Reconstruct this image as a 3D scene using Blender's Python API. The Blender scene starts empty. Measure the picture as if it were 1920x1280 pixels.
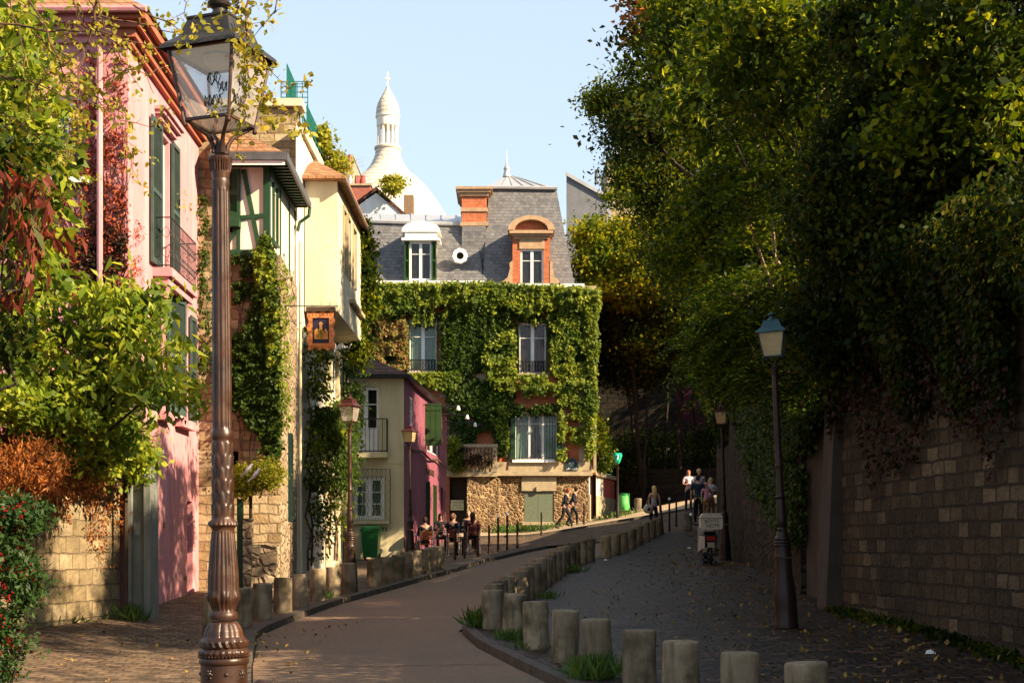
import bpy, bmesh, math, random
import numpy as np
from mathutils import Vector, Matrix
R=math.radians
rng=np.random.default_rng(7); random.seed(7)
S=bpy.context.scene; COL=S.collection
F=1920*50/36.0; HY=1020.0; EYE=1.6
# ---------------- camera, sky, sun, exposure
cd=bpy.data.cameras.new('camera'); cam=bpy.data.objects.new('camera',cd); COL.objects.link(cam)
cam.location=(0,0,EYE); cam.rotation_euler=(R(90),0,0)
cd.lens=50; cd.sensor_width=36; cd.shift_y=(HY-640)/1920; cd.clip_start=.1; cd.clip_end=3000
cd.dof.use_dof=False
S.camera=cam
SUN=Vector((2.0,-1.0,1.32)).normalized()
w=bpy.data.worlds.new('World'); S.world=w; w.use_nodes=True
wn=w.node_tree.nodes; wl=w.node_tree.links
sk=wn.new('ShaderNodeTexSky'); sk.sky_type='NISHITA'; sk.sun_disc=False
sk.sun_elevation=math.asin(SUN.z); sk.sun_rotation=math.atan2(SUN.x,SUN.y)
sk.air_density=1.0; sk.dust_density=1.6; sk.ozone_density=1.0; sk.altitude=100
# hazy bright sky: blue sky veiled with thin pale haze
dk=wn.new('ShaderNodeMix'); dk.data_type='RGBA'; dk.blend_type='DARKEN'; dk.inputs[0].default_value=1; dk.inputs[7].default_value=(4.0,4.2,4.6,1); wl.new(sk.outputs[0],dk.inputs[6])
vl=wn.new('ShaderNodeMix'); vl.data_type='RGBA'; vl.inputs[0].default_value=.6; vl.inputs[7].default_value=(3.1,3.6,4.1,1); wl.new(dk.outputs[2],vl.inputs[6])
wl.new(vl.outputs[2],wn['Background'].inputs[0]); wn['Background'].inputs[1].default_value=.080
sl=bpy.data.lights.new('sun','SUN'); sl.energy=5.0; sl.angle=R(.5); sl.color=(1.0,.79,.53)
so=bpy.data.objects.new('sun',sl); COL.objects.link(so); so.rotation_euler=SUN.to_track_quat('Z','Y').to_euler()
so.location=(20,-10,30)
S.view_settings.view_transform='Standard'; S.view_settings.look='None'; S.view_settings.exposure=1.78; S.view_settings.gamma=1
S.cycles.max_bounces=8; S.cycles.transparent_max_bounces=12
# ---------------- pixel <-> place helpers (real distance D along the street)
def Xp(px,D): return (px-960)/F*D
def Zp(py,D): return EYE-(py-HY)/F*D
def P(px,py,D): return (Xp(px,D),D,Zp(py,D))
GD=[-50,6,12,16,20,25,30,38,45,50,57,62,70,90,900]
GZ=[-1.2,0,.09,.2,.31,.5,.68,.98,1.25,1.52,1.85,2.05,2.4,3.2,3.2]
def gz(x,y):
    x=np.asarray(x,float); y=np.asarray(y,float)
    xc=np.clip(x,-12,12)
    e=.16*np.maximum(0,xc-1)*np.clip((y-44)/18.,0,1)
    l=.12*np.maximum(0,-4.6-xc)*np.clip(1-(y-30)/8.,0,1)
    r=.04*np.maximum(0,xc-1.5)*np.clip((y-13)/5.,0,1)*np.clip((40-y)/10.,0,1)
    return np.interp(y,GD,GZ)+.03*xc+e+l+r
# ---------------- mesh builder
ORI={}
class MB:
    def __init__(s): s.v=[]; s.f=[]; s.m=[]; s.mi=0
    def add(s,vs,fs):
        b=len(s.v); s.v.extend([tuple(p) for p in vs]); s.f.extend([tuple(b+i for i in f) for f in fs]); s.m.extend([s.mi]*len(fs)); return s
    def quad(s,a,b,c,d): return s.add([a,b,c,d],[(0,1,2,3)])
    def tri(s,a,b,c): return s.add([a,b,c],[(0,1,2)])
    def hexa(s,p): return s.add(p,[(0,3,2,1),(4,5,6,7),(0,1,5,4),(1,2,6,5),(2,3,7,6),(3,0,4,7)])
    def box(s,x0,x1,y0,y1,z0,z1): return s.hexa([(x0,y0,z0),(x1,y0,z0),(x1,y1,z0),(x0,y1,z0),(x0,y0,z1),(x1,y0,z1),(x1,y1,z1),(x0,y1,z1)])
    def frus(s,c,w0,d0,z0,w1,d1,z1,rot=0,cap=True):
        ps=[]
        for (w_,d_,z_) in ((w0,d0,z0),(w1,d1,z1)):
            for sx,sy in ((-1,-1),(1,-1),(1,1),(-1,1)):
                x=sx*w_/2; y=sy*d_/2
                ps.append((c[0]+x*math.cos(rot)-y*math.sin(rot),c[1]+x*math.sin(rot)+y*math.cos(rot),z_))
        fs=[(0,1,5,4),(1,2,6,5),(2,3,7,6),(3,0,4,7)]
        if cap: fs+=[(0,3,2,1),(4,5,6,7)]
        return s.add(ps,fs)
    def tube(s,pts,r,n=6,cap=True):
        pts=[Vector(p) for p in pts]; k=len(pts)
        if not hasattr(r,'__len__'): r=[r]*k
        vs=[];fs=[]; a=None
        for i,p in enumerate(pts):
            t=(pts[min(i+1,k-1)]-pts[max(i-1,0)])
            if t.length<1e-9: t=Vector((0,0,1))
            t.normalize()
            if a is None: a=t.orthogonal().normalized()
            else:
                a=a-t*a.dot(t); a=a.normalized() if a.length>1e-6 else t.orthogonal().normalized()
            b=t.cross(a)
            for j in range(n):
                th=2*math.pi*j/n; vs.append(p+(a*math.cos(th)+b*math.sin(th))*r[i])
        for i in range(k-1):
            for j in range(n):
                j2=(j+1)%n; fs.append((i*n+j,i*n+j2,(i+1)*n+j2,(i+1)*n+j))
        if cap: fs.append(tuple(range(n-1,-1,-1))); fs.append(tuple((k-1)*n+j for j in range(n)))
        return s.add(vs,fs)
    def lathe(s,prof,n=24,c=(0,0,0),disp=None,cap=True):
        vs=[];fs=[];k=len(prof)
        for (r,z) in prof:
            for j in range(n):
                th=2*math.pi*j/n; rr=r+(disp(th,z) if disp else 0)
                vs.append((c[0]+rr*math.cos(th),c[1]+rr*math.sin(th),c[2]+z))
        for i in range(k-1):
            for j in range(n):
                j2=(j+1)%n; fs.append((i*n+j,i*n+j2,(i+1)*n+j2,(i+1)*n+j))
        if cap: fs.append(tuple(range(n-1,-1,-1))); fs.append(tuple((k-1)*n+j for j in range(n)))
        return s.add(vs,fs)
    def ball(s,c,r,n=10,m=6,sc=(1,1,1)):
        vs=[(c[0],c[1],c[2]-r*sc[2])];fs=[]
        for i in range(1,m):
            ph=-math.pi/2+math.pi*i/m
            for j in range(n):
                th=2*math.pi*j/n; vs.append((c[0]+r*sc[0]*math.cos(ph)*math.cos(th),c[1]+r*sc[1]*math.cos(ph)*math.sin(th),c[2]+r*sc[2]*math.sin(ph)))
        vs.append((c[0],c[1],c[2]+r*sc[2])); L=len(vs)-1
        for j in range(n): fs.append((0,1+(j+1)%n,1+j)); fs.append((L,1+(m-2)*n+j,1+(m-2)*n+(j+1)%n))
        for i in range(m-2):
            for j in range(n):
                a=1+i*n+j;b=1+i*n+(j+1)%n; fs.append((a,b,b+n,a+n))
        return s.add(vs,fs)
    def extr(s,poly,a,b):
        """poly: list of (p0) points in 3D on plane; extruded by vector"""
        n=len(poly); v=Vector(a)
        vs=[tuple(p) for p in poly]+[tuple(Vector(p)+v) for p in poly]
        fs=[tuple(range(n-1,-1,-1)),tuple(range(n,2*n))]+[(i,(i+1)%n,n+(i+1)%n,n+i) for i in range(n)]
        return s.add(vs,fs)
    def build(s,name,mat,parent=None,smooth=False,angle=None):
        me=bpy.data.meshes.new(name)
        V=np.array(s.v,float).reshape(-1,3)
        off=ORI.get(parent.name,(0,0,0)) if parent else (0,0,0)
        V=V-np.array(off)
        me.from_pydata(V.tolist(),[],s.f)
        mats=mat if isinstance(mat,(list,tuple)) else [mat]
        for q in mats: me.materials.append(q)
        if len(mats)>1: me.polygons.foreach_set('material_index',s.m)
        if smooth: me.polygons.foreach_set('use_smooth',[True]*len(s.f))
        bm=bmesh.new(); bm.from_mesh(me); bmesh.ops.recalc_face_normals(bm,faces=bm.faces)
        bm.to_mesh(me); bm.free()
        me.update()
        if smooth:
            try: me.set_sharp_from_angle(angle=R(angle or 40))
            except Exception: pass
        o=bpy.data.objects.new(name,me); COL.objects.link(o)
        if parent: o.parent=parent; ORI[o.name]=off
        return o
def tag(o,label=None,cat=None,group=None,kind=None):
    if label: o['label']=label
    if cat: o['category']=cat
    if group: o['group']=group
    if kind: o['kind']=kind
    return o
def thing(name,label,cat,loc=(0,0,0),group=None,rz=0):
    """an Empty at the thing's base; children given in world coordinates when rz==0"""
    o=bpy.data.objects.new(name,None); COL.objects.link(o); o.location=loc; o.rotation_euler=(0,0,rz); o.empty_display_size=.3
    ORI[o.name]=tuple(loc); return tag(o,label,cat,group)
def local(name,label,cat,group=None):
    o=bpy.data.objects.new(name,None); COL.objects.link(o); o.empty_display_size=.3; ORI[o.name]=(0,0,0); return tag(o,label,cat,group)
def copy_tree(o,parent=None):
    kids=[c for c in bpy.data.objects if c.parent==o]
    c=o.copy(); COL.objects.link(c); c.parent=parent
    for k in kids: copy_tree(k,c)
    return c
# ---------------- faces of walls
class Face:
    def __init__(s,A,B):
        s.A=Vector(A); d=Vector(B)-s.A; s.L=d.length; s.d=d/s.L; s.n=Vector((s.d.y,-s.d.x))
    def p(s,u,z,w=0): q=s.A+s.d*u+s.n*w; return (q.x,q.y,z)
    def u(s,px):
        k=(px-960)/F; return (k*s.A.y-s.A.x)/(s.d.x-k*s.d.y)
    def z(s,px,py): return Zp(py,s.A.y+s.d.y*s.u(px))
    def box(s,mb,u0,u1,z0,z1,w0,w1):
        mb.hexa([s.p(u0,z0,w0),s.p(u1,z0,w0),s.p(u1,z0,w1),s.p(u0,z0,w1),s.p(u0,z1,w0),s.p(u1,z1,w0),s.p(u1,z1,w1),s.p(u0,z1,w1)])
    def wall(s,mb,u0,u1,z0,z1,holes=(),dep=.5,room=1):
        us=sorted({u0,u1,*[h[0] for h in holes],*[h[1] for h in holes]}); zs=sorted({z0,z1,*[h[2] for h in holes],*[h[3] for h in holes]})
        for a,b in zip(us,us[1:]):
            for c,d in zip(zs,zs[1:]):
                mu=(a+b)/2; mz=(c+d)/2
                if any(h[0]<mu<h[1] and h[2]<mz<h[3] for h in holes): continue
                mb.quad(s.p(a,c),s.p(b,c),s.p(b,d),s.p(a,d))
        for h in holes:
            a,b,c,d=h[:4]; q=dep if len(h)<5 else h[4]
            for e in (((a,c),(b,c)),((b,c),(b,d)),((b,d),(a,d)),((a,d),(a,c))):
                mb.quad(s.p(*e[0]),s.p(*e[1]),s.p(*e[1],-q),s.p(*e[0],-q))
            k=mb.mi
            if len(h)<5: mb.mi=room
            mb.quad(s.p(a,c,-q),s.p(b,c,-q),s.p(b,d,-q),s.p(a,d,-q)); mb.mi=k
    def hole(s,px0,px1,py0,py1):
        """opening given by its near top corner and near bottom: heights read at px0"""
        return (s.u(px0),s.u(px1),s.z(px0,py1),s.z(px0,py0))
# ---------------- materials
def lin(c):
    if isinstance(c,str):
        c=[int(c[i:i+2],16)/255 for i in (0,2,4)]; c=[x/12.92 if x<.04045 else ((x+.055)/1.055)**2.4 for x in c]
    return (*c[:3],1)
class N:
    def __init__(s,name):
        s.m=bpy.data.materials.new(name); s.m.use_nodes=True; s.t=s.m.node_tree; s.n=s.t.nodes; s.l=s.t.links
        s.b=s.n['Principled BSDF']; s.tc=s.n.new('ShaderNodeTexCoord')
    def new(s,t,**k):
        q=s.n.new(t)
        for a,v in k.items(): setattr(q,a,v)
        return q
    def link(s,a,b): s.l.new(a,b)
    def noise(s,scale,detail=4,vec=None,rough=.55,out='Fac'):
        q=s.new('ShaderNodeTexNoise'); q.inputs['Scale'].default_value=scale; q.inputs['Detail'].default_value=detail; q.inputs['Roughness'].default_value=rough
        s.link(vec or s.tc.outputs['Object'],q.inputs['Vector']); return q.outputs[out]
    def ramp(s,f,stops):
        q=s.new('ShaderNodeValToRGB'); e=q.color_ramp.elements
        while len(e)<len(stops): e.new(.5)
        for i,(p,c) in enumerate(stops): e[i].position=p; e[i].color=lin(c)
        s.link(f,q.inputs[0]); return q.outputs[0]
    def mix(s,f,a,b,mode='MIX'):
        q=s.new('ShaderNodeMix',data_type='RGBA',blend_type=mode)
        for v,i in ((f,0),(a,6),(b,7)):
            if hasattr(v,'links') : s.link(v,q.inputs[i])
            elif isinstance(v,(int,float)): q.inputs[i].default_value=v
            else: q.inputs[i].default_value=lin(v)
        return q.outputs[2]
    def math(s,op,a,b=0.):
        q=s.new('ShaderNodeMath',operation=op)
        for i,v in enumerate((a,b)):
            if hasattr(v,'links'): s.link(v,q.inputs[i])
            else: q.inputs[i].default_value=v
        return q.outputs[0]
    def wallvec(s,distort=0,dscale=3,sx=1,sz=1):
        x=s.new('ShaderNodeSeparateXYZ'); s.link(s.tc.outputs['Object'],x.inputs[0])
        u=s.math('ADD',x.outputs[0],x.outputs[1])
        if sx!=1: u=s.math('MULTIPLY',u,sx)
        z=x.outputs[2]
        if sz!=1: z=s.math('MULTIPLY',z,sz)
        c=s.new('ShaderNodeCombineXYZ'); s.link(u,c.inputs[0]); s.link(z,c.inputs[1]); v=c.outputs[0]
        if distort: v=s.dist(v,distort,dscale)
        return v
    def dist(s,v,a,sc):
        nz=s.noise(sc,2,out='Color'); q=s.new('ShaderNodeVectorMath',operation='MULTIPLY_ADD'); s.link(nz,q.inputs[0]); q.inputs[1].default_value=(a,a,a); s.link(v,q.inputs[2]); return q.outputs[0]
    def bump(s,h,st=.3,d=.02):
        q=s.new('ShaderNodeBump'); q.inputs['Strength'].default_value=st; q.inputs['Distance'].default_value=d; s.link(h,q.inputs['Height'])
        s.link(q.outputs[0],s.b.inputs['Normal'])
    def fin(s,col=None,rough=.8,metal=0,spec=.3):
        if col is not None:
            if hasattr(col,'links'): s.link(col,s.b.inputs['Base Color'])
            else: s.b.inputs['Base Color'].default_value=lin(col)
        s.b.inputs['Roughness'].default_value=rough; s.b.inputs['Metallic'].default_value=metal; s.b.inputs['Specular IOR Level'].default_value=spec
        return s.m
def plain(name,c1,c2=None,rough=.7,scale=6,metal=0,spec=.3,bump=.15,bs=40,streak=0):
    q=N(name); c2=c2 or tuple(x*.75 for x in lin(c1)[:3]); n=q.noise(scale,5)
    col=q.ramp(n,[(.3,c2),(.7,c1)])
    if streak:
        v=q.wallvec(.25,1.3,sx=2.2,sz=.3); n2=q.noise(1.5,5,vec=v); col=q.mix(q.math('MULTIPLY',q.ramp(n2,[(.45,(1,1,1)),(.7,(0,0,0))]),streak),col,tuple(x*.45 for x in lin(c2)[:3]))
    if bump: q.bump(q.noise(bs,4),bump,.01)
    return q.fin(col,rough,metal,spec)
def brick(name,cols,mortar,bw,bh,ms=.012,distort=.05,dsc=2,bump=.5,rough=.9,stain=None,off=.5,bd=.03,ground=False,sq=1.):
    q=N(name)
    if ground: v=q.dist(q.tc.outputs['Object'],distort,dsc)
    else: v=q.wallvec(distort,dsc)
    b=q.new('ShaderNodeTexBrick'); b.inputs['Scale'].default_value=1; b.inputs['Brick Width'].default_value=bw; b.inputs['Row Height'].default_value=bh
    b.inputs['Mortar Size'].default_value=ms; b.inputs['Mortar Smooth'].default_value=.4; b.offset=off; b.squash=sq; b.squash_frequency=3
    b.inputs['Color1'].default_value=(0,0,0,1); b.inputs['Color2'].default_value=(1,1,1,1); b.inputs['Mortar'].default_value=(.5,.5,.5,1)
    q.link(v,b.inputs['Vector'])
    k=len(cols); c=q.ramp(b.outputs['Color'],[(i/(k-1) if k>1 else 0,cols[i]) for i in range(k)])
    n=q.noise(6,6); c=q.mix(.6,c,q.mix(1,c,q.ramp(n,[(.3,(.35,.35,.35)),(.7,(1.,1.,1.))]),'MULTIPLY'))
    c=q.mix(b.outputs['Fac'],c,mortar)
    if stain:
        n2=q.noise(.7,6); c=q.mix(q.ramp(n2,[(.45,(0,0,0)),(.65,(1,1,1))]),c,q.mix(.65,c,stain))
    if ground: c=q.mix(.75,c,q.mix(1,c,q.ramp(q.noise(3.2,7,rough=.7),[(.36,(.25,.24,.24)),(.62,(1.5,1.42,1.35))]),'MULTIPLY'))
    h=q.math('SUBTRACT',q.math('MULTIPLY',q.noise(14,5),.6),b.outputs['Fac']); q.bump(h,bump,bd)
    return q.fin(c,rough,0,.25)
def rubble(name,cols,mortar,sc=4,edge=.06,bump=.8,sx=1,sz=1.4,bd=.05,stain=None,rand=1.,dst=.12):
    q=N(name); v=q.wallvec(dst,5,sx=sx,sz=sz)
    a=q.new('ShaderNodeTexVoronoi'); a.inputs['Scale'].default_value=sc; q.link(v,a.inputs['Vector'])
    e=q.new('ShaderNodeTexVoronoi',feature='DISTANCE_TO_EDGE'); e.inputs['Scale'].default_value=sc; q.link(v,e.inputs['Vector'])
    x=q.new('ShaderNodeSeparateXYZ'); q.link(a.outputs['Color'],x.inputs[0]); k=len(cols)
    c=q.ramp(x.outputs[0],[(i/(k-1),cols[i]) for i in range(k)])
    c=q.mix(.6,c,q.mix(1,c,q.ramp(q.noise(9,6),[(.3,(.4,.4,.4)),(.7,(1,1,1))]),'MULTIPLY'))
    a.inputs['Randomness'].default_value=rand; e.inputs['Randomness'].default_value=rand
    mk=q.ramp(e.outputs[0],[(edge*.4,(1,1,1)),(edge,(0,0,0))]); c=q.mix(mk,c,mortar)
    if stain: c=q.mix(q.ramp(q.noise(.8,6),[(.45,(0,0,0)),(.65,(1,1,1))]),c,q.mix(.6,c,stain))
    h=q.math('ADD',q.ramp(e.outputs[0],[(0,(0,0,0)),(edge*2.2,(1,1,1))]),q.math('MULTIPLY',q.noise(20,4),.4)); q.bump(h,bump,bd)
    return q.fin(c,.95,0,.2)
def leafmat(name,cols,trans=.35,rough=.55,clump=None,spec=.2,tb=1.5):
    q=N(name); g=q.new('ShaderNodeNewGeometry'); k=len(cols)
    c=q.ramp(g.outputs['Random Per Island'],[(i/max(1,k-1),cols[i]) for i in range(k)])
    if clump: c=q.mix(q.ramp(q.noise(clump[1],3),[(.45,(0,0,0)),(.62,(1,1,1))]),c,clump[0])
    q.fin(c,rough,0,spec)
    t=q.new('ShaderNodeBsdfTranslucent'); q.link(q.mix(1,c,(tb*1.15,tb,tb*.6),'MULTIPLY'),t.inputs[0]); hs=q.new('ShaderNodeMixShader'); hs.inputs[0].default_value=trans
    q.link(q.b.outputs[0],hs.inputs[1]); q.link(t.outputs[0],hs.inputs[2]); q.link(hs.outputs[0],q.n['Material Output'].inputs[0]); return q.m
def glassmat(name,refl=.15,tint=(.9,.95,.95),dirt=.05,dc=(.6,.55,.5)):
    q=N(name); t=q.new('ShaderNodeBsdfTransparent'); t.inputs[0].default_value=lin(tint)
    g=q.new('ShaderNodeBsdfGlossy'); g.inputs['Roughness'].default_value=.04
    d=q.new('ShaderNodeBsdfDiffuse'); d.inputs[0].default_value=lin(dc)
    m1=q.new('ShaderNodeMixShader'); fr=q.new('ShaderNodeFresnel'); fr.inputs[0].default_value=1.5
    q.link(q.math('ADD',q.math('MULTIPLY',fr.outputs[0],.5),refl),m1.inputs[0]); q.link(t.outputs[0],m1.inputs[1]); q.link(g.outputs[0],m1.inputs[2])
    m2=q.new('ShaderNodeMixShader'); q.link(q.math('MULTIPLY',q.noise(8,5),dirt*2),m2.inputs[0]); q.link(m1.outputs[0],m2.inputs[1]); q.link(d.outputs[0],m2.inputs[2])
    q.link(m2.outputs[0],q.n['Material Output'].inputs[0]); return q.m
M={}
M['dgreen']=plain('dark_green_iron',(.008,.03,.025),(.006,.02,.018),.5,5,bump=0)
M['pink']=plain('pink_render',(.63,.30,.315),(.53,.215,.235),.85,1.1,bump=.35,bs=25,streak=.4)
M['pinkhot']=plain('rose_render',(.23,.068,.10),(.18,.05,.075),.85,1.5,bump=.25,bs=30,streak=.3)
M['cream']=plain('cream_render',(.62,.54,.34),(.52,.45,.27),.85,1.2,bump=.2,bs=25,streak=.3)
M['ochre']=plain('ochre_render',(.64,.57,.41),(.54,.47,.32),.85,1.2,bump=.3,bs=25,streak=.35)
M['white']=plain('white_render',(.72,.67,.56),(.60,.54,.43),.8,1.2,bump=.3,bs=25,streak=.45)
M['wpaint']=plain('white_paint',(.75,.74,.70),(.62,.6,.55),.45,3,bump=.05)
M['gpaint']=plain('green_paint',(.012,.055,.02),(.008,.035,.013),.5,5,bump=.15,bs=60,streak=.3)
M['gleaf']=plain('shutter_green',(.018,.048,.009),(.013,.036,.007),.55,4,bump=.1)
M['teal']=plain('teal_paint',(.05,.075,.066),(.03,.05,.045),.5,5,bump=.1)
M['trellis']=plain('trellis_green',(.006,.12,.09),(.005,.09,.07),.5,5,bump=0)
M['orange']=plain('orange_cornice',(.40,.125,.065),(.30,.085,.045),.7,3,bump=.15,streak=.2)
M['greydoor']=plain('grey_paint',(.22,.23,.20),(.15,.16,.14),.6,3,bump=.1,streak=.3)
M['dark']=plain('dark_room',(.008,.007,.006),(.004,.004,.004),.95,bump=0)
M['glass']=glassmat('window_glass',.03,(.72,.76,.74),.02)
M['lglass']=glassmat('lantern_glass',.12,(.95,.97,.97),.26,(.6,.52,.45))
q=N('frosted_glass'); c=q.ramp(q.noise(9,5),[(.3,(.42,.30,.14)),(.7,(.60,.46,.24))]); q.fin(c,.3,0,.5); q.b.inputs['Transmission Weight'].default_value=.25; M['frost']=q.m
M['curtain']=plain('curtain_cloth',(.30,.44,.34),(.2,.32,.24),.9,8,bump=0)
M['redcurt']=plain('dark_red_curtain',(.10,.008,.008),(.06,.005,.005),.9,8,bump=0)
M['iron']=plain('wrought_iron',(.02,.02,.02),(.012,.012,.012),.45,9,metal=.3,bump=.05)
q=N('brown_cast_iron'); c=q.ramp(q.noise(7,6),[(.3,(.016,.007,.0035)),(.55,(.038,.015,.007)),(.8,(.08,.035,.016))])
q.bump(q.noise(55,4),.12,.004); q.link(q.ramp(q.noise(12,5),[(.3,(.25,.25,.25)),(.7,(.5,.5,.5))]),q.b.inputs['Roughness']); q.fin(c,.33,.1,.4); q.link(q.ramp(q.noise(12,5),[(.3,(.25,.25,.25)),(.7,(.55,.55,.55))]),q.b.inputs['Roughness']); M['lamp']=q.m
q=N('dark_lamp_roof'); c=q.ramp(q.noise(9,6),[(.3,(.022,.018,.014)),(.7,(.05,.042,.035))]); q.bump(q.noise(50,4),.1,.004); q.fin(c,.5,.5,.5); M['lroof']=q.m
M['lroof_teal_refl']=plain('lamp_roof_teal_reflection',(.03,.09,.09),(.02,.05,.06),.35,8,metal=.3)  # teal base colour stands in for a reflection on the cap
M['lroofr']=plain('red_lamp_roof',(.065,.014,.012),(.04,.01,.009),.4,8,metal=.2)
M['lampdark']=plain('dark_lamp_paint',(.03,.014,.01),(.018,.01,.008),.4,8,metal=.2)
M['refl']=plain('enamel_reflector',(.65,.58,.40),(.5,.44,.3),.3,3,bump=0)
q=N('bollard_stone'); oi=q.new('ShaderNodeObjectInfo'); v=q.new('ShaderNodeVectorMath',operation='ADD'); q.link(q.tc.outputs['Object'],v.inputs[0]); sc=q.new('ShaderNodeVectorMath',operation='SCALE'); q.link(oi.outputs['Location'],sc.inputs[0]); sc.inputs[3].default_value=3.7; q.link(sc.outputs[0],v.inputs[1])
c=q.ramp(q.noise(5,6,vec=v.outputs[0]),[(.25,(.13,.10,.06)),(.5,(.26,.20,.125)),(.75,(.40,.31,.20))])
c=q.mix(q.math('MULTIPLY',oi.outputs['Random'],.75),c,(.13,.10,.065)); c=q.mix(q.ramp(q.noise(2.2,5,vec=v.outputs[0]),[(.5,(0,0,0)),(.62,(1,1,1))]),c,(.09,.07,.04))
sv=q.new('ShaderNodeMapping'); sv.inputs['Scale'].default_value=(9,9,1.2); q.link(v.outputs[0],sv.inputs[0])
c=q.mix(q.math('MULTIPLY',q.ramp(q.noise(1.4,5,vec=sv.outputs[0]),[(.5,(0,0,0)),(.75,(1,1,1))]),.7),c,(.05,.042,.027))
q.bump(q.noise(45,6,vec=v.outputs[0]),.5,.012); q.fin(c,.92,0,.2); M['boll']=q.m
M['stone']=brick('ashlar_stone',[(.24,.16,.075),(.38,.27,.14),(.50,.39,.23)],(.2,.14,.08),.36,.19,.018,.16,1.7,.9,stain=(.10,.07,.04),bd=.04)
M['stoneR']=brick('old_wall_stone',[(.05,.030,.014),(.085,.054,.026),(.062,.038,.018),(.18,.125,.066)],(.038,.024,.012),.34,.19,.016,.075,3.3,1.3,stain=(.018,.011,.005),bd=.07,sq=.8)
M['stoneG']=brick('garden_wall_stone',[(.22,.16,.08),(.32,.24,.13),(.42,.33,.20)],(.14,.10,.055),.48,.25,.014,.07,3.2,1.,stain=(.12,.09,.05),bd=.06)
M['stoneD']=brick('dark_retaining_stone',[(.008,.005,.003),(.016,.010,.005),(.035,.022,.010)],(.006,.004,.003),.55,.3,.04,.3,1.2,.9,stain=(.03,.025,.015),bd=.08)
M['rubble']=rubble('rubble_stone',[(.15,.085,.04),(.21,.125,.06),(.10,.055,.028)],(.34,.24,.13),4.6,.11,1.,bd=.08)
M['rubbleL']=rubble('rubble_side_stone',[(.34,.25,.15),(.46,.36,.23),(.28,.2,.12)],(.26,.19,.12),4.,.08,.9,bd=.07,stain=(.15,.10,.06))
M['brick']=brick('red_brick',[(.42,.10,.035),(.50,.14,.05),(.36,.085,.03)],(.36,.2,.13),.22,.075,.008,.01,3,.35,bd=.01)
M['redbr']=brick('dark_red_brick',[(.30,.06,.04),(.36,.09,.05)],(.3,.2,.17),.22,.075,.01,.01,3,.3,bd=.01)
M['slate']=brick('slate_tiles',[(.105,.105,.112),(.165,.16,.16),(.135,.133,.138)],(.05,.05,.055),.26,.16,.01,.015,3,.6,rough=.55,bd=.015)
M['zinc']=plain('zinc_sheet',(.42,.42,.42),(.32,.32,.33),.4,2,metal=.4,bump=.05)
M['tile']=brick('roof_tiles',[(.30,.13,.06),(.38,.20,.10),(.22,.10,.05)],(.12,.06,.03),.2,.11,.012,.02,3,.9,bd=.03,off=.0)
M['tiled']=brick('brown_roof_tiles',[(.10,.045,.03),(.15,.07,.045),(.08,.035,.025)],(.03,.015,.01),.22,.14,.02,.02,3,.9,bd=.03,off=0)
M['lime']=plain('limestone_trim',(.42,.34,.21),(.30,.23,.14),.85,4,bump=.3,streak=.3)
M['dome']=brick('white_travertine',[(.66,.60,.50),(.72,.65,.54)],(.42,.35,.26),3.0,1.1,.16,.02,1,.6,bd=.2)
M['domes']=plain('white_travertine_plain',(.80,.74,.63),(.72,.66,.55),.8,.3,bump=0)
M['wood']=plain('dark_wood',(.05,.03,.015),(.03,.018,.01),.7,6)
M['bark']=plain('bark',(.025,.017,.011),(.012,.008,.006),.95,6,bump=.8,bs=18)
M['barkl']=plain('light_bark',(.30,.20,.12),(.18,.12,.07),.9,6,bump=.5,bs=18)
q=N('asphalt'); n=q.noise(180,3); c=q.ramp(n,[(.35,(.08,.047,.026)),(.65,(.31,.188,.105))]); c=q.mix(q.ramp(q.noise(14,6),[(.4,(0,0,0)),(.62,(1,1,1))]),c,q.mix(.35,c,(.05,.036,.026))); c=q.mix(q.ramp(q.noise(.5,5),[(.35,(0,0,0)),(.7,(1,1,1))]),c,q.mix(.35,c,(.07,.062,.055)))
x=q.new('ShaderNodeSeparateXYZ'); q.link(q.tc.outputs['Object'],x.inputs[0])
q.bump(n,.5,.006); q.fin(c,.75,0,.35); M['asph']=q.m
M['cobble']=brick('setts',[(.016,.008,.005),(.048,.027,.016),(.125,.074,.044)],(.003,.002,.0015),.24,.16,.03,.10,2.2,1.,rough=.5,ground=True,stain=(.03,.02,.012),bd=.03)
M['pave']=brick('pavement_setts',[(.10,.065,.042),(.15,.10,.065),(.20,.14,.09)],(.045,.03,.02),.24,.15,.016,.12,1.6,1.,rough=.75,ground=True,stain=(.11,.08,.05),bd=.03)
M['kerb']=plain('granite_kerb',(.10,.08,.06),(.045,.035,.026),.8,5,bump=.4,bs=30)
M['farpave']=plain('pale_paving',(.42,.31,.19),(.32,.23,.14),.85,2,bump=.3,bs=20)
M['soil']=plain('dark_soil',(.03,.025,.012),(.018,.015,.008),1,3,bump=.8,bs=6)
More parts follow.
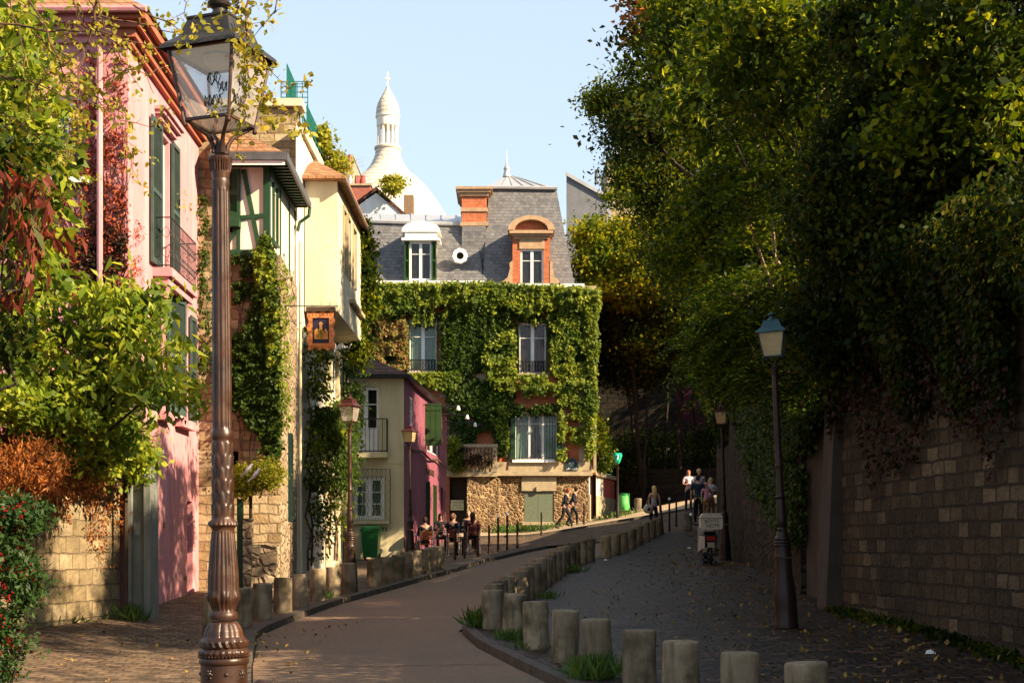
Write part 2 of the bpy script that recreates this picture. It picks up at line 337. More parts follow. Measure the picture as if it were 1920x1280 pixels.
# leaves
G1=(.02,.06,.008)
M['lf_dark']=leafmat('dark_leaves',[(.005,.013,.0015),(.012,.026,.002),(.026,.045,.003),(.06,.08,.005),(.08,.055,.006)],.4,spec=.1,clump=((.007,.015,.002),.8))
M['lf_mid']=leafmat('mid_green_leaves',[(.012,.025,.0015),(.032,.055,.002),(.08,.11,.004),(.22,.23,.01)],.5,spec=.12,clump=((.018,.036,.003),.9),tb=1.9)
M['lf_ail']=leafmat('fern_like_leaves',[(.012,.030,.002),(.028,.055,.003),(.06,.10,.005),(.16,.19,.01)],.42,spec=.12,tb=1.4)
M['lf_yel']=leafmat('yellowing_leaves',[(.07,.10,.004),(.15,.18,.006),(.28,.28,.01),(.42,.30,.01)],.5,clump=((.08,.12,.006),.6),tb=1.6)
M['lf_bright']=leafmat('bright_garden_leaves',[(.08,.13,.01),(.16,.22,.015),(.26,.30,.025),(.34,.36,.04)],.45,clump=((.07,.12,.01),1.2))
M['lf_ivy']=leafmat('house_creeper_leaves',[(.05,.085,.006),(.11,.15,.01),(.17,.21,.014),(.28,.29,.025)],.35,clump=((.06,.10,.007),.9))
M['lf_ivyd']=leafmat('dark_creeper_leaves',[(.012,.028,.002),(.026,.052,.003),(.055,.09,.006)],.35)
M['lf_mix']=leafmat('turning_creeper_leaves',[(.10,.13,.02),(.16,.16,.03),(.20,.10,.03),(.26,.12,.06),(.12,.14,.02)],.35)
M['lf_red']=leafmat('red_creeper_leaves',[(.16,.025,.015),(.24,.045,.02),(.30,.08,.03),(.12,.02,.012)],.3)
M['lf_rust']=leafmat('rusty_dry_leaves',[(.20,.05,.01),(.34,.11,.02),(.11,.028,.008),(.42,.18,.05),(.07,.03,.01)],.35)
M['lf_rustd']=leafmat('dark_rust_creeper',[(.026,.008,.003),(.045,.012,.004),(.016,.012,.003),(.012,.018,.003)],.3)
M['lf_long']=leafmat('hanging_red_leaves',[(.09,.012,.006),(.16,.028,.01),(.06,.012,.006),(.05,.07,.01)],.3)
M['lf_tiny']=leafmat('tiny_yellow_leaves',[(.22,.20,.02),(.32,.26,.03),(.14,.17,.02),(.42,.32,.05)],.4)
M['lf_lime']=leafmat('lime_bush_leaves',[(.14,.17,.012),(.24,.25,.02),(.32,.30,.03),(.08,.11,.012)],.4)
M['lf_pyr']=leafmat('pyracantha_leaves',[(.015,.04,.008),(.03,.06,.012)],.2)
M['berry']=leafmat('red_berries',[(.13,.008,.005),(.20,.012,.007),(.08,.005,.004)],.05,.35)
M['lf_fall']=leafmat('fallen_leaves',[(.10,.045,.015),(.18,.09,.02),(.30,.20,.03),(.07,.03,.015)],.1)
M['grass']=leafmat('grass_blades',[(.03,.07,.012),(.06,.12,.02),(.10,.14,.03)],.3)
M['vine']=plain('vine_stem',(.10,.05,.03),(.06,.03,.018),.9,8)
def cloth(name,c,rough=.85): return plain(name,c,tuple(x*.7 for x in lin(c)[:3]),rough,9,bump=.15,bs=60)
M['skin']=plain('skin',(.50,.27,.18),(.44,.22,.14),.55,6,bump=0)
# ---------------- foliage helpers (numpy)
def unit(v): return v/np.maximum(1e-9,np.linalg.norm(v,axis=1,keepdims=True))
def leaves(name,C,size,mat,parent=None,aspect=.5,db=(0,0,-.2),nb=(0,0,.3),rnd=1.,six=False,curl=.12):
    C=np.asarray(C,float); n=len(C)
    size=np.broadcast_to(np.asarray(size,float),(n,)) if np.ndim(size)==0 or len(np.atleast_1d(size))==n else size
    size=size*rng.uniform(.5,1.4,n)
    d=unit(rng.normal(size=(n,3))*rnd+np.array(db)); m=rng.normal(size=(n,3))*.8*rnd+np.array(nb); m=unit(m-d*np.sum(m*d,1,keepdims=True)); s=np.cross(d,m)
    L=size[:,None]
    if six:
        V=np.stack([C,C+d*L*.3+s*L*aspect*.5+m*L*curl,C+d*L*.68+s*L*aspect*.36+m*L*curl*.8,C+d*L,C+d*L*.68-s*L*aspect*.36+m*L*curl*.8,C+d*L*.3-s*L*aspect*.5+m*L*curl],1); k=6
    else:
        V=np.stack([C,C+d*L*.45+s*L*aspect*.5+m*L*curl,C+d*L,C+d*L*.45-s*L*aspect*.5+m*L*curl],1); k=4
    off=ORI.get(parent.name,(0,0,0)) if parent else (0,0,0)
    V=V.reshape(-1,3)-np.array(off)
    me=bpy.data.meshes.new(name); me.vertices.add(n*k); me.vertices.foreach_set('co',V.ravel().astype(np.float32))
    me.loops.add(n*k); me.loops.foreach_set('vertex_index',np.arange(n*k,dtype=np.int32)); me.polygons.add(n)
    me.polygons.foreach_set('loop_start',(np.arange(n)*k).astype(np.int32)); me.update(calc_edges=True)
    me.materials.append(mat); o=bpy.data.objects.new(name,me); COL.objects.link(o)
    if parent: o.parent=parent; ORI[o.name]=off
    return o
def clumps(c,r,nc,per,sig,lo=.45,shell=True):
    """clump centres through an ellipsoid, leaves round each; returns leaf points and clump centres"""
    c=np.array(c); r=np.array(r); d=unit(rng.normal(size=(nc,3))); t=(rng.uniform(lo**3,1,nc))**(1/3.)
    cc=c+d*r*t[:,None]; s=sig*rng.uniform(.6,1.4,nc)
    p=np.repeat(cc,per,0)+rng.normal(size=(nc*per,3))*np.repeat(s,per)[:,None]*np.array([1,1,.6]); return p,cc
def fronds(C,L,nl,db=(0,0,-.35)):
    """pinnate leaves: leaflets paired along a drooping rib"""
    n=len(C); d=unit(rng.normal(size=(n,3))*np.array([1,1,.5])+np.array(db)); up=np.array([0,0,1.]); s=unit(np.cross(d,up)); out=[];dirs=[]
    for i in range(nl):
        t=(i+1)/nl; q=C+d*L*t-np.array([0,0,1])*L*.35*t*t
        for sg in (-1,1): out.append(q); dirs.append(s*sg+d*.35-np.array([0,0,.25]))
    return np.concatenate(out),unit(np.concatenate(dirs))
def leaflets(name,C,d,size,mat,parent,aspect=.32):
    n=len(C); size=size*rng.uniform(.8,1.15,n); m=rng.normal(size=(n,3))*.35+np.array([0,0,1.]); m=unit(m-d*np.sum(m*d,1,keepdims=True)); s=np.cross(d,m); L=size[:,None]
    V=np.stack([C,C+d*L*.4+s*L*aspect*.5,C+d*L,C+d*L*.4-s*L*aspect*.5],1).reshape(-1,3)-np.array(ORI.get(parent.name,(0,0,0)))
    me=bpy.data.meshes.new(name); me.vertices.add(n*4); me.vertices.foreach_set('co',V.ravel().astype(np.float32)); me.loops.add(n*4); me.loops.foreach_set('vertex_index',np.arange(n*4,dtype=np.int32)); me.polygons.add(n); me.polygons.foreach_set('loop_start',(np.arange(n)*4).astype(np.int32)); me.update(calc_edges=True)
    me.materials.append(mat); o=bpy.data.objects.new(name,me); COL.objects.link(o); o.parent=parent; ORI[o.name]=ORI.get(parent.name,(0,0,0)); return o
def wob(a,b,n=5,amp=.1,sag=0):
    a=Vector(a);b=Vector(b); out=[]
    for i in range(n+1):
        t=i/n; p=a.lerp(b,t); k=math.sin(math.pi*t)
        out.append(p+Vector((random.uniform(-1,1),random.uniform(-1,1),random.uniform(-1,1)))*amp*k-Vector((0,0,sag*k)))
    return out
def tree(name,label,cat,base,blobs,tr,leafm,lsize,dens,sig=.35,group=None,bark='bark',aspect=.5,frond=0,lo=.45,fm=.5,twigs=10,db=(0,0,-.2)):
    """blobs: (px,py,D,rx_px,rz_px,ry_m, clump count); real ellipsoids at distance D"""
    bx,by=base; bz=float(gz(bx,by))-.1
    if len(base)<3: pass
    t=thing(name,label,cat,(bx,by,bz),group)
    cs=[(np.array(P(b[0],b[1],b[2])),np.array([b[3]/F*b[2],b[5],b[4]/F*b[2]]),b[6]) for b in blobs]
    cen=np.mean([c[0] for c in cs],0); low=min(c[0][2]-c[1][2]*.2 for c in cs)
    mb=MB(); fork=Vector((bx*fm+cen[0]*(1-fm),by*fm+cen[1]*(1-fm),bz+(low-bz)*.7))
    mb.tube(wob((bx,by,bz),fork,5,tr*.8),[tr*1.25,tr,tr*.9,tr*.85,tr*.8,tr*.75],9)
    pts=[]
    for c,r,nc in cs:
        mb.tube(wob(fork,c,5,.25),[tr*.6,tr*.5,tr*.42,tr*.33,tr*.24,tr*.12],6)
        p,cc=clumps(c,r,nc,dens,sig,lo); pts.append(p)
        for k in range(min(twigs,len(cc))):
            e=cc[k]; mb.tube(wob(c,e,3,.12),[tr*.15,tr*.11,tr*.08,tr*.03],4,cap=False)
    mb.build('trunk',M[bark],t,smooth=True)
    C=np.concatenate(pts)
    if frond:
        sel=C[::frond[0]]; q,d=fronds(sel,frond[1],frond[2]); leaflets('crown',q,d,lsize,M[leafm],t)
    else: leaves('crown',C,lsize,M[leafm],t,aspect,db=db)
    return t
def inpoly(x,y,poly):
    x=np.asarray(x);y=np.asarray(y); r=np.zeros(x.shape,bool); n=len(poly); j=n-1
    for i in range(n):
        xi,yi=poly[i];xj,yj=poly[j]
        c=((yi>y)!=(yj>y))&(x<(xj-xi)*(y-yi)/((yj-yi) or 1e-9)+xi); r^=c; j=i
    return r
def pn(x,y,s,seed=0):
    a=np.sin(x/s*1.3+seed*1.7+1.3*np.sin(y/s*1.1+seed)); b=np.sin(y/s*1.7+seed*2.3+1.1*np.sin(x/s*.9+seed*.7)); c=np.sin((x+y)/s*2.6+seed*3.1)*np.sin((x-y)/s*2.1+seed)
    return (a*b+.6*c)
def ivy_pts(face,poly,n,w=(.03,.2),seed=0,s=28,thr=-.9,fuzz=6,lumps=.12,w2=None):
    """points over a wall face inside the outline poly (photo px), read onto the wall's own plane"""
    xs=[p[0] for p in poly]; ys=[p[1] for p in poly]
    x=rng.uniform(min(xs)-fuzz,max(xs)+fuzz,n); y=rng.uniform(min(ys)-fuzz,max(ys)+fuzz,n)
    fx=x+rng.normal(size=n)*fuzz*.5; fy=y+rng.normal(size=n)*fuzz*.5
    k=inpoly(fx,fy,poly)&(pn(x,y,s,seed)>thr+rng.normal(size=n)*.25); x=x[k];y=y[k]
    kk=(x-960)/F; u=(kk*face.A.y-face.A.x)/(face.d.x-kk*face.d.y); D=face.A.y+face.d.y*u; z=Zp(y,D)
    ww=rng.uniform(w[0],w[1],len(x))+lumps*np.maximum(0,pn(x,y,s*.6,seed+3))
    q=np.stack([face.A.x+face.d.x*u+face.n.x*ww,face.A.y+face.d.y*u+face.n.y*ww,z],1); return q
def ivy(name,face,poly,n,size,mat,parent,**k):
    q=ivy_pts(face,poly,n,**k); return leaves(name,q,size,M[mat],parent,.8,db=(face.n.x*.4,face.n.y*.4,-.9),nb=(face.n.x*1.2,face.n.y*1.2,.5),rnd=.6)
# ---------------- building details
def window(face,parent,h,cols=2,rows=3,mat='wpaint',w=-.12,fr=.07,bar=.03,mid=.09,curt=None,label=None):
    a,b,c,d=h[:4]; mb=MB(); bx=lambda u0,u1,z0,z1,w0=w-.03,w1=w+.03: face.box(mb,u0,u1,z0,z1,w0,w1)
    bx(a,a+fr,c,d); bx(b-fr,b,c,d); bx(a+fr,b-fr,d-fr,d); bx(a+fr,b-fr,c,c+fr)
    iw=(b-a-2*fr); 
    for i in range(1,cols):
        u=a+fr+iw*i/cols; bx(u-mid/2,u+mid/2,c+fr,d-fr,w-.028,w+.04)
    if isinstance(rows,int): rows=[i/rows for i in range(1,rows)]
    for r_ in rows:
        z=c+fr+(d-c-2*fr)*r_
        for i in range(cols):
            u0=a+fr+iw*i/cols+(mid/2 if i else 0); u1=a+fr+iw*(i+1)/cols-(mid/2 if i<cols-1 else 0); bx(u0,u1,z-bar/2,z+bar/2,w-.02,w+.022)
    o=mb.build('window',M[mat],parent)
    if label: o['label']=label
    g=MB(); g.quad(face.p(a+.01,c+.01,w-.012),face.p(b-.01,c+.01,w-.012),face.p(b-.01,d-.01,w-.012),face.p(a+.01,d-.01,w-.012)); g.build('pane',M['glass'],o)
    if curt:
        cm=MB()
        for sd in (0,1):
            W=(b-a)*.46; n=14; pr=None
            for i in range(n+1):
                t=i/n
                def q(zz,k): 
                    f=(1-.35*(1-k)*curt[1]); u=(a+.03+W*t*f) if sd==0 else (b-.03-W*t*f); return face.p(u,zz,w-.12-.03*math.sin(t*n*1.9))
                row=[q(d-.02,1),q((c+d)/2,.55),q(c+.05,0 if curt[1]>0 else .2)]
                if pr: 
                    for j in (0,1): cm.quad(pr[j],row[j],row[j+1],pr[j+1])
                pr=row
        cm.build('curtain',M[curt[0]],o,smooth=True)
    return o
def sill(face,parent,a,b,z,mat='lime',th=.09,pr=.14,name='sill'):
    mb=MB(); face.box(mb,a-.08,b+.08,z-th,z-.003,-.1,pr); return mb.build(name,M[mat],parent)
def shutter(parent,face,u0,u1,z0,z1,mat,w=.03,louv=True,ang=0,name='shutter',pivot=None,n=None):
    """louvred shutter; ang opens it away from the wall about the side u0"""
    mb=MB(); W=abs(u1-u0); sg=1 if u1>u0 else -1; ca,sa=math.cos(ang),math.sin(ang)
    def q(u,z,t): # u along panel 0..W, t thickness
        return face.p(u0+sg*(u*ca)-sg*t*sa*1.0, z, w+u*sa+t*ca)
    def bx(a,b,c,d,t0,t1): mb.hexa([q(a,c,t0),q(b,c,t0),q(b,c,t1),q(a,c,t1),q(a,d,t0),q(b,d,t0),q(b,d,t1),q(a,d,t1)])
    f=.06; bx(0,f,z0,z1,0,.045); bx(W-f,W,z0,z1,0,.045); bx(f,W-f,z1-.08,z1,0,.045); bx(f,W-f,z0,z0+.1,0,.045); zm=(z0+z1)/2; bx(f,W-f,zm-.04,zm+.04,0,.045)
    if louv:
        z=z0+.13
        while z<z1-.1:
            if abs(z-zm)>.06: mb.add([q(f,z,.004),q(W-f,z,.004),q(W-f,z+.045,.036),q(f,z+.045,.036)],[(0,1,2,3)]); 
            z+=.055
        bx(f,W-f,z0+.1,z1-.08,.0,.006)
    else: bx(f,W-f,z0+.1,z1-.08,.01,.03)
    return mb.build(name,M[mat],parent)
def rail(mb,pts,z0,z1,sp=.12,r=.009,curl=False):
    for a,b in zip(pts,pts[1:]):
        a=Vector(a);b=Vector(b); L=(b-a).length; n=max(1,int(L/sp))
        for i in range(n+1):
            p=a.lerp(b,i/n); mb.tube([(p.x,p.y,z0),(p.x,p.y,z1)],r,5)
            if curl and i<n:
                c=a.lerp(b,(i+.5)/n); d=(b-a)/n*.38
                for zc in (z0+(z1-z0)*.3,z0+(z1-z0)*.7): mb.tube([(c.x+d.x*math.cos(t),c.y+d.y*math.cos(t),zc+d.length*1.6*math.sin(t)) for t in np.linspace(0,2*math.pi,9)],r*.7,4,cap=False)
        for z in (z0+.03,z1): mb.tube([(a.x,a.y,z),(b.x,b.y,z)],r*1.6,5)
def text(body,size,mat,parent,loc,rot,ext=.004,name='lettering',align='CENTER'):
    c=bpy.data.curves.new(name,'FONT'); c.body=body; c.size=size; c.extrude=ext; c.align_x=align; c.align_y='CENTER'; c.materials.append(M[mat]); o=bpy.data.objects.new(name,c); COL.objects.link(o)
    bpy.context.view_layer.update(); me=bpy.data.meshes.new_from_object(o); bpy.data.objects.remove(o); o=bpy.data.objects.new(name,me); COL.objects.link(o)
    off=ORI.get(parent.name,(0,0,0)) if parent else (0,0,0); o.parent=parent; o.location=Vector(loc)-Vector(off); o.rotation_euler=rot; ORI[o.name]=off; return o
# ================= GROUND =================
def grid(name,xs,ys,dz,mat,kind='structure'):
    X,Y=np.meshgrid(xs,ys); Z=gz(X,Y)+dz; nx=len(xs); ny=len(ys)
    V=np.stack([X,Y,Z],-1).reshape(-1,3); mb=MB(); mb.v=[tuple(v) for v in V]
    mb.f=[(j*nx+i,j*nx+i+1,(j+1)*nx+i+1,(j+1)*nx+i) for j in range(ny-1) for i in range(nx-1)]; mb.m=[0]*len(mb.f)
    o=mb.build(name,M[mat],None,True,80); o['kind']=kind; return o
grid('ground',np.r_[-600,-200,-60,-30,np.arange(-16,20.1,1),30,60,200,600],np.r_[-50,-20,-8,np.arange(-4,92,1.),110,150,250,500,1200],-.13,'cobble')
KL=[(-8,.9),(0,.25),(3,-.35),(7,-1.15),(12,-2.2),(18,-3.3),(22,-3.95),(24,-3.85),(26.5,-3.6),(28,-3.45),(30,-3.08),(32,-2.72),(35,-2.18),(38,-1.62),(41,-1.15),(43.5,-.75),(46,-.05),(48.2,.6),(49.6,1.2),(50.2,1.9)]
KR=[(-8,4.4),(0,3.8),(5,3.1),(8,2.35),(10.7,1.5),(13,.95),(15,.5),(17.2,.02),(19.5,-.45),(22,-.8),(24,-.58),(27.5,.02),(32,.68),(37,1.3),(42,2.4),(46,3.5),(50,4.9),(51,5.5)]
def kx(K,y): return np.interp(y,[k[0] for k in K],[k[1] for k in K])
def strip(name,ys,xl,xr,nx,dz,mat,skirt=None,zf=None):
    mb=MB(); rows=[]
    for y in ys:
        a=xl(y);b=xr(y); row=[]
        for i in range(nx+1):
            x=a+(b-a)*i/nx; row.append((x,y,float(gz(x,y))+dz))
        rows.append(row)
    n=nx+1; mb.v=[p for r_ in rows for p in r_]; mb.f=[(j*n+i,j*n+i+1,(j+1)*n+i+1,(j+1)*n+i) for j in range(len(ys)-1) for i in range(nx)]; mb.m=[0]*len(mb.f)
    o=mb.build(name,M[mat],None,True,60); o['kind']='structure'; return o
Y1=np.arange(-8,50.01,.5)
strip('road',np.arange(-8,51.2,.5),lambda y:kx(KL,y)+.02,lambda y:kx(KR,y)-.02,8,-.1,'asph')
strip('left_pavement',np.arange(-8,50.3,.5),lambda y:-12.,lambda y:kx(KL,y)-.22,12,0,'pave')
strip('right_pavement',np.arange(-8,50.6,.5),lambda y:kx(KR,y)+.30,lambda y:9.,14,0,'cobble')
def kerb(name,K,ys,x0,x1,mat):
    mb=MB()
    for a,b in zip(ys,ys[1:]):
        b2=b-.012; p=[]
        for z in (-.25,.006):
            for (y,o) in ((a,x0),(a,x1),(b2,x1),(b2,x0)):
                x=kx(K,y)+o; p.append((x,y,float(gz(x,y))+z))
        mb.hexa(p)
    o=mb.build(name,M[mat]); o['kind']='structure'; return o
kerb('left_kerb',KL,np.arange(-8,50.2,.9),-.23,0,'kerb')
kerb('right_kerb',KR,np.arange(-8,51,.9),0,.16,'kerb')
kerb('right_gutter',KR,np.arange(-8,51,.3),.17,.31,'cobble')
# kerb end cap of the cafe corner and the sunlit far pavement
def slab(name,poly,dz,th,mat):
    mb=MB(); n=len(poly); v=[(x,y,float(gz(x,y))+dz) for x,y in poly]+[(x,y,float(gz(x,y))+dz-th) for x,y in poly]
    cx=sum(p[0] for p in poly)/n; mb.add(v,[tuple(range(n))]+[(i,(i+1)%n,n+(i+1)%n,n+i) for i in range(n)]); o=mb.build(name,M[mat]); o['kind']='structure'; return o
strip('far_pavement',np.arange(60,66.5,.5),lambda y:-3.0,lambda y:9.5,14,.03,'farpave')
strip('crossing',np.arange(50.4,60.01,.6),lambda y:-12.,lambda y:26.,24,-.06,'pave')
mbk=MB()
for i in range(14):
    a=-3+i*.9; p=[]
    for z in (-.2,.036):
        for x,y in ((a,59.75),(a+.88,59.75),(a+.88,59.99),(a,59.99)): p.append((x,y,float(gz(x,y))+z))
    mbk.hexa(p)
o=mbk.build('far_kerb',M['kerb']); o['kind']='structure'
mb=MB()
for i in range(30):
    xa=-3.15+i*.115; xb=xa+.112; ya=17.75-.012*i+.01*math.sin(i*1.7); yb=17.75-.012*(i+1)+.01*math.sin((i+1)*1.7)
    if xb<kx(KR,ya)-.05: mb.quad(*[(x,y+o,float(gz(x,y))-.096) for x,y,o in ((xa,ya,-.012),(xb,yb,-.012),(xb,yb,.012),(xa,ya,.012))])
o=mb.build('road_joint',M['iron'] if 0 else plain('tar',(.02,.015,.012),(.012,.01,.008),.6,9)); o['kind']='structure'
# ================= STREET LAMPS =================
def lamp_master(label,detail,metal,roof,pane,name='street_lamp'):
    t=local(name,label,'street lamp')
    lo=[(.19,0),(.195,.05),(.18,.08),(.175,.3),(.18,.42),(.165,.5),(.15,.62),(.135,.72),(.128,.86),(.13,.93)]
    up=[(.138,.955),(.138,.985),(.128,1.0),(.126,1.01),(.126,1.115),(.133,1.12),(.136,1.135),(.132,1.15),(.124,1.155),(.134,1.17),(.134,1.185),(.12,1.20),(.128,1.21),(.13,1.235),(.118,1.25),(.105,1.262),(.098,1.30),(.084,1.33),(.076,1.345),(.066,1.35)]
    sh=[(.074,1.36),(.08,1.375),(.074,1.39),(.064,1.40),(.07,1.42),(.082,1.45),(.085,1.5),(.083,1.6),(.076,1.7),(.068,1.8),(.062,1.86),(.06,1.88),(.07,1.895),(.078,1.905),(.076,1.92),(.062,1.935),(.06,1.95),(.057,2.05),(.056,2.3),(.055,2.35),(.059,2.36),(.062,2.375),(.057,2.39),(.052,2.4),(.052,2.6),(.05,3.0),(.046,3.36),(.044,3.37),(.05,3.385),(.045,3.4)]
    cap=[(.045,3.4),(.05,3.43),(.058,3.475),(.064,3.49),(.064,3.50),(.05,3.505),(.03,3.51)]
    k=(lambda P_:P_)
    def dens(P_,h):
        if not detail: return P_
        out=[]
        for (r0,z0),(r1,z1) in zip(P_,P_[1:]):
            m=max(1,int(abs(z1-z0)/h))
            for i in range(m): out.append((r0+(r1-r0)*i/m,z0+(z1-z0)*i/m))
        return out+[P_[-1]]
    n=120 if detail else 16
    def disp(th,z):
        d=0
        if 1.40<z<1.87: d-=.0045*(.5+.5*math.cos(20*th))**2
        if 2.4<z<3.36: d-=.004*(.5+.5*math.cos(12*th))**2
        if 1.95<z<2.34: # overlapping leaf scales
            rw=(z-1.95)/.065; i=int(rw); f=rw-i; ph=(th*8/(2*math.pi)+(.5 if i%2 else 0))%1-.5
            d+=.007*max(0,1-(abs(ph)*2.2)**2-max(0,f-.55)**2*5*abs(ph)*2)*(f*.8+.2)*(1 if abs(ph)<.48*math.sqrt(max(0,1-f*f*.8)) else 0)
        if 1.255<z<1.345: d+=.008*abs(math.cos(7*th))**.6-.004
        if 1.165<z<1.19 or 3.435<z<3.485: d+=.004*math.cos(26*th)
        if 1.205<z<1.24: d+=.006*math.cos(22*th+z*90)
        if 1.9<z<1.925: d+=.005*abs(math.cos(10*th))
        if 1.43<z<1.5:
            ph=(th*8/(2*math.pi))%1-.5; d+=.012*max(0,1-(ph*2.6)**2)*max(0,1-abs(z-1.465)/.04)
        return d
    mb=MB(); mb.lathe(dens(lo,.05),n,disp=None); mb.lathe(dens(up,.006),n,disp=disp if detail else None)
    if detail:
        for i in range(8):
            th=i*math.pi/4+.3
            for (rr,zz,q) in ((.122,1.07,.013),): mb.ball((rr*math.cos(th),rr*math.sin(th),zz),q,10,8,(1,1,1.5 if i%2 else .9))
            if i%2:
                for j in range(6):
                    a=j*math.pi/3; mb.ball(((rr+.002)*math.cos(th)-math.sin(th)*.016*math.cos(a),(rr+.004)*math.sin(th)+math.cos(th)*.016*math.cos(a),zz+.02*math.sin(a)),.0075,8,6)
        for i in range(44):
            th=i*math.pi*2/44; mb.ball((.134*math.cos(th),.134*math.sin(th),1.16),.0065,6,5)
    rm=lambda b_: setattr(b_,'v',[(p[0]*.86,p[1]*.86,float(np.interp(p[2],[0,.95,1.25,1.34,1.46,1.905,2.375,3.4,3.51],[0,.95,1.22,1.29,1.41,1.75,2.17,3.37,3.48]))) for p in b_.v])
    rm(mb); mb.build('base',M[metal],t,True,50)
    mb=MB(); mb.lathe(dens(sh,.008),n,disp=disp if detail else None); mb.lathe(dens(cap,.006),n,disp=disp if detail else None); rm(mb); mb.build('shaft',M[metal],t,True,50)
    # four curved arms carrying the lantern
    rt=-R(20); br=MB()
    hb=.116; ht=.170
    for i in range(4):
        a=rt+math.pi/4+i*math.pi/2; ca,sa=math.cos(a),math.sin(a)
        pts=[(.03*ca,.03*sa,3.49),(.035*ca,.035*sa,3.53),(.06*ca,.06*sa,3.57),(.11*ca,.11*sa,3.60),(.160*ca,.160*sa,3.635)]
        br.tube(pts,[.012,.011,.01,.009,.011],8)
    br.tube([(0,0,3.49),(0,0,3.55)],[.03,.02],10)
    br.build('bracket',M[metal],t,True)
    # lantern: glazed frame, roof, cap
    def cor(i,h,z): a=rt+math.pi/4+i*math.pi/2; r_=h*math.sqrt(2); return Vector((r_*math.cos(a),r_*math.sin(a),z))
    L=MB(); z0=3.63; z1=3.955
    for i in range(4):
        L.tube([cor(i,hb,z0-.02),cor(i,ht,z1)],.0085,5)
        for h,z,q in ((hb,z0,.009),(ht,z1-.01,.01)):
            a=cor(i,h,z);b=cor((i+1)%4,h,z); L.tube([a,b],q,4)
        L.ball(cor(i,hb,z0-.022),.012,8,6)
    lan=L.build('lantern_frame',M[roof if not detail else metal],t)
    for i in range(4):
        g=MB(); g.quad(cor(i,hb-.004,z0),cor((i+1)%4,hb-.004,z0),cor((i+1)%4,ht-.004,z1),cor(i,ht-.004,z1)); g.build('pane',M[pane],lan)
    g=MB(); g.quad(*[cor(i,hb-.004,z0-.004) for i in range(4)]); g.build('pane',M[pane],lan)
    Rf=MB(); 
    for (h0,za,h1,zb) in ((ht+.032,z1-.012,ht+.022,z1+.012),(ht+.022,z1+.012,.136,z1+.06),(.136,z1+.06,.105,z1+.145)):
        vs=[cor(i,h0,za) for i in range(4)]+[cor(i,h1,zb) for i in range(4)]; Rf.add(vs,[(0,1,5,4),(1,2,6,5),(2,3,7,6),(3,0,4,7)])
    Rf.add([cor(i,.110,z1+.145) for i in range(4)]+[cor(i,.110,z1+.155) for i in range(4)],[(4,5,6,7),(0,1,5,4),(1,2,6,5),(2,3,7,6),(3,0,4,7),(0,3,2,1)])
    Rf.lathe([(.07,z1+.155),(.055,z1+.178),(.035,z1+.192),(.03,z1+.21),(.05,z1+.225),(.056,z1+.238),(.045,z1+.252),(.02,z1+.262),(.004,z1+.268)],20)
    Rf.build('lantern_roof',M[roof],t,True,25)
    Q=MB(); Q.quad(*[cor(i,ht-.004,z1-.014) for i in range(4)]); Q.lathe([(.02,z1-.07),(.06,z1-.055),(.085,z1-.02)],18)
    Q.build('reflector',M['refl'],t,True,30)
    if detail:
        tg=MB(); rs=random.Random(4)
        for i,(u0,v0,sc) in enumerate([(.62,.50,.06),(.5,.22,.05),(.68,.22,.06),(.8,.38,.05)]):
            for face,(ua,va) in ((2,(u0+.05,v0)),(3,(u0-.3,v0+.04))):
                a0,b0,b1,a1=cor(face,hb-.004,z0),cor((face+1)%4,hb-.004,z0),cor((face+1)%4,ht-.004,z1),cor(face,ht-.004,z1)
                pts=[]
                nn=(b0-a0).cross(a1-a0).normalized()*.003
                if nn.dot(Vector(((a0+b0)/2).to_tuple()[:2]+(0,)))<0: nn=-nn
                for k_ in range(16):
                    uu=ua+sc*(k_/16*4-1.5)+.04*math.sin(k_*2.4+i); vv=va+sc*1.5*math.sin(k_*1.55+i*2); uu=min(.95,max(.05,uu)); vv=min(.95,max(.05,vv))
                    pts.append((a0.lerp(b0,uu)).lerp(a1.lerp(b1,uu),vv)+nn)
                tg.tube(pts,.0024,4)
        tg.build('scribble',M['iron'],lan)
    return t
def put(t,x,y,dz=0,tilt=0,rz=0,sc=1):
    t.location=(x,y,float(gz(x,y))+dz); t.rotation_euler=(0,tilt,rz); t.scale=(sc,)*3; return t
GL='street lamps along the street'
L1=lamp_master('tall brown cast iron street lamp with scribbled clear panes and twigs, nearest the camera',True,'lamp','lroof','lglass'); L1['group']=GL
x1=Xp(423,6.67); put(L1,x1,6.67,0,-R(.4)); L1.location.z=-.06
L2=lamp_master('brown street lamp with clear panes rising behind the stone bollards beside the vine-hung cream wall',False,'lamp','lroofr','lglass'); L2['group']=GL; put(L2,Xp(657,30.4),30.4,0,-R(.3))
L3=lamp_master('street lamp with dark red roof and milky panes at the corner of the pink cafe',False,'lampdark','lroofr','frost'); L3['group']=GL; put(L3,Xp(769,43.6),43.6,0,-R(.3))
L4=lamp_master('leaning street lamp with teal-reflection roof colour and milky yellowish panes by the right-hand wall',False,'lampdark','lroof_teal_refl','frost'); L4['group']=GL; put(L4,Xp(1475,19.0),19.0,0,-R(2.7))
L5=copy_tree(L3); L5['label']='street lamp with milky panes standing beside the delivery scooter under the dark trees'; put(L5,Xp(1360,38),38,0,-R(1.4))
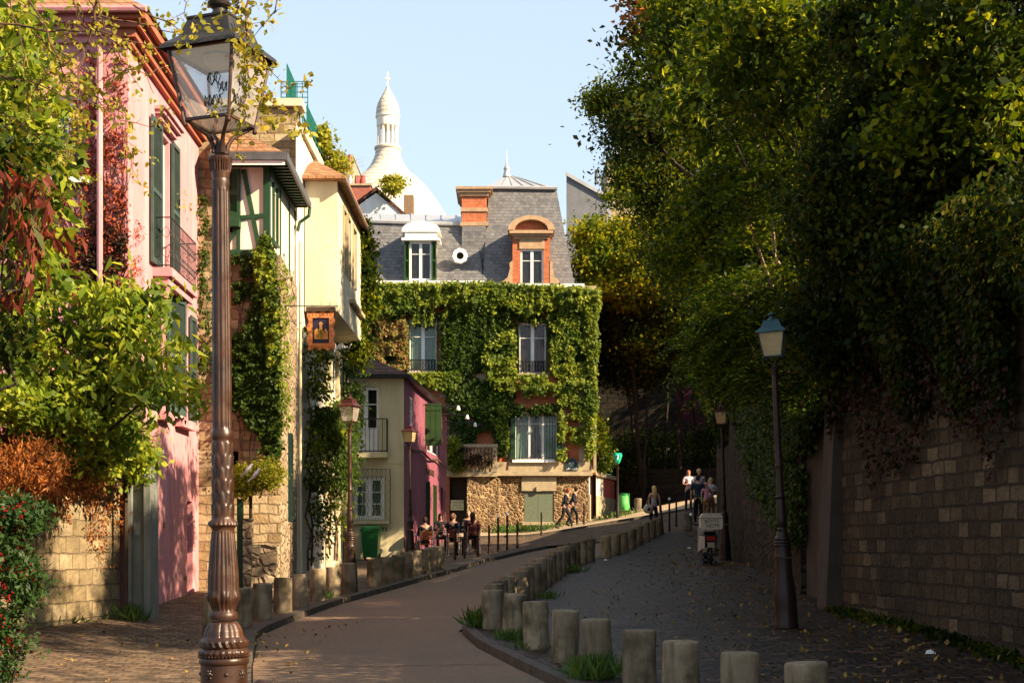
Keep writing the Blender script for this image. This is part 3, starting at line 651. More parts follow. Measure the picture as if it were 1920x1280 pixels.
# small green lantern on a dark post
t=local('green_lantern','small green glazed lantern on a dark post beside the creeper-covered house','lantern'); mb=MB(); mb.lathe([(.09,0),(.09,.4),(.06,.5),(.05,2.6),(.06,2.62)],10); mb.build('post',M['lampdark'],t,True)
mb=MB(); mb.lathe([(.06,2.62),(.12,2.7),(.22,3.0),(.2,3.12),(.12,3.14)],6); mb.build('shade',plain('green_enamel',(.01,.42,.26),(.01,.34,.2),.35,4),t)
mb=MB(); mb.box(-.03,.03,-.215,-.2,2.80,2.98); mb.ball((0,-.21,3.0),.04,8,6); mb.build('emblem',M['wpaint'],t)
put(t,Xp(1158,61.5),61.5,0,0,0,.9)
# ================= STONE BOLLARDS =================
def bollard_mesh(seed,hh=.62):
    rs=random.Random(seed); mb=MB(); ph=[rs.uniform(0,6.28) for _ in range(6)]
    def dsp(th,z): return .004*math.sin(3*th+ph[0]+z*3)+.003*math.sin(7*th+ph[1]+z*9)+.0025*math.sin(13*th+ph[2]-z*17)
    pr=[(.155,-.2),(.157,0),(.16,.03)]+[(.161-.003*i/8,.03+(hh-.05)*i/8) for i in range(1,9)]+[(.152,hh-.006),(.135,hh),(.06,hh+.003)]
    mb.lathe(pr,28,disp=dsp); return mb
protos=[]
def place_boll(px,D,label,group,i,h=0):
    x=Xp(px,D)
    if len(protos)<4:
        o=bollard_mesh(len(protos)).build('stone_bollard',M['boll'],None,True,50); protos.append(o)
    else: o=protos[i%4].copy(); COL.objects.link(o)
    o.location=(x,D,float(gz(x,D))+h); o.rotation_euler=(R(random.uniform(-2.6,2.6)),R(random.uniform(-2.6,2.6)),random.uniform(0,6.28)); k=random.uniform(.97,1.04); o.scale=(k,k,random.uniform(.97,1.05))
    tag(o,label,'bollard',group)
ordn=['first','second','third','fourth','fifth','sixth','seventh','eighth','ninth','tenth','eleventh','twelfth','thirteenth','fourteenth','fifteenth','sixteenth','seventeenth','eighteenth','nineteenth','twentieth','twenty-first','twenty-second','twenty-third','twenty-fourth','twenty-fifth','twenty-sixth','twenty-seventh','twenty-eighth','twenty-ninth','thirtieth','thirty-first','thirty-second','thirty-third','thirty-fourth']
gl='stone bollards along the left kerb'
LB=[(399,21.2),(455,22.6),(492,24),(530,25.3),(563,26.5),(595,28),(625,29),(654,30)]
LBr=['dark','shaded grey','brown stained','streaky beige','pale','mossy-footed pale','plain beige','sunlit orange-tinted']
for i,(a,b) in enumerate(LB): place_boll(a,b,f'{LBr[i]} stone bollard, {ordn[i]} from the near street lamp in the left row',gl,i)
LC=[(702,31.8),(725,32.8),(744,33.8),(762,34.7),(779,35.6),(795,36.4),(809,37.2),(822,38)]
for i,(a,b) in enumerate(LC): place_boll(a,b,f'stone bollard of the left row past the green bin, {ordn[i]} counting uphill',gl,i+1)
gr='stone bollards along the right kerb'
RB=[(1519,10.7),(1387,11.5),(1276,12.7),(1200,14),(1120,15.2),(1058,16.6),(1006,18.2),(963,19.8),(925,21.2),(929,22.6),(938,23.5),(951,24.4),(976,25.6)]
RBh=['stained brown','pale clean','dark-topped','tall yellowish','grass-footed','dark mossy','light grey','lichen-speckled','narrow pale','half-hidden flat','half-hidden grey','small','broad greenish']
for i,(a,b) in enumerate(RB): place_boll(a,b,f'{RBh[i]} stone bollard, {ordn[i]} of the right row counting from the camera',gr,i,-.03)
RC=[(988,26.7),(1000,27.9),(1011,29.1),(1021,30.3),(1031,31.5),(1040,32.7),(1049,33.9),(1058,35.0),(1067,36.1)]
for i,(a,b) in enumerate(RC): place_boll(a,b,f'stone bollard in the close-set middle stretch of the right row, {ordn[i]} of nine going uphill',gr,i+1)
RD=[(1078,37.8),(1091,38.8),(1104,39.9)]
for i,(a,b) in enumerate(RD): place_boll(a,b,f'stone bollard, {ordn[i]} of the trio just below the gap in the right row',gr,i+2)
RE=[(1136,42),(1153,43.3),(1169,44.6),(1183,45.9),(1197,47.2),(1210,48.4),(1222,49.5),(1233,50.4)]
for i,(a,b) in enumerate(RE): place_boll(a,b,f'stone bollard, {ordn[i]} of the eight above the gap at the top of the right row',gr,i)
place_boll(1196,63,'lone pale stone bollard on the far pavement behind the blonde woman',None,1); place_boll(1290,51.5,'low stone bollard in front of the woman in the pink-white top',None,2)
# ================= METAL POSTS =================
def post(px,D,h,label,ball=False,tilt=0):
    x=Xp(px,D); t=thing('street_post',label,'post',(x,D,float(gz(x,D))),'thin metal posts'); z=t.location.z
    mb=MB(); mb.lathe([(.045,-.2),(.045,.1),(.038,.14),(.034,h-.12),(.04,h-.1),(.034,h-.06),(.03,h-.01),(.012,h)],10,(x,D,z)); mb.build('shaft',M['lampdark'],t,True)
    if ball: mb=MB(); mb.ball((x,D,z+h+.03),.055,12,8); mb.build('white_knob',M['wpaint'],t,True)
    t.rotation_euler=(0,R(tilt),0)
for i,(px,D) in enumerate([(853,43),(871,44),(896,45),(917,46.5)]): post(px,D,.93,f'black metal post in front of the cafe tables, {ordn[i]} from the left')
post(934,47.2,1.13,'taller black post with a white knob, left of the pair before the rubble wall',True); post(951,48.2,1.18,'taller black post with a white knob, right of the pair before the rubble wall',True)
post(970,49,.93,'black metal post just right of the two white-knobbed posts'); post(1015,59,.95,'black metal post standing before the green wall panel'); post(1095,61,.95,'black metal post just right of the walking couple')
post(1243,51.3,1.0,'leaning black post just right of the blonde woman',False,-5); post(1255,52,1.1,'upright black post with a white knob near the blonde woman',True); post(1268,53.5,.9,'thin black post between the blonde woman and the standing group')
mb=MB(); x=Xp(490,6.2); D=6.2; t=thing('ball_bollard','short dark iron bollard with a glossy ball top beside the near lamp','bollard',(x,D,float(gz(x,D)))); z=t.location.z
mb.lathe([(.05,0),(.045,.1),(.035,.8),(.04,.9)],14,(x,D,z)); mb.build('shaft',M['lamp'],t,True); mb=MB(); mb.ball((x,D,z+.985),.05,20,14,(1,1,1.15)); mb.build('ball_top',M['lampdark'],t,True)
# ================= PINK HOUSE (left) =================
g0=lambda x,y: float(gz(x,y))
PH=thing('pink_house','tall salmon pink house with teal shutters and terracotta cornice left of the near lamp','house',(-6.4,26,g0(-6.4,26)))
fS=Face((-6.26,23.2),(-6.39,29)); fF=Face((-11.5,23.2),(-6.26,23.2))
hF=fF.hole(96,160,178,335); 
hU=(fS.u(299),fS.u(317),6.5,9.0); hA=(fS.u(296),fS.u(309),4.0,6.15); hB=(fS.u(329),fS.u(351),3.98,6.1); hD=(fS.u(351),fS.u(361),.2,2.45,.2)
mb=MB(); fS.wall(mb,0,fS.L,-.5,10.05,[hU,hA,hB,hD],.5); fF.wall(mb,0,fF.L,-.5,10.05,[hF]); mb.quad((-11.5,23.2,-.5),(-11.5,29,-.5),(-11.5,29,10.05),(-11.5,23.2,10.05)); mb.quad((-11.5,29,-.5),(-6.39,29,-.5),(-6.39,29,10.05),(-11.5,29,10.05))
wallo=mb.build('wall',[M['pink'],M['dark']],PH)
window(fF,PH,hF,2,3,curt=('wpaint_curt' if 0 else 'curtain',0)); sill(fF,PH,hF[0],hF[1],hF[2],'wpaint')
window(fS,PH,hU,2,[.35,.7]); window(fS,PH,hA,2,3); window(fS,PH,hB,2,3)
W=hU[1]-hU[0]
shutter(PH,fS,fS.u(298),fS.u(279),6.5,9.05,'teal'); shutter(PH,fS,fS.u(318),fS.u(331),6.5,9.05,'teal')
shutter(PH,fS,fS.u(295),fS.u(284),4.0,6.15,'teal'); shutter(PH,fS,fS.u(310),fS.u(327),4.0,6.15,'teal',ang=R(12)); shutter(PH,fS,fS.u(352.5),fS.u(363),3.98,6.1,'teal')
mb=MB(); fS.box(mb,hU[0]-.3,hU[1]+.25,9.12,9.2,.0,.1); fS.box(mb,hU[0]-.36,hU[1]+.31,9.203,9.27,.0,.17); fS.box(mb,hU[0]-.4,hU[1]+.35,9.273,9.33,.0,.22); mb.build('pediment',M['pink'],PH)
sill(fS,PH,hB[0],hB[1],3.98,'pink',.16,.16); sill(fS,PH,hA[0],hA[1],3.98,'pink',.16,.16)
# balcony
mb=MB(); a,b=fS.u(286),fS.u(337); fS.box(mb,a,b,6.3,6.45,0,.34); fS.box(mb,a+.06,b-.06,6.16,6.297,0,.27)
for uu in (a+.15,b-.35):
    mb.extr([fS.p(uu,6.16,0),fS.p(uu,6.16,.25),fS.p(uu,5.95,.18),fS.p(uu,5.75,.0)],fS.d.to_3d()*.2,0)
bo=mb.build('balcony',M['pink'],PH)
mb=MB(); rail(mb,[fS.p(a+.02,0,0)[:2]+(0,),fS.p(a+.02,0,.31)[:2]+(0,),fS.p(b-.02,0,.31)[:2]+(0,),fS.p(b-.02,0,0)[:2]+(0,)],6.46,7.33,.11,.008,True); mb.build('railing',M['iron'],bo)
# cornice and hipped roof
mb=MB()
for (z0,z1,o) in ((9.72,9.82,.08),(9.82,9.95,.16),(9.95,10.05,.25),(10.05,10.2,.36)):
    fS.box(mb,-o,fS.L+.02,z0,z1-.003,-.2,o)
mb.build('cornice',M['orange'],PH)
mb=MB()
for (z0,z1,o) in ((9.75,9.86,.08),(9.86,10.0,.16),(10.0,10.2,.3)): fF.box(mb,0,fF.L-.205,z0,z1-.003,-.2,o)
mb.build('cornice',M['pink'],PH)
mb=MB(); e=.42; zz=10.2; A=(-11.5,23.2-e,zz);B=(-6.26+e,23.2-e,zz);C_=(-6.39+e,29.2,zz);D_=(-11.5,29.2,zz); r0=(-9.2,26.1,12.6); r1=(-9.2,26.4,12.6)
for q_ in ((A,B,r0,r0),(B,C_,r1,r0),(C_,D_,r1,r1),(D_,A,r0,r1)):
    vs=[];[vs.append(p) for p in q_ if p not in vs]; mb.add(vs,[tuple(range(len(vs)))])
mb.add([A,B,C_,D_],[(3,2,1,0)]); mb.build('roof',M['tile'],PH)
mb=MB(); x=Xp(187,23.1); mb.tube([(x,23.1,9.7),(x,23.1,.2)],.05,8); mb.build('drainpipe',M['pink'],PH,True); mb=MB(); mb.tube([(-11,22.75,10.16),(-5.85,22.75,10.16)],.06,8); mb.build('gutter',M['pink'],PH,True)
# small blue house number and vents
mb=MB(); fS.box(mb,fS.u(306),fS.u(309),1.9,2.0,0,.012); mb.build('vent',M['iron'],PH); mb=MB(); fS.box(mb,fS.u(346),fS.u(350),.9,.98,0,.012); mb.build('vent',M['iron'],PH)
# ---- gate portal
GP=thing('garden_gate','grey painted gate portal with cornice against the pink house','gate',(-6.05,22.9,g0(-6.05,22.9)))
mb=MB(); mb.box(-6.24,-6.13,22.9,23.45,-.3,3.02); mb.box(-5.93,-5.83,22.9,23.45,-.3,3.02); mb.box(-6.13,-5.93,22.9,23.45,2.75,3.02); mb.box(-6.27,-5.8,22.86,23.5,3.023,3.09); mb.box(-6.3,-5.76,22.8,23.55,3.093,3.16)
mb.box(-5.90,-5.824,22.893,23.457,-.3,.75)
for zz in np.arange(.9,2.7,.28): mb.box(-5.835,-5.826,22.95,23.1,zz,zz+.02)
mb.build('frame',M['greydoor'],GP)
mb=MB(); mb.box(-6.128,-5.932,23.0,23.05,-.2,2.748); d_=mb.build('door',M['greydoor'],GP); mb=MB(); mb.box(-6.11,-6.0,22.975,22.998,1.75,1.95); mb.box(-6.09,-6.02,22.968,22.974,1.8,1.83); mb.build('letter_box',plain('plaque_grey',(.28,.28,.24),(.2,.2,.17),.5),d_)
# ---- garden wall
gw=[(-6.33,22.95),(-6.75,20.9),(-7.3,18.9),(-8.2,16.5),(-9.5,13.5)]
mb=MB()
for a,b in zip(gw[1:],gw): 
    f=Face(a,b); f.box(mb,0,f.L,-.6,3.0,-.4,0); f.box(mb,-.02,f.L+.01,3.003,3.12,-.45,.05)
GW=mb.build('garden_wall',M['stoneG'],None); tag(GW,'sun-dappled pale stone garden wall under the green foliage at the far left','wall')
mb=MB(); mb.tube([(Xp(236,22.6),22.6,3.1),(Xp(236,22.6),22.6,.3)],.035,8); tag(mb.build('downpipe',M['wood'],None,True),'dark brown downpipe between the garden wall and the grey gate','pipe')
# ================= STONE HOUSE =================
SH=thing('stone_house','old stone and half-timbered house with green beams and creeper, behind the near lamp','house',(-5,30,g0(-5,30)))
f1=Face((-6.41,29),(-4.72,29)); f2=Face((-4.72,29),(-4.93,32.6)); f3=Face((-5.98,29.02),(-4.97,29.02)); f4=Face((-4.97,29.02),(-4.99,32.6))
hn=(f1.u(430),f1.u(444),f1.z(430,1090),f1.z(430,945),.25)
mb=MB(); f1.wall(mb,0,f1.L,-.5,7.5,[(f1.u(433),f1.u(447),2.9,3.5)]); mb.quad(f1.p(0,7.5),f1.p(f1.u(428),7.5),f1.p(f1.u(428),10.25),f1.p(0,10.25)); mb.quad(f1.p(0,7.5),f1.p(0,7.5,-3.6),f1.p(0,10.25,-3.6),f1.p(0,10.25)); mb.quad(f1.p(0,10.25),f1.p(.45,10.25),f1.p(.45,10.25,-3.6),f1.p(0,10.25,-3.6))
mb.quad(f1.p(0,7.5),f1.p(f1.L,7.5),(-4.93,32.6,7.5),(-6.4,32.6,7.5)); mb.build('wall',[M['stone'],M['dark']],SH)
mb=MB(); f2.wall(mb,0,f2.L,-.5,7.5,[(f2.u(541),f2.u(547),2.2,3.9)]); mb.build('side_wall',[M['rubbleL'],M['dark']],SH)
mb=MB(); f3.wall(mb,0,f3.L,7.5,9.42,[(f3.u(418),f3.u(451),7.95,9.15)]); h4=(f4.u(511),f4.u(517.5),8.0,8.95); f4.wall(mb,0,f4.L,7.45,9.42,[h4,(f4.u(531),f4.u(535),7.55,7.95)],.3); mb.build('upper_wall',[M['white'],M['dark']],SH)
bm_=MB(); B_=lambda u0,u1,z0,z1: f3.box(bm_,u0,u1,z0,z1,-.05,.045)
zt=9.4
B_(f3.L-.1,f3.L+.03,7.5,zt); B_(0,f3.L-.103,7.48,7.6); B_(0,f3.L-.103,9.28,zt)
def beam(ax,ay,bx_,by,wd=.09,w1=.04):
    ua,za,ub,zb=f3.u(ax),Zp(ay,29),f3.u(bx_),Zp(by,29); d=Vector((ub-ua,zb-za)); nn=Vector((-d.y,d.x)).normalized()*wd/2
    q=[(ua+nn.x,za+nn.y),(ua-nn.x,za-nn.y),(ub-nn.x,zb-nn.y),(ub+nn.x,zb+nn.y)]; bm_.hexa([f3.p(*p,-.05) for p in q]+[f3.p(*p,w1) for p in q])
beam(457,318,487,470); beam(452,408,497,404,.08,.043); beam(447,430,447,470,.08,.043); beam(426,460,444,425,.07,.05); 
for px in (497.5,): f4.box(bm_,-.002,.13,7.5,zt,0,.03)
f4.box(bm_,h4[0]-.07,h4[0],7.9,9.1,0,.05); f4.box(bm_,h4[1],h4[1]+.07,7.9,9.1,0,.05); f4.box(bm_,h4[0]-.07,h4[1]+.07,7.84,7.9,0,.06); f4.box(bm_,h4[0],f4.L,7.47,7.53,0,.04); f4.box(bm_,0,f4.L,9.2,9.3,0,.05)
for px in (524,541): f4.box(bm_,f4.u(px),f4.u(px)+.05,7.53,9.2,0,.03)
bm_.build('timber_beams',M['gpaint'],SH)
shutter(SH,f3,f3.u(427),f3.u(451),Zp(408,29),Zp(318,29),'gpaint',w=.04)
mb=MB(); f3.box(mb,f3.u(420),f3.u(452),Zp(428,29),Zp(410,29),0,.22); mb.build('window_box',M['gpaint'],SH)
# shed roof with rafters
mb=MB(); ex=-4.52; e=[(-6.05,28.45,9.42),(ex,28.45,9.42),(ex-.12,32.7,9.42),(-6.05,32.7,9.42)]; top=[(-6.05,29.3,10.15),(-5.75,29.3,10.15),(-5.75,32.7,10.15),(-6.05,32.7,10.15)]
mb.add(e+top,[(0,1,5,4),(1,2,6,5),(4,5,6,7)]); mb.build('roof',M['tile'],SH)
mb=MB(); mb.box(-6.05,ex,28.42,28.46,9.28,9.44); mb.extr([(ex-.02,28.44,9.28),(ex+.03,28.44,9.28),(ex+.03,28.44,9.44),(ex-.02,28.44,9.44)],(-.12,4.26,0),0); mb.build('gutter',M['zinc'] if 0 else plain('lead_fascia',(.08,.08,.085),(.05,.05,.055),.5,4),SH)
mb=MB(); mb.box(-6.05,ex-.03,28.47,28.5,9.19,9.277); mb.build('fascia',M['wpaint'],SH)
mb=MB(); mb.quad((-6.05,28.5,9.40),(ex-.03,28.5,9.40),(ex-.13,32.65,9.40),(-6.05,32.65,9.40))
for i in range(17):
    y=28.6+i*.245; mb.box(-4.96,ex-.05-.12*(i/17),y,y+.06,9.3,9.397)
mb.tube([(ex-.1,32.5,9.3),(ex-.12,32.5,9.1),(-4.85,32.5,8.95),(-4.9,32.5,8.75)],.04,8); mb.build('rafters',M['gpaint'],SH)
mb=MB(); f2.box(mb,f2.u(540),f2.u(548),2.1,4.0,.0,.02)
for i in range(8): u=f2.u(540)+i*.07; mb.tube([f2.p(u,2.1,.06),f2.p(u,4.0,.06)],.01,4)
mb.build('window_grille',M['dgreen'],SH)
# iron wall lamp arm and wire holding the sign
mb=MB(); mb.tube([(-4.9,29.0,Zp(573,29)),(Xp(634,33.4),33.4,Zp(574,33.4))],.012,5); 
for px in (585,602,618): x=Xp(px,33.3); mb.tube([(x,33.3,Zp(574,33.3)),(x,33.3,Zp(574,33.3)+.1)],.006,4)
tag(mb.build('sign_rod',M['iron'],None),'thin iron rod running from the creeper-clad corner to the painted sign','rod')
# brick patches, green door post, stone pier of the little gate
GG=thing('gate_post','green wooden post and stone pier of a small gate beneath the yellow-green bush','gate',(-5.4,27.6,g0(-5.4,27.6)))
mb=MB(); mb.box(Xp(445,27.4),Xp(456,27.4),27.35,27.45,.2,Zp(935,27.4)); mb.build('post',M['gpaint'],GG); mb=MB(); mb.box(Xp(457,27.4),Xp(472,27.4),27.3,27.6,.1,2.1); mb.box(Xp(472.5,27.6),Xp(520,27.6),27.5,27.9,.1,1.6); mb.build('pier',M['rubbleL'],GG)
# ================= CREAM HOUSE WITH BAY =================
CH=thing('cream_house','tall cream house with an overhanging yellow bay, roof terrace and vines','house',(-5,36,g0(-5,36)))
m1=Face((-4.955,32.62),(-5.02,43.6)); hW=(m1.u(594),m1.u(603.5),1.98,3.6,.35)
mb=MB(); m1.wall(mb,0,m1.L,-.5,11.25,[(m1.u(594),m1.u(603.5),1.98,3.6)],.35); mb.quad((-5.02,43.6,-.5),(-9,43.6,-.5),(-9,43.6,11.25),(-5.02,43.6,11.25)); mb.quad((-9,33.1,11.25),(-5,33.1,11.25),(-5.02,43.6,11.25),(-9,43.6,11.25)); mb.build('wall',[M['white'],M['dark']],CH)
window(m1,CH,(m1.u(594),m1.u(603.5),1.98,3.6),2,3,mat='gpaint',w=-.1); sill(m1,CH,m1.u(594),m1.u(603.5),1.98,'white',.1,.14)
mb=MB(); mb.box(-9,-5.0,32.98,33.4,6.0,11.72); mb.build('gable_wall',M['stone'],CH)
mb=MB(); mb.box(-9,-4.85,32.85,33.45,11.723,11.9); mb.box(-5.14,-4.88,33.453,36.9,11.25,11.5); mb.build('coping',M['ochre'],CH)
mb=MB(); mb.box(-5.1,-4.956,32.63,32.8,-.4,9.0); mb.build('pilaster',M['ochre'],CH)
# bay
b1=Face((-4.94,33.9),(-4.16,33.9)); b2=Face((-4.16,33.9),(-4.13,39.3)); zb,zt=7.15,10.35
hb=[(b2.u(643),b2.u(647),8.3,9.8),(b2.u(651),b2.u(655),8.3,9.8),(b2.u(661),b2.u(666),8.3,9.8)]
BY=MB(); b1.wall(BY,0,b1.L,zb,zt); b2.wall(BY,0,b2.L,zb,zt,hb,.15); BY.quad((-4.13,39.3,zb),(-5,39.3,zb),(-5,39.3,zt),(-4.13,39.3,zt)); BY.quad((-4.94,33.9,zb),(-4.16,33.9,zb),(-4.13,39.3,zb),(-5,39.3,zb)); b=BY.build('bay',[M['ochre'],M['dark']],CH)
mb=MB()
for h in hb:
    b2.box(mb,h[0]-.06,h[1]+.06,h[3]+.003,h[3]+.12,0,.05); b2.box(mb,h[0]-.07,h[0]-.01,h[2],h[3],0,.04); b2.box(mb,h[1]+.01,h[1]+.07,h[2],h[3],0,.04)
b2.box(mb,b2.u(655),b2.L+.1,7.75,7.85,0,.12); mb.build('trim',M['wood'] if 0 else M['lime'],b)
mb=MB(); x0,x1,y0,y1=-5.15,-3.93,33.6,39.6; E=[(x0,y0,10.3),(x1,y0,10.3),(x1,y1,10.3),(x0,y1,10.3)]; rd=[(-4.86,35.0,11.05),(-4.86,38.9,11.05)]
mb.add([E[0],E[1],rd[0]],[(0,1,2)]); mb.add([E[1],E[2],rd[1],rd[0]],[(0,1,2,3)]); mb.add([E[2],E[3],rd[1]],[(0,1,2)]); mb.add([E[3],E[0],rd[0],rd[1]],[(0,1,2,3)]); mb.add([(p[0],p[1],10.24) for p in E]+E,[(0,1,2,3),(0,1,5,4),(1,2,6,5),(2,3,7,6)]); mb.build('roof',M['tile'],b)
mb=MB(); mb.box(-3.99,-3.93,33.6,39.6,10.14,10.237); mb.build('gutter',M['wood'],b)
# terrace rail and lattice screens
mb=MB()
def lattice(p0,p1,z0,z1,st=.12,slope=0):
    a=Vector(p0);b=Vector(p1);L=(b-a).length; n=max(2,int(L/st))
    zt=lambda t: z1+slope*t
    for i in range(n+1):
        q=a.lerp(b,i/n); mb.tube([(q.x,q.y,z0),(q.x,q.y,zt(i/n))],.014,4,cap=False)
    k=max(2,int((z1-z0)/st))
    for j in range(k+1):
        z=z0+(z1-z0)*j/k; mb.tube([(a.x,a.y,z),(b.x,b.y,z+slope*(j/k))],.012,4,cap=False)
lattice((Xp(527,34),34,0),(Xp(577,34),34,0),11.9,12.65); lattice((-5.3,33.5,0),(-5.32,35.0,0),11.75,12.9,.1); lattice((-5.12,35.5,0),(-5.12,38.2,0),11.55,12.55,.12)
mb.build('lattice_screen',M['trellis'],CH)
mb=MB(); rail(mb,[(-5.0,33.5,0),(-5.0,38.6,0)],11.3,11.82,.5,.02); mb.build('railing',M['trellis'],CH)
mb=MB(); mb.tube([(Xp(563,32.5),32.5,.6),(Xp(563,32.5),32.5,8.5)],.035,8); mb.build('drainpipe',M['cream'],CH,True); mb=MB(); mb.tube([(-4.9,37.6,.7),(-4.9,37.6,7.1)],.04,8); mb.build('drainpipe',M['cream'],CH,True)
mb=MB()
for i,(y) in enumerate((38.5,40.3,42.2)): mb=MB(); mb.box(-4.99,-4.9,y,y+.35,.2,7.1); mb.build('pilaster',M['cream'],CH)
# painted hanging sign (scalloped frame, dark blue panel with a golden crowned shape)
HS=thing('hanging_sign','ornate orange-framed painted sign on dark blue hanging under the yellow bay','sign',(Xp(602,33.2),33.2,Zp(655,33.2)))
D=33.2; cx,cz=Xp(602,D),Zp(620,D); hw,hh=25/F*D,35/F*D
mb=MB(); pts=[]; 
def per(n,hw_,hh_,am,fq):
    out=[]
    for i in range(n):
        t=4*i/n; k=int(t); f=t-k; c=[(-1,-1),(1,-1),(1,1),(-1,1)]; a=c[k];b=c[(k+1)%4]; x=a[0]+(b[0]-a[0])*f; z=a[1]+(b[1]-a[1])*f
        s=1+am*(math.sin(f*fq*math.pi*2)+.6*abs(math.sin(f*fq*math.pi*3.5))); out.append((cx+x*hw_*s,D,cz+z*hh_*s))
    return out
o1=per(96,hw*.97,hh*.97,.07,3); i1=per(96,hw*.62,hh*.68,0,1); n=96
vs=[(p[0],D-.03,p[2]) for p in o1]+[(p[0],D-.05,p[2]) for p in i1]+[(p[0],D+.03,p[2]) for p in o1]+[(p[0],D+.05,p[2]) for p in i1]
mb.add(vs,[(i,(i+1)%n,n+(i+1)%n,n+i) for i in range(n)]+[(2*n+i,2*n+(i+1)%n,3*n+(i+1)%n,3*n+i) for i in range(n)]+[(i,(i+1)%n,2*n+(i+1)%n,2*n+i) for i in range(n)])
for i in range(0,96,4): mb.ball(((o1[i][0]+i1[i][0])/2,D-.05,(o1[i][2]+i1[i][2])/2),.02,6,5,(1.3,.6,1))
mb.build('frame',plain('orange_sign_frame',(.62,.22,.08),(.4,.12,.03),.6,20),HS)
mb=MB(); mb.box(cx-hw*.63,cx+hw*.63,D-.02,D+.02,cz-hh*.69,cz+hh*.69); mb.build('panel',plain('navy_panel',(.01,.015,.05),(.02,.012,.03),.6,20),HS)
mb=MB(); gy=D-.021
mb.extr([(cx-.15,gy,cz-.2),(cx+.16,gy,cz-.2),(cx+.16,gy,cz-.02),(cx+.11,gy,cz+.06),(cx+.07,gy,cz-.02),(cx+.03,gy,cz+.04),(cx+.03,gy,cz+.13),(cx+.05,gy,cz+.17),(cx,gy,cz+.21),(cx-.05,gy,cz+.17),(cx-.03,gy,cz+.12),(cx-.04,gy,cz),(cx-.1,gy,cz+.06),(cx-.15,gy,cz)],(0,-.012,0),0); mb.build('painted_emblem',plain('gold_paint',(.50,.26,.05),(.35,.12,.04),.5,25),HS)
mb=MB(); mb.box(cx-hw-.03,cx+hw+.02,D-.08,D+.1,cz+hh*1.02,cz+hh*1.02+.1); mb.build('canopy',M['wood'],HS)
# ================= PINK CAFE =================
PC=thing('pink_cafe','small two-storey cafe house, cream front and hot pink side, brown tiled roof and green shutters','house',(-3.5,46,g0(-3.5,46)))
c1=Face((-6.2,45.5),(-3.46,45.5)); c2=Face((-3.46,45.5),(-2.68,58.5))
hd=(c1.u(660),c1.u(711),Zp(848,45.5),Zp(725,45.5)); hw_=(c1.u(663),c1.u(720),Zp(973,45.5),Zp(893,45.5))
mb=MB(); c1.wall(mb,0,c1.L,-.3,6.97,[hd,hw_]); mb.build('front_wall',[M['cream'],M['dark']],PC)
hs=[(c2.u(768),c2.u(774),Zp(796,46.8),Zp(741,46.8)),(c2.u(801),c2.u(824),5.0,6.5),(c2.u(800),c2.u(806),1.3,4.6-.75),(c2.u(812),c2.u(819),1.3,3.85),(c2.u(826),c2.u(831),1.3,3.85)]
mb=MB(); c2.wall(mb,0,c2.L,.0,6.97,hs,.4); mb.quad((-2.68,58.5,0),(-6.2,58.5,0),(-6.2,58.5,6.97),(-2.68,58.5,6.97)); mb.build('side_wall',[M['pinkhot'],M['dark']],PC)
window(c1,PC,hd,2,[.36,.52,.76],fr=.09,mid=.14); window(c1,PC,hw_,2,3,fr=.12,mid=.22,curt=('curtain',0))
mb=MB(); c1.box(mb,hd[0]+.02,hd[1]-.02,hd[2]+.05,hd[2]+.75,-.1,-.07); mb.build('door_panel',M['wpaint'],PC)
window(c2,PC,hs[0],1,2,w=-.05); window(c2,PC,hs[1],2,3,w=-.1)
for px0,px1 in ((796,801),): pass
pc=-3.46
def perp(px0,px1,z0,z1,D):  # leaf standing square to the wall
    a,b=Xp(px0,D),Xp(px1,D); mb=MB(); mb.box(a,b,D,D+.045,z0,z1); n=3
    for i in range(1,n): x=a+(b-a)*i/n; mb.box(x-.006,x+.006,D-.008,D-.001,z0+.03,z1-.03)
    for z in (z0+.2,z1-.25): mb.box(a+.02,b-.02,D-.02,D-.009,z,z+.07)
    mb.build('shutter',M['gleaf'],PC)
perp(797,828,5.14,6.66,51.1); perp(798,806.5,2.0,3.86,51.4); perp(809,819.5,2.0,3.8,53.6); perp(827,834,2.0,3.75,57.5)
# iron balconette + slab, lower grille
mb=MB(); z0=Zp(848,45.2); mb.box(-5.25,Xp(727,45.3),45.1,45.5,z0-.16,z0-.003); mb.build('balcony',M['cream'],PC)
mb=MB(); xr=Xp(725,45.15); rail(mb,[(-5.2,45.15,0),(xr,45.15,0),(xr,45.48,0)],z0+.02,z0+1.07,.13,.011); mb.build('railing',M['iron'],PC)
mb=MB(); xa,xb=Xp(655,45.35),Xp(732,45.35); za,zb_=Zp(980,45.35),Zp(879,45.35); mb.tube([(xa,45.35,za),(xb,45.35,za),(xb,45.35,zb_),(xa,45.35,zb_),(xa,45.35,za)],.012,4)
n=9
for i in range(n+1):
    for sg in (1,-1):
        pts=[]
        for k in range(13):
            z=za+(zb_-za)*k/12; x=xa+(xb-xa)*i/n+sg*.04*math.sin(k*1.57); x=min(xb,max(xa,x)); pts.append((x,45.35,z))
        mb.tube(pts,.007,4,cap=False)
mb.build('window_grille',M['iron'],PC); sill(c1,PC,hw_[0]-.05,hw_[1]+.1,hw_[2]-.05,'cream',.1,.2)
mb=MB(); c1.box(mb,0,c1.L,4.18,4.22,0,.02); mb.build('string_course',M['cream'],PC)
mb=MB(); E=[(-6.4,45.1,7.0),(-3.25,45.1,7.0),(-2.45,58.8,7.0),(-6.4,58.8,7.0)]; rd=[(-5.3,47.0,8.0),(-4.9,57.5,8.0)]
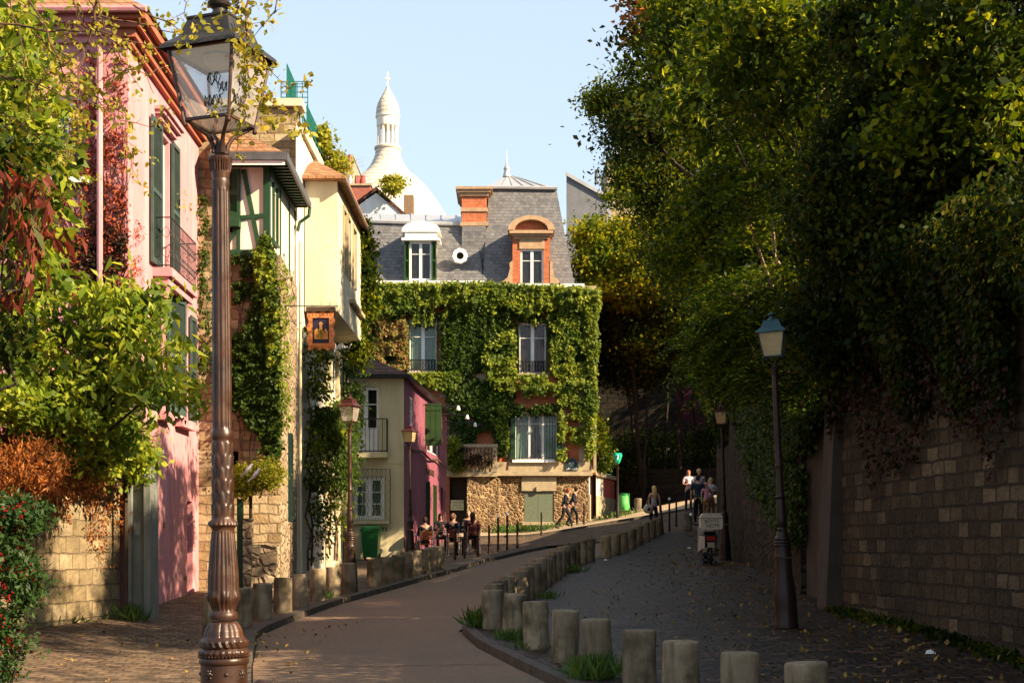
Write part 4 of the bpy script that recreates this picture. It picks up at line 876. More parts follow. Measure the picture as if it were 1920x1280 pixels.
mb.add([E[0],E[1],rd[0]],[(0,1,2)]); mb.add([E[1],E[2],rd[1],rd[0]],[(0,1,2,3)]); mb.add([E[2],E[3],rd[1]],[(0,1,2)]); mb.add([E[3],E[0],rd[0],rd[1]],[(0,1,2,3)]); mb.build('roof',M['tiled'],PC)
mb=MB(); mb.add([(p[0],p[1],6.9) for p in E]+[(p[0],p[1],6.99) for p in E],[(0,3,2,1),(0,1,5,4),(1,2,6,5),(2,3,7,6)]); mb.build('gutter',M['iron'],PC)
for i,D in enumerate((50.5,54,57.5)):
    x=c2.A.x+.06*(D-45.5); mb=MB(); mb.tube([(x,D,6.55),(x+1.25,D,6.5)],.018,5); mb.build('lamp_arm',M['iron'],PC); mb=MB(); mb.lathe([(.02,.1),(.05,.07),(.075,-.05),(.06,-.07)],8,(x+1.25,D,6.42)); mb.build('lamp_shade',M['wpaint'],PC)
mb=MB(); pts=[(c2.A.x+.06*t+.12,45.6+t,4.75-.06*math.sin(t*1.3)) for t in np.linspace(0,13,20)]; mb.tube(pts,.04,5); mb.build('garland',M['vine'],PC)
text('LA MAISON ROSE',.34,'wood',PC,(c2.A.x+.06*7.0+.02,52.6,4.25),(R(90),0,R(86.6)),.004,'sign_lettering').scale=(1.0,1,1)
text("''",.5,'iron',PC,(Xp(721,45.48),45.48,Zp(1000,45.48)),(R(90),0,0),.003,'painted_mark')
# ================= CREEPER-COVERED MANSARD HOUSE =================
MH=thing('mansard_house','large creeper-covered brick house with grey slate mansard roof closing the street','house',(-1,65,2.2))
fD=65.0; m=Face((Xp(660,fD),fD),(Xp(1118,fD),fD))
X=lambda px,D=fD:Xp(px,D); Z=lambda py,D=fD:Zp(py,D)
def H(a,b,c,d): return (m.u(a),m.u(b),Z(d),Z(c))
W1=H(766,820,598,697); W2=H(972,1025,605,700); W3=H(964,1046,772,862); Dr=H(843,876,893,1004)
mb=MB(); m.wall(mb,0,m.u(843),0,Z(536),[W1]); m.wall(mb,m.u(843),m.u(1103.5),0,Z(889),[Dr]); m.wall(mb,m.u(843),m.L,Z(889),Z(536),[W2,W3]); mb.quad(m.p(m.L,0),m.p(m.L,0,-9),m.p(m.L,Z(536),-9),m.p(m.L,Z(536))); mb.build('wall',[M['brick'],M['dark']],MH)
# render/stone zones proud of the brick
mb=MB()
for a,b,c,d in ((746,762,600,745),(824,838,600,745),(950,962,770,866),(1050,1062,700,866),(1085,1118,560,886),(885,958,700,800),(838,882,700,830),(680,1118,536,556)): m.box(mb,m.u(a),m.u(b),Z(d),Z(c),0,.05)
mb.build('stone_trim',M['lime'],MH)
window(m,MH,W1,2,[.68],curt=('curtain',.1),fr=.09,mid=.16); window(m,MH,W2,2,[.72],curt=('redcurt',.5),fr=.09,mid=.16); window(m,MH,W3,3,[.78],curt=('curtain',1),fr=.09,mid=.14)
for Wn in (W1,W2): 
    sill(m,MH,Wn[0],Wn[1],Wn[2]); mb=MB(); rail(mb,[m.p(Wn[0],0,.04)[:2]+(0,),m.p(Wn[1],0,.04)[:2]+(0,)],Wn[2]+.05,Wn[2]+.55,.12,.014,True); mb.build('railing',M['iron'],MH)
    for s_ in (0,1):
        u=Wn[s_]; mb=MB(); m.box(mb,u-.05 if s_ else u-.0,u+.0 if s_ else u+.05,Wn[2],Wn[3],-.05,.28); mb.build('shutter',M['gpaint'],MH)
mb=MB(); rail(mb,[m.p(W3[0],0,.1)[:2]+(0,),m.p(W3[1],0,.1)[:2]+(0,)],W3[2]+.03,W3[3]-.15,.12,.011); mb.build('window_grille',M['iron'],MH)
for s_ in (0,1): u=W3[s_]; mb=MB(); m.box(mb,u-(.06 if s_ else .16),u+(.16 if s_ else .06),W3[2],W3[3],.01,.2); mb.build('shutter',M['gpaint'],MH)
sill(m,MH,W3[0],W3[1],W3[2],'wpaint',.12,.25)
# ground floor: cornice, rubble, buttress, green panel
mb=MB(); m.box(mb,m.u(870),m.u(1110),Z(892),Z(885),0,.38); m.box(mb,m.u(870),m.u(1108),Z(885)+.003,Z(866),0,.12); mb.build('cornice',M['lime'],MH)
pa,pb=m.u(983),m.u(1038)
mb=MB(); m.box(mb,m.u(877),pa-.01,0,Z(892)-.01,0,.1); m.box(mb,pb+.01,m.u(1103),0,Z(892)-.01,0,.1); m.box(mb,pa-.007,pb+.007,0,Z(985),0,.1)
x0,x1=X(877),X(985); yb=65-.1
mb.add([(x0,yb-1.2,0),(X(935),yb-1.3,0),(X(935),yb-.5,Z(897)),(x0,yb-.9,Z(890)),(x0,yb,0),(X(935),yb,0),(X(935),yb,Z(897)),(x0,yb,Z(890))],[(0,1,2,3),(0,3,7,4),(1,5,6,2),(3,2,6,7)])
mb.add([(X(935),yb-1.3,0),(X(990),yb-.9,0),(X(938),yb-.3,Z(900)),(X(935),yb-.5,Z(897)),(X(990),yb,0)],[(0,1,2,3),(1,4,2)]); mb.build('rubble_wall',M['rubble'],MH)
mb=MB(); m.box(mb,pa-.12,pb+.12,Z(920),Z(894),0,.18); m.box(mb,pa+.55,pb-.6,Z(921),Z(912),.183,.26); m.box(mb,pa-.1,pb+.1,Z(984),Z(978),0,.24); mb.build('panel_surround',M['lime'],MH)
mb=MB(); m.box(mb,pa,pa+.625,Z(978)+.005,Z(920)-.005,0,.07); m.box(mb,pa+.635,pb,Z(978)+.005,Z(920)-.005,0,.07); mb.build('wall_panel',plain('green_stone_panel',(.13,.15,.10),(.07,.085,.055),.6,14,bump=.3),MH)
# street sign
sx0,sx1=m.u(1060),m.u(1083); mb=MB(); m.box(mb,sx0,sx1,Z(882),Z(866),.13,.17)
cxs=(sx0+sx1)/2; pts=[m.p(cxs+(sx1-sx0)*.36*math.cos(t),Z(866)+.003+.16*math.sin(t),.17) for t in np.linspace(0,math.pi,12)]; mb.extr(pts,(0,-.04,0),0)
sg=mb.build('street_sign',plain('blue_green_enamel',(.012,.05,.06),(.01,.04,.045),.35,8,bump=0),MH)
for body,zz,s_ in (('18',Z(864.6),.09),('RUE',Z(868.5),.13),('DES',Z(873),.10),('SAULES',Z(878.5),.16)): text(body,s_,'wpaint',sg,m.p(cxs,zz,.173),(R(90),0,0),.003)
mb=MB(); a,b,c,d=Dr; m.box(mb,a+.05,b-.05,c,d-.05,-.3,-.25); dd=mb.build('door',M['wood'],MH)
ys=tag(MB().build('x',M['wood']) if 0 else None) if 0 else None
mb=MB(); a,b=X(845,64.7),X(869.5,64.7); mb.box(a,b,64.68,64.72,Zp(956,64.7),Zp(937,64.7)); nb=mb.build('notice_board',plain('cream_board',(.60,.56,.33),(.5,.46,.27),.6,10,bump=0)); tag(nb,'small cream notice board with dark lettering in the dark doorway beside the cafe','sign')
for i,(s_,l) in enumerate(((.15,'MAISON ROSE'),(.085,'Restaurant'),(.085,'Bar - Terrasse'))):
    text(l,s_ if i else .092,'wood',nb,((a+b)/2,64.675,Zp((941.5,946.5,951.5)[i],64.7)),(R(90),0,0),.002)
# balustraded balcony over the door
mb=MB(); xa,xb=X(838,64.2),X(932,64.2); zc=Zp(885,64.2); zt=Zp(833,64.2)
mb.box(xa,xb,63.9,65,zc-.2,zc); mb.box(xa-.03,xb+.03,63.85,64.15,zt-.14,zt)
for i in range(13): x=xa+.15+(xb-xa-.3)*i/12; mb.lathe([(.05,0),(.09,.3),(.05,.6),(.07,zt-zc-.14)],8,(x,64.0,zc))
mb.box(xa,xa+.2,63.9,64.1,zc,zt-.14); mb.box(xb-.2,xb,63.88,64.12,zc,zt-.14); mb.build('balcony',M['lime'],MH)
# gutter
mb=MB(); mb.box(X(660),X(908),64.72,65,Z(534),Z(528)); mb.box(X(908),X(1095),64.68,65,Z(541),Z(534)); mb.build('gutter',M['wpaint'],MH)
# left mansard
def plane(mb,pl): mb.add([P(*p) for p in pl],[tuple(range(len(pl)))])
mb=MB(); plane(mb,[(660,529,65.2),(908,531,65.2),(890,421,66.6),(660,414,66.6)]); mb.build('roof',M['slate'],MH)
mb=MB(); plane(mb,[(660,414,66.6),(892,421,66.6),(880,404,74),(660,400,74)])
for i in range(9): x=660+i*28; mb.tube([P(x,414+i*.8,66.55),P(x-4+i*1,401,74)],.05,4)
mb.tube([P(660,414,66.5),P(892,421,66.5)],.1,6); mb.build('roof_top',M['zinc'],MH)
# tower mansard
bl,br=(905,531,65.2),(1078,540,65.2); tl,tr_=(917,351,67.2),(1043,353,67.2)
mb=MB(); plane(mb,[bl,br,tr_,tl]); plane(mb,[br,(1070,540,74),(1036,360,72),tr_]); plane(mb,[bl,tl,(920,360,72),(908,531,74)]); mb.build('tower_roof',M['slate'],MH)
mb=MB(); ap=(952,329,69.2); plane(mb,[(915,350,67.1),(1045,352,67.1),ap]); plane(mb,[(1045,352,67.1),(1038,360,72),ap]); plane(mb,[(915,350,67.1),ap,(918,360,72)])
for px in (940,962,985,1008,1028): mb.tube([P(px,351,67.05),P(952+(px-940)*.12,330,69.1)],.04,4)
mb.tube([P(915,351,67.05),P(1045,353,67.05)],.09,6); mb.build('tower_top',M['zinc'],MH)
mb=MB(); a=P(950,330,69); mb.lathe([(.2,0),(.12,.3),(.16,.4),(.05,.6),(.015,1.0),(.008,1.35)],10,(a[0],a[1],a[2]-.05)); mb.build('finial',M['zinc'],MH,True)
# dormer 1 (white)
def dormer(px0,px1,pt,pb,wx0,wx1,wt,D0,mat,label,arch,depth=1.5,shut=False):
    f=Face((Xp(px0,D0),D0),(Xp(px1,D0),D0)); d=[f.u(px0),f.u(px1),Zp(pb,D0),Zp(pt,D0)]; mb=MB(); h=(f.u(wx0),f.u(wx1),Zp(pb,D0),Zp(wt,D0)); f.wall(mb,d[0],d[1],d[2],d[3],[h],.4)
    for u in (d[0],d[1]): mb.quad(f.p(u,d[2]),f.p(u,d[3]),f.p(u,d[3],-depth-.5),f.p(u,d[2],-depth))
    mb.quad(f.p(d[0],d[3]),f.p(d[1],d[3]),f.p(d[1],d[3],-depth-.5),f.p(d[0],d[3],-depth-.5)); o=mb.build('dormer',[M[mat],M['dark']],MH); window(f,o,h,2,[.7],w=-.1,fr=.08,mid=.13)
    return f,o,d,h
f,o,d,h=dormer(762,817,450,525,768,809,453,64.9,'wpaint','',1)
mb=MB(); cu=(d[0]+d[1])/2; hw=36/F*64.9
f.box(mb,cu-hw,cu+hw,Zp(452,64.9),Zp(447,64.9),-1,.2); f.box(mb,cu-hw+.15,cu+hw-.15,Zp(447,64.9)+.003,Zp(436,64.9),-1,.1)
pts=[f.p(cu+hw*math.cos(t)*1.0,Zp(436,64.9)+.003+.48*math.sin(t)**.8,.16) for t in np.linspace(0,math.pi,16)]; mb.extr(pts,(0,1.8,0),0); mb.build('pediment',M['wpaint'],o)
shutter(o,f,h[0],h[0]-.24,h[2],h[3],'gleaf',w=.02); shutter(o,f,h[1],h[1]+.24,h[2],h[3],'gleaf',w=.02)
# dormer 2 (brick)
f,o,d,h=dormer(961,1031,440,534,976,1019,467,64.7,'brick','',1)
mb=MB(); D0=64.7; cu=(d[0]+d[1])/2; hw=43/F*D0
f.box(mb,h[0]-.05,h[1]+.05,h[3]+.003,Zp(449,D0),0,.05)
for i,(zz0,zz1,o_) in enumerate(((449,444,.1),(444,440,.2),(440,434,.32))): f.box(mb,cu-hw+.25-i*.1,cu+hw-.25+i*.1,Zp(zz0,D0),Zp(zz1,D0)-.003,-1,o_)
n=18; R0,R1=hw+.02,hw-.28
for i in range(n):
    t0,t1=math.pi*i/n,math.pi*(i+1)/n
    q=lambda r_,t,w_: f.p(cu+r_*math.cos(t),Zp(434,D0)+r_*.62*math.sin(t),w_)
    mb.hexa([q(R1,t0,-1.2),q(R0,t0,-1.2),q(R0,t1,-1.2),q(R1,t1,-1.2),q(R1,t0,.34),q(R0,t0,.34),q(R0,t1,.34),q(R1,t1,.34)])
for sgn,u in ((-1,d[0]),(1,d[1])):
    pts=[f.p(u,d[2],.02),f.p(u+sgn*.45,d[2],.02),f.p(u+sgn*.42,d[2]+.18,.02),f.p(u+sgn*.22,d[2]+.35,.02),f.p(u+sgn*.12,d[2]+.75,.02),f.p(u+sgn*.14,d[2]+1.0,.02),f.p(u,d[2]+1.1,.02)]; mb.extr(pts,(0,.3,0),0)
mb.build('stone_dressing',plain('warm_stone_trim',(.40,.27,.16),(.30,.19,.11),.85,5),o)
mb=MB(); mb.extr([f.p(cu+(R1+.0)*math.cos(t),Zp(434,D0)+R1*.62*math.sin(t),.0) for t in np.linspace(0,math.pi,12)],(0,.2,0),0); mb.build('tympanum',M['brick'],o)
# round window
a=P(863,481,65.4); mb=MB()
n=28
for i in range(n):
    t0,t1=2*math.pi*i/n,2*math.pi*(i+1)/n; q=lambda r_,t,y: (a[0]+r_*math.cos(t),a[1]+y,a[2]+r_*math.sin(t)); ro=.34+.012*math.cos(8*t0); 
    mb.hexa([q(.17,t0,0),q(ro,t0,0),q(ro,t1,0),q(.17,t1,0),q(.17,t0,-.22),q(ro,t0,-.22),q(ro,t1,-.22),q(.17,t1,-.22)])
o=mb.build('round_window',M['wpaint'],MH); mb=MB(); mb.ball((a[0],a[1]-.05,a[2]),.18,14,8,(1,.1,1)); mb.build('pane',M['dark'],o)
# chimney
mb=MB(); D0=66.2; x0,x1=Xp(866,D0),Xp(912,D0); mb.box(x0,x1,D0,D0+2.5,Zp(420,D0),Zp(368,D0)); ch=mb.build('chimney',M['brick'],MH); mb=MB()
for a_,b_,o_ in ((397,390,.06),(368,362,.1),(362,357,.2),(357,352,.28),(424,417,.08)): mb.box(x0-o_,x1+o_,D0-o_,D0+2.5+o_,Zp(a_,D0)+.004,Zp(b_,D0))
mb.build('band',plain('warm_band',(.36,.24,.15),(.26,.17,.1),.85,5),ch); mb=MB(); mb.frus(((x0+x1)/2,D0+.9,0),1.2,2.2,Zp(500,D0),1.1,2.0,Zp(425,D0)); mb.build('flashing',M['slate'],MH)
# terrace wall to the right, pale plaster above stone
f6=Face((X(1104),64.9),(Xp(1152,71.5),71.5)); zt=Zp(889,65); mb=MB(); zm=Zp(928,66.0)
f6.wall(mb,0,f6.L*.55,zm,zt); mb.build('terrace_wall',M['wpaint'] if 0 else M['white'],MH); mb=MB(); f6.wall(mb,f6.L*.55,f6.L,zm,zt); mb.build('terrace_wall',plain('red_plaster',(.45,.10,.07),(.32,.06,.05),.8,3),MH)
mb=MB(); f6.box(mb,0,f6.L,1.0,zm-.005,-.3,.05); f6.box(mb,-.1,f6.L+.1,zt+.003,zt+.2,-.4,.15) ; mb.build('terrace_base',M['lime'],MH)
# ================= HOUSES BEHIND =================
B1=thing('white_gable_house','white gabled house with dark red roof and brick chimney behind the mansard roof','house',(Xp(705,90),90,3))
mb=MB(); D0=90
gx=[Xp(645,D0),Xp(757,D0)]; zl=Zp(403,D0); za=Zp(362,D0); mb.add([(gx[0],D0,3),(gx[1],D0,3),(gx[1],D0,zl),(Xp(705,D0),D0,za),(gx[0],D0,Zp(404,D0)),(gx[0],D0+8,3),(gx[1],D0+8,3),(gx[1],D0+8,zl),(Xp(705,D0),D0+8,za),(gx[0],D0+8,Zp(404,D0))],[(0,1,2,3,4),(1,6,7,2),(0,4,9,5)]); mb.build('wall',M['wpaint'],B1)
mb=MB()
for a,b in (((640,406),(705,357)),((705,357),(765,412))):
    p=[P(a[0],a[1],D0-.08),P(b[0],b[1],D0-.08)]; mb.hexa([p[0],p[1],(p[1][0],D0+8.5,p[1][2]),(p[0][0],D0+8.5,p[0][2]),*[(q_[0],q_[1],q_[2]+.25) for q_ in (p[0],p[1],(p[1][0],D0+8.5,p[1][2]),(p[0][0],D0+8.5,p[0][2]))]])
mb.build('roof',M['tiled'],B1)
mb=MB(); mb.box(Xp(648,D0),Xp(692,D0),D0+1,D0+2.2,10,Zp(341,D0)); c=mb.build('chimney',M['redbr'],B1); mb=MB(); mb.box(Xp(646,D0),Xp(694,D0),D0+.9,D0+2.3,Zp(341,D0)+.004,Zp(337,D0)); mb.build('cap',M['lime'],c)
for px in (656,670,680): mb=MB(); mb.lathe([(.17,0),(.19,.3),(.15,.5),(.17,.62)],10,(Xp(px,D0+1.5),D0+1.5,Zp(337,D0))); mb.build('chimney_pot',plain('pot_red',(.35,.06,.05),(.25,.04,.03),.7) if px>660 else M['zinc'],c)
mb=MB(); mb.box(Xp(757,93),Xp(775,93),93,94,8,Zp(365,93)); mb.build('chimney',plain('brown_chimney',(.22,.15,.09),(.14,.09,.055),.9,5),B1)
mb=MB(); x=Xp(668,90.5); z=Zp(337,90); mb.tube([(x,90.6,z),(x,90.6,z+1.6)],.02,4); 
for k in (.9,1.15,1.4): mb.tube([(x-.5,90.6,z+k-.2),(x+.5,90.6,z+k+.2)],.012,4)
for k in range(6): mb.tube([(x-.4+k*.16,90.6,z+.95+k*.06-.18),(x-.4+k*.16,90.6,z+1.2+k*.06)],.01,4)
mb.build('aerial',M['zinc'],B1)
B2=thing('beige_rooftop','beige rooftop block with a rusty pipe behind the roof terrace','building',(Xp(652,100),100,3)); mb=MB(); mb.box(Xp(632,100),Xp(662,100),100,106,3,Zp(295,100)); mb.build('wall',M['lime'],B2); mb=MB(); mb.box(Xp(630,100),Xp(664,100),99.8,106.2,Zp(295,100)+.005,Zp(291,100)); mb.build('coping',M['zinc'],B2); mb=MB(); mb.tube([(Xp(656,99.7),99.7,Zp(325,99.7)),(Xp(656,99.7),99.7,Zp(290,99.7))],.1,6); mb.build('pipe',M['redbr'],B2)
B3=thing('slate_gable_building','grey slate-clad building with sloping metal roof, right of the mansard tower','building',(Xp(1105,110),110,3)); D0=110
mb=MB(); w_=[(1062,329,110),(1131,366,110)]; p=[(Xp(1062,D0),D0,3),(Xp(1138,D0),D0,3),P(1138,372,D0),P(1062,329,D0)]; mb.extr(p,(3,12,0),0); mb.build('wall',plain('slate_render',(.15,.155,.17),(.11,.115,.13),.7,1.5,streak=.2),B3)
mb=MB(); mb.hexa([P(1060,328,D0-.2),P(1140,373,D0-.2),(P(1140,373,D0)[0]+3,122,P(1140,373,D0)[2]),(P(1060,328,D0)[0]+3,122,P(1060,328,D0)[2]),*[(q_[0],q_[1],q_[2]+.3) for q_ in (P(1060,328,D0-.2),P(1140,373,D0-.2),(P(1140,373,D0)[0]+3,122,P(1140,373,D0)[2]),(P(1060,328,D0)[0]+3,122,P(1060,328,D0)[2]))]]); mb.build('roof',M['zinc'],B3)
mb=MB(); a=P(1118,345,112); mb.tube([a,(a[0],a[1],a[2]+1.1)],.13,8); mb.build('flue',M['slate'],B3)
B4=thing('beige_chimney_building','pale beige building with a white rooftop box half hidden by the acacia','building',(Xp(1170,112),112,3)); mb=MB(); mb.box(Xp(1139,112),Xp(1230,112),112,120,3,Zp(300,112)); mb.build('wall',M['lime'],B4)
mb=MB(); mb.box(Xp(1156,112),Xp(1200,112),112.5,118,Zp(300,112)+.005,Zp(264,112)); mb.build('rooftop_box',M['wpaint'],B4); mb=MB(); mb.box(Xp(1137,112),Xp(1232,112),111.8,120.2,Zp(300,112)+.002,Zp(297,112)); mb.build('coping',M['slate'],B4)
# ================= BASILICA DOME =================
BD=350; bx=Xp(727,BD); s=BD/F; zz=lambda py: Zp(py,BD)
BA=thing('basilica_dome','distant white stone basilica dome with slender lantern and cross above the roofs','dome',(bx,BD,3))
mb=MB(); pr=[(p[0]*s,zz(p[1])) for p in ((170,1010),(170,760),(176,755),(176,740),(168,735),(168,620),(166,560),(158,510),(145,470),(127,435),(112,408),(92,376),(72,350),(55,334),(42,324),(33,312),(27,300),(24,292),(23,283),(25,281),(25,277),(22,275))]
pr=pr; mb.lathe(pr,64,(bx,BD,0)); mb.build('dome',M['dome'],BA,True,20)
mb=MB(); 
for i in range(12):
    a=i*math.pi/6+.1; mb.tube([(bx+17.5*s*math.cos(a),BD+17.5*s*math.sin(a),zz(277)),(bx+17.5*s*math.cos(a),BD+17.5*s*math.sin(a),zz(234))],2.3*s,8)
mb.lathe([(20.5*s,zz(238)),(21*s,zz(232)),(21*s,zz(222)),(23*s,zz(221)),(23*s,zz(218))],32,(bx,BD,0)); mb.lathe([(5*s,zz(278)),(5*s,zz(236))],12,(bx,BD,0)); mb.build('columns',M['domes'],BA,True,30)
mb=MB(); mb.lathe([(22.5*s,zz(218)),(22*s,zz(212)),(21*s,zz(203)),(18.5*s,zz(194)),(14.5*s,zz(186)),(10*s,zz(178)),(6*s,zz(171)),(3.5*s,zz(166)),(3.6*s,zz(164)),(1.8*s,zz(162))],36,(bx,BD,0)); mb.build('cupola',M['dome'],BA,True,30)
mb=MB(); mb.box(bx-1.2*s,bx+1.2*s,BD-.3,BD+.3,zz(163),zz(138)); mb.box(bx-4*s,bx-1.25*s,BD-.3,BD+.3,zz(150),zz(146)); mb.box(bx+1.25*s,bx+4*s,BD-.3,BD+.3,zz(150),zz(146)); mb.ball((bx,BD,zz(136)),1.5*s,8,6); mb.build('cross',M['domes'],BA)
# ================= RIGHT SIDE WALL =================
rw=[(6.35,3),(5.75,10),(5.4,15),(4.88,21.3)]; 
mb=MB()
for a,b in zip(rw[::-1],rw[::-1][1:]):
    f=Face(a,b); f.box(mb,-.01,f.L,-.5,4.6,-.6,0)
RW=mb.build('street_wall',M['stoneR']); tag(RW,'tall dark stone wall with hanging creeper, nearest on the right','wall')
mb=MB(); f=Face((4.87,24.1),(4.84,21.32)); f.box(mb,0,f.L,-.3,3.9,-.6,-.12); mb.hexa([(4.62,21.1,-.3),(5.0,21.1,-.3),(5.0,21.75,-.3),(4.62,21.75,-.3),(4.80,21.1,3.9),(5.0,21.1,3.9),(5.0,21.75,3.9),(4.80,21.75,3.9)])
tag(mb.build('wall_buttress',plain('grey_cement',(.085,.06,.042),(.05,.034,.022),.9,3,bump=.4,streak=.5)),'smooth pale cement buttress between the two stretches of right-hand wall','buttress')
rw2=[(4.9,24.12),(5.25,29),(5.75,36),(6.35,42),(7.3,50),(8.2,57)]; mb=MB()
for a,b in zip(rw2[::-1],rw2[::-1][1:]):
    f=Face(a,b); f.box(mb,-.01,f.L,-.3,4.9+.04*(a[1]-24),-.6,0)
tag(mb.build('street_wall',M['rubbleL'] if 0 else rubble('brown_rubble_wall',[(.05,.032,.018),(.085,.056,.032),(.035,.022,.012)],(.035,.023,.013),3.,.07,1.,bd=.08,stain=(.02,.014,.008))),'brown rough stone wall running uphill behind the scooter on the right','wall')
# earth bank behind the right wall, added to block light under the trees
mb=MB(); ys=[3,10,15,21.3,24.2,29,36,42,50,57,64]; xs=[6.35,5.75,5.4,4.88,4.9,5.25,5.75,6.35,7.3,8.2,12]; rows=[]
for y,x in zip(ys,xs): rows.append([(x+.55,y,3.5+.03*y),(x+2.5,y,4.0+.03*y),(x+6,y,4.6+.03*y),(x+40,y,6+.03*y)])
mb.v=[p for r_ in rows for p in r_]; mb.f=[(j*4+i,j*4+i+1,(j+1)*4+i+1,(j+1)*4+i) for j in range(len(rows)-1) for i in range(3)]; mb.m=[0]*len(mb.f); o=mb.build('garden_bank',M['soil']); o['kind']='structure'
# hillside behind the junction: retaining walls
mb=MB(); f=Face((5.6,72.0),(14,68.5)); f.box(mb,0,f.L,1.5,5.15,-.5,0); f.box(mb,-.05,f.L,5.153,5.35,-.55,.08); tag(mb.build('low_wall',M['stoneD']),'low dark brick-like wall behind the standing group at the junction','wall')
mb=MB(); f=Face((4.2,80),(22,77)); f.box(mb,0,f.L,3,11.6,-.8,0); tag(mb.build('retaining_wall',M['stoneD']),'high dark retaining wall of big stones behind the trees at the junction','wall')
mb=MB(); pts=[]
for i in range(40):
    t=i/40*2*math.pi; r_=1+.25*math.sin(3*t)+.15*math.sin(7*t+1); u=f.u(1305)+r_*.95*math.cos(t); z=Zp(762,79)+r_*1.5*math.sin(t); pts.append(f.p(u,z,.012))
mb.extr(pts,(0,-.006,0),0); tag(mb.build('wall_painting',plain('magenta_paint',(.06,.004,.016),(.03,.004,.01),.8,4)),'dark magenta spray-painted patch on the high retaining wall','graffiti')
mb=MB(); rows=[]
for j,y in enumerate((72.3,74,76.5,79.5)): rows.append([(4.5+i*2.,y+(-i*.4 if j<2 else -i*.15),(5.0,5.3,6.2,7.0)[j]) for i in range(9)])
mb.v=[p for r_ in rows for p in r_]; mb.f=[(j*9+i,j*9+i+1,(j+1)*9+i+1,(j+1)*9+i) for j in range(3) for i in range(8)]; mb.m=[0]*24; o=mb.build('hillside',M['soil']); o['kind']='structure'
mb=MB(); rows=[]
for j,(y,z) in enumerate(((80.5,11.5),(95,15),(120,18),(200,20))): rows.append([(3+i*10.,y,z*(.3 if i==0 else 1)) for i in range(8)])
mb.v=[p for r_ in rows for p in r_]; mb.f=[(j*8+i,j*8+i+1,(j+1)*8+i+1,(j+1)*8+i) for j in range(3) for i in range(7)]; mb.m=[0]*21; o=mb.build('hilltop',M['soil']); o['kind']='structure'
# ================= TREES, RIGHT SIDE =================
TG='trees over the right-hand wall'
tree('broadleaf_tree','dense dark broadleaf tree overhanging the nearest stretch of right wall, filling the upper right corner','tree',(8.2,17.5),[(1880,60,18,230,260,2.0,170),(1700,60,18.5,130,160,1.6,90),(1690,260,18.3,130,120,1.2,80),(1850,330,17.3,200,130,1.2,110),(1620,400,18.5,130,120,1.2,90),(1760,470,17.8,160,110,1.2,80),(1960,200,17,180,200,1.6,60),(1850,-330,18.5,260,330,1.6,22),(1960,-250,14,300,260,1.4,36),(1900,-430,14,300,200,1.4,24)],.22,'lf_dark',.088,190,.2,TG,aspect=.62)  # sparse blobs above the frame are added to dapple the left walls
tree('leafy_sapling','lighter green leafy branches with small sunlit leaves at the upper right','tree',(7.4,16.5),[(1830,110,15.6,110,110,.7,36),(1870,200,15.3,70,100,.6,26),(1740,60,16,80,80,.6,20),(1760,250,16.2,120,60,.6,20)],.07,'lf_mid',.12,60,.22,TG,aspect=.6)
tree('ailanthus_tree','tall tree with fern-like drooping leaves and pale branches above the leaning lamp','tree',(7.0,24),[(1450,60,22,80,60,.8,18),(1560,180,21.8,60,60,.8,14),(1400,220,22.5,50,40,.7,8),(1500,330,22,60,40,.7,9),(1400,400,22,50,40,.7,8),(1345,620,24,42,90,.8,26),(1395,560,23,50,80,.8,26),(1420,660,22.5,30,70,.5,12)],.10,'lf_ail',.13,16,.16,TG,frond=(2,.6,10),bark='barkl',twigs=16)
tree('leafy_sapling','sunlit yellow-green leafy sprays high above the leaning lamp','tree',(7.0,21.5),[(1420,40,21,90,50,.6,20),(1520,100,20.8,60,50,.6,14),(1400,160,21.5,60,40,.5,10),(1480,220,21,60,30,.5,8),(1590,60,20.5,60,60,.6,14),(1350,110,22,50,40,.5,10),(1300,180,24,50,30,.5,8),(1560,300,20.6,50,30,.4,6),(1440,330,21.4,50,26,.4,6)],.07,'lf_mid',.16,42,.2,TG,aspect=.5,twigs=5)
tree('maple_tree','dense green tree behind the fern-leaved tree','tree',(8.8,30),[(1400,180,30,130,150,1.8,120),(1300,70,32,90,100,1.6,70),(1540,80,29,150,160,2.0,110),(1560,300,28,150,110,1.8,100),(1420,360,29,110,80,1.6,70),(1350,470,31,110,110,1.8,80),(1500,470,28,130,80,1.6,80),(1620,520,27,110,100,1.6,60),(1420,580,29,110,110,1.6,90)],.22,'lf_mid',.12,170,.27,TG,aspect=.6)
tree('chestnut_tree','tree with rust-brown leaf tips against the sky at the top centre right','tree',(11,38),[(1250,60,37,60,80,1.6,46),(1310,20,37,90,80,2,50),(1215,250,37,60,60,1.5,20)],.25,'lf_dark',.17,110,.38,TG,aspect=.55)
tree('rust_leaved_branches','rust-brown autumn leaves at the left tip of the highest crown','tree',(11.2,36.5),[(1225,10,36,38,40,.8,16),(1205,45,36,24,26,.5,6)],.08,'lf_rust',.18,34,.25,TG,aspect=.5)
tree('acacia_tree','feathery acacia tree reaching left over the street towards the slate building','tree',(9.5,42),[(1160,190,41,45,28,1.2,40),(1195,230,41,55,45,1.6,60),(1260,200,41,70,60,1.8,70),(1240,330,42,75,90,2,120),(1210,290,42,60,60,1.6,60),(1290,430,42,90,120,2.2,120),(1330,300,42,80,150,2.2,90),(1178,330,41,34,26,.8,16)],.25,'lf_mid',.13,95,.30,TG,aspect=.42)
tree('acacia_tree','small leafy spray drooping in front of the beige chimney building','tree',(9.6,41),[(1155,375,40,26,16,.5,9),(1120,190,40.5,34,16,.6,16),(1190,130,41,30,14,.5,8)],.05,'lf_mid',.13,60,.2,TG,aspect=.42)
BG='trees at the far junction'
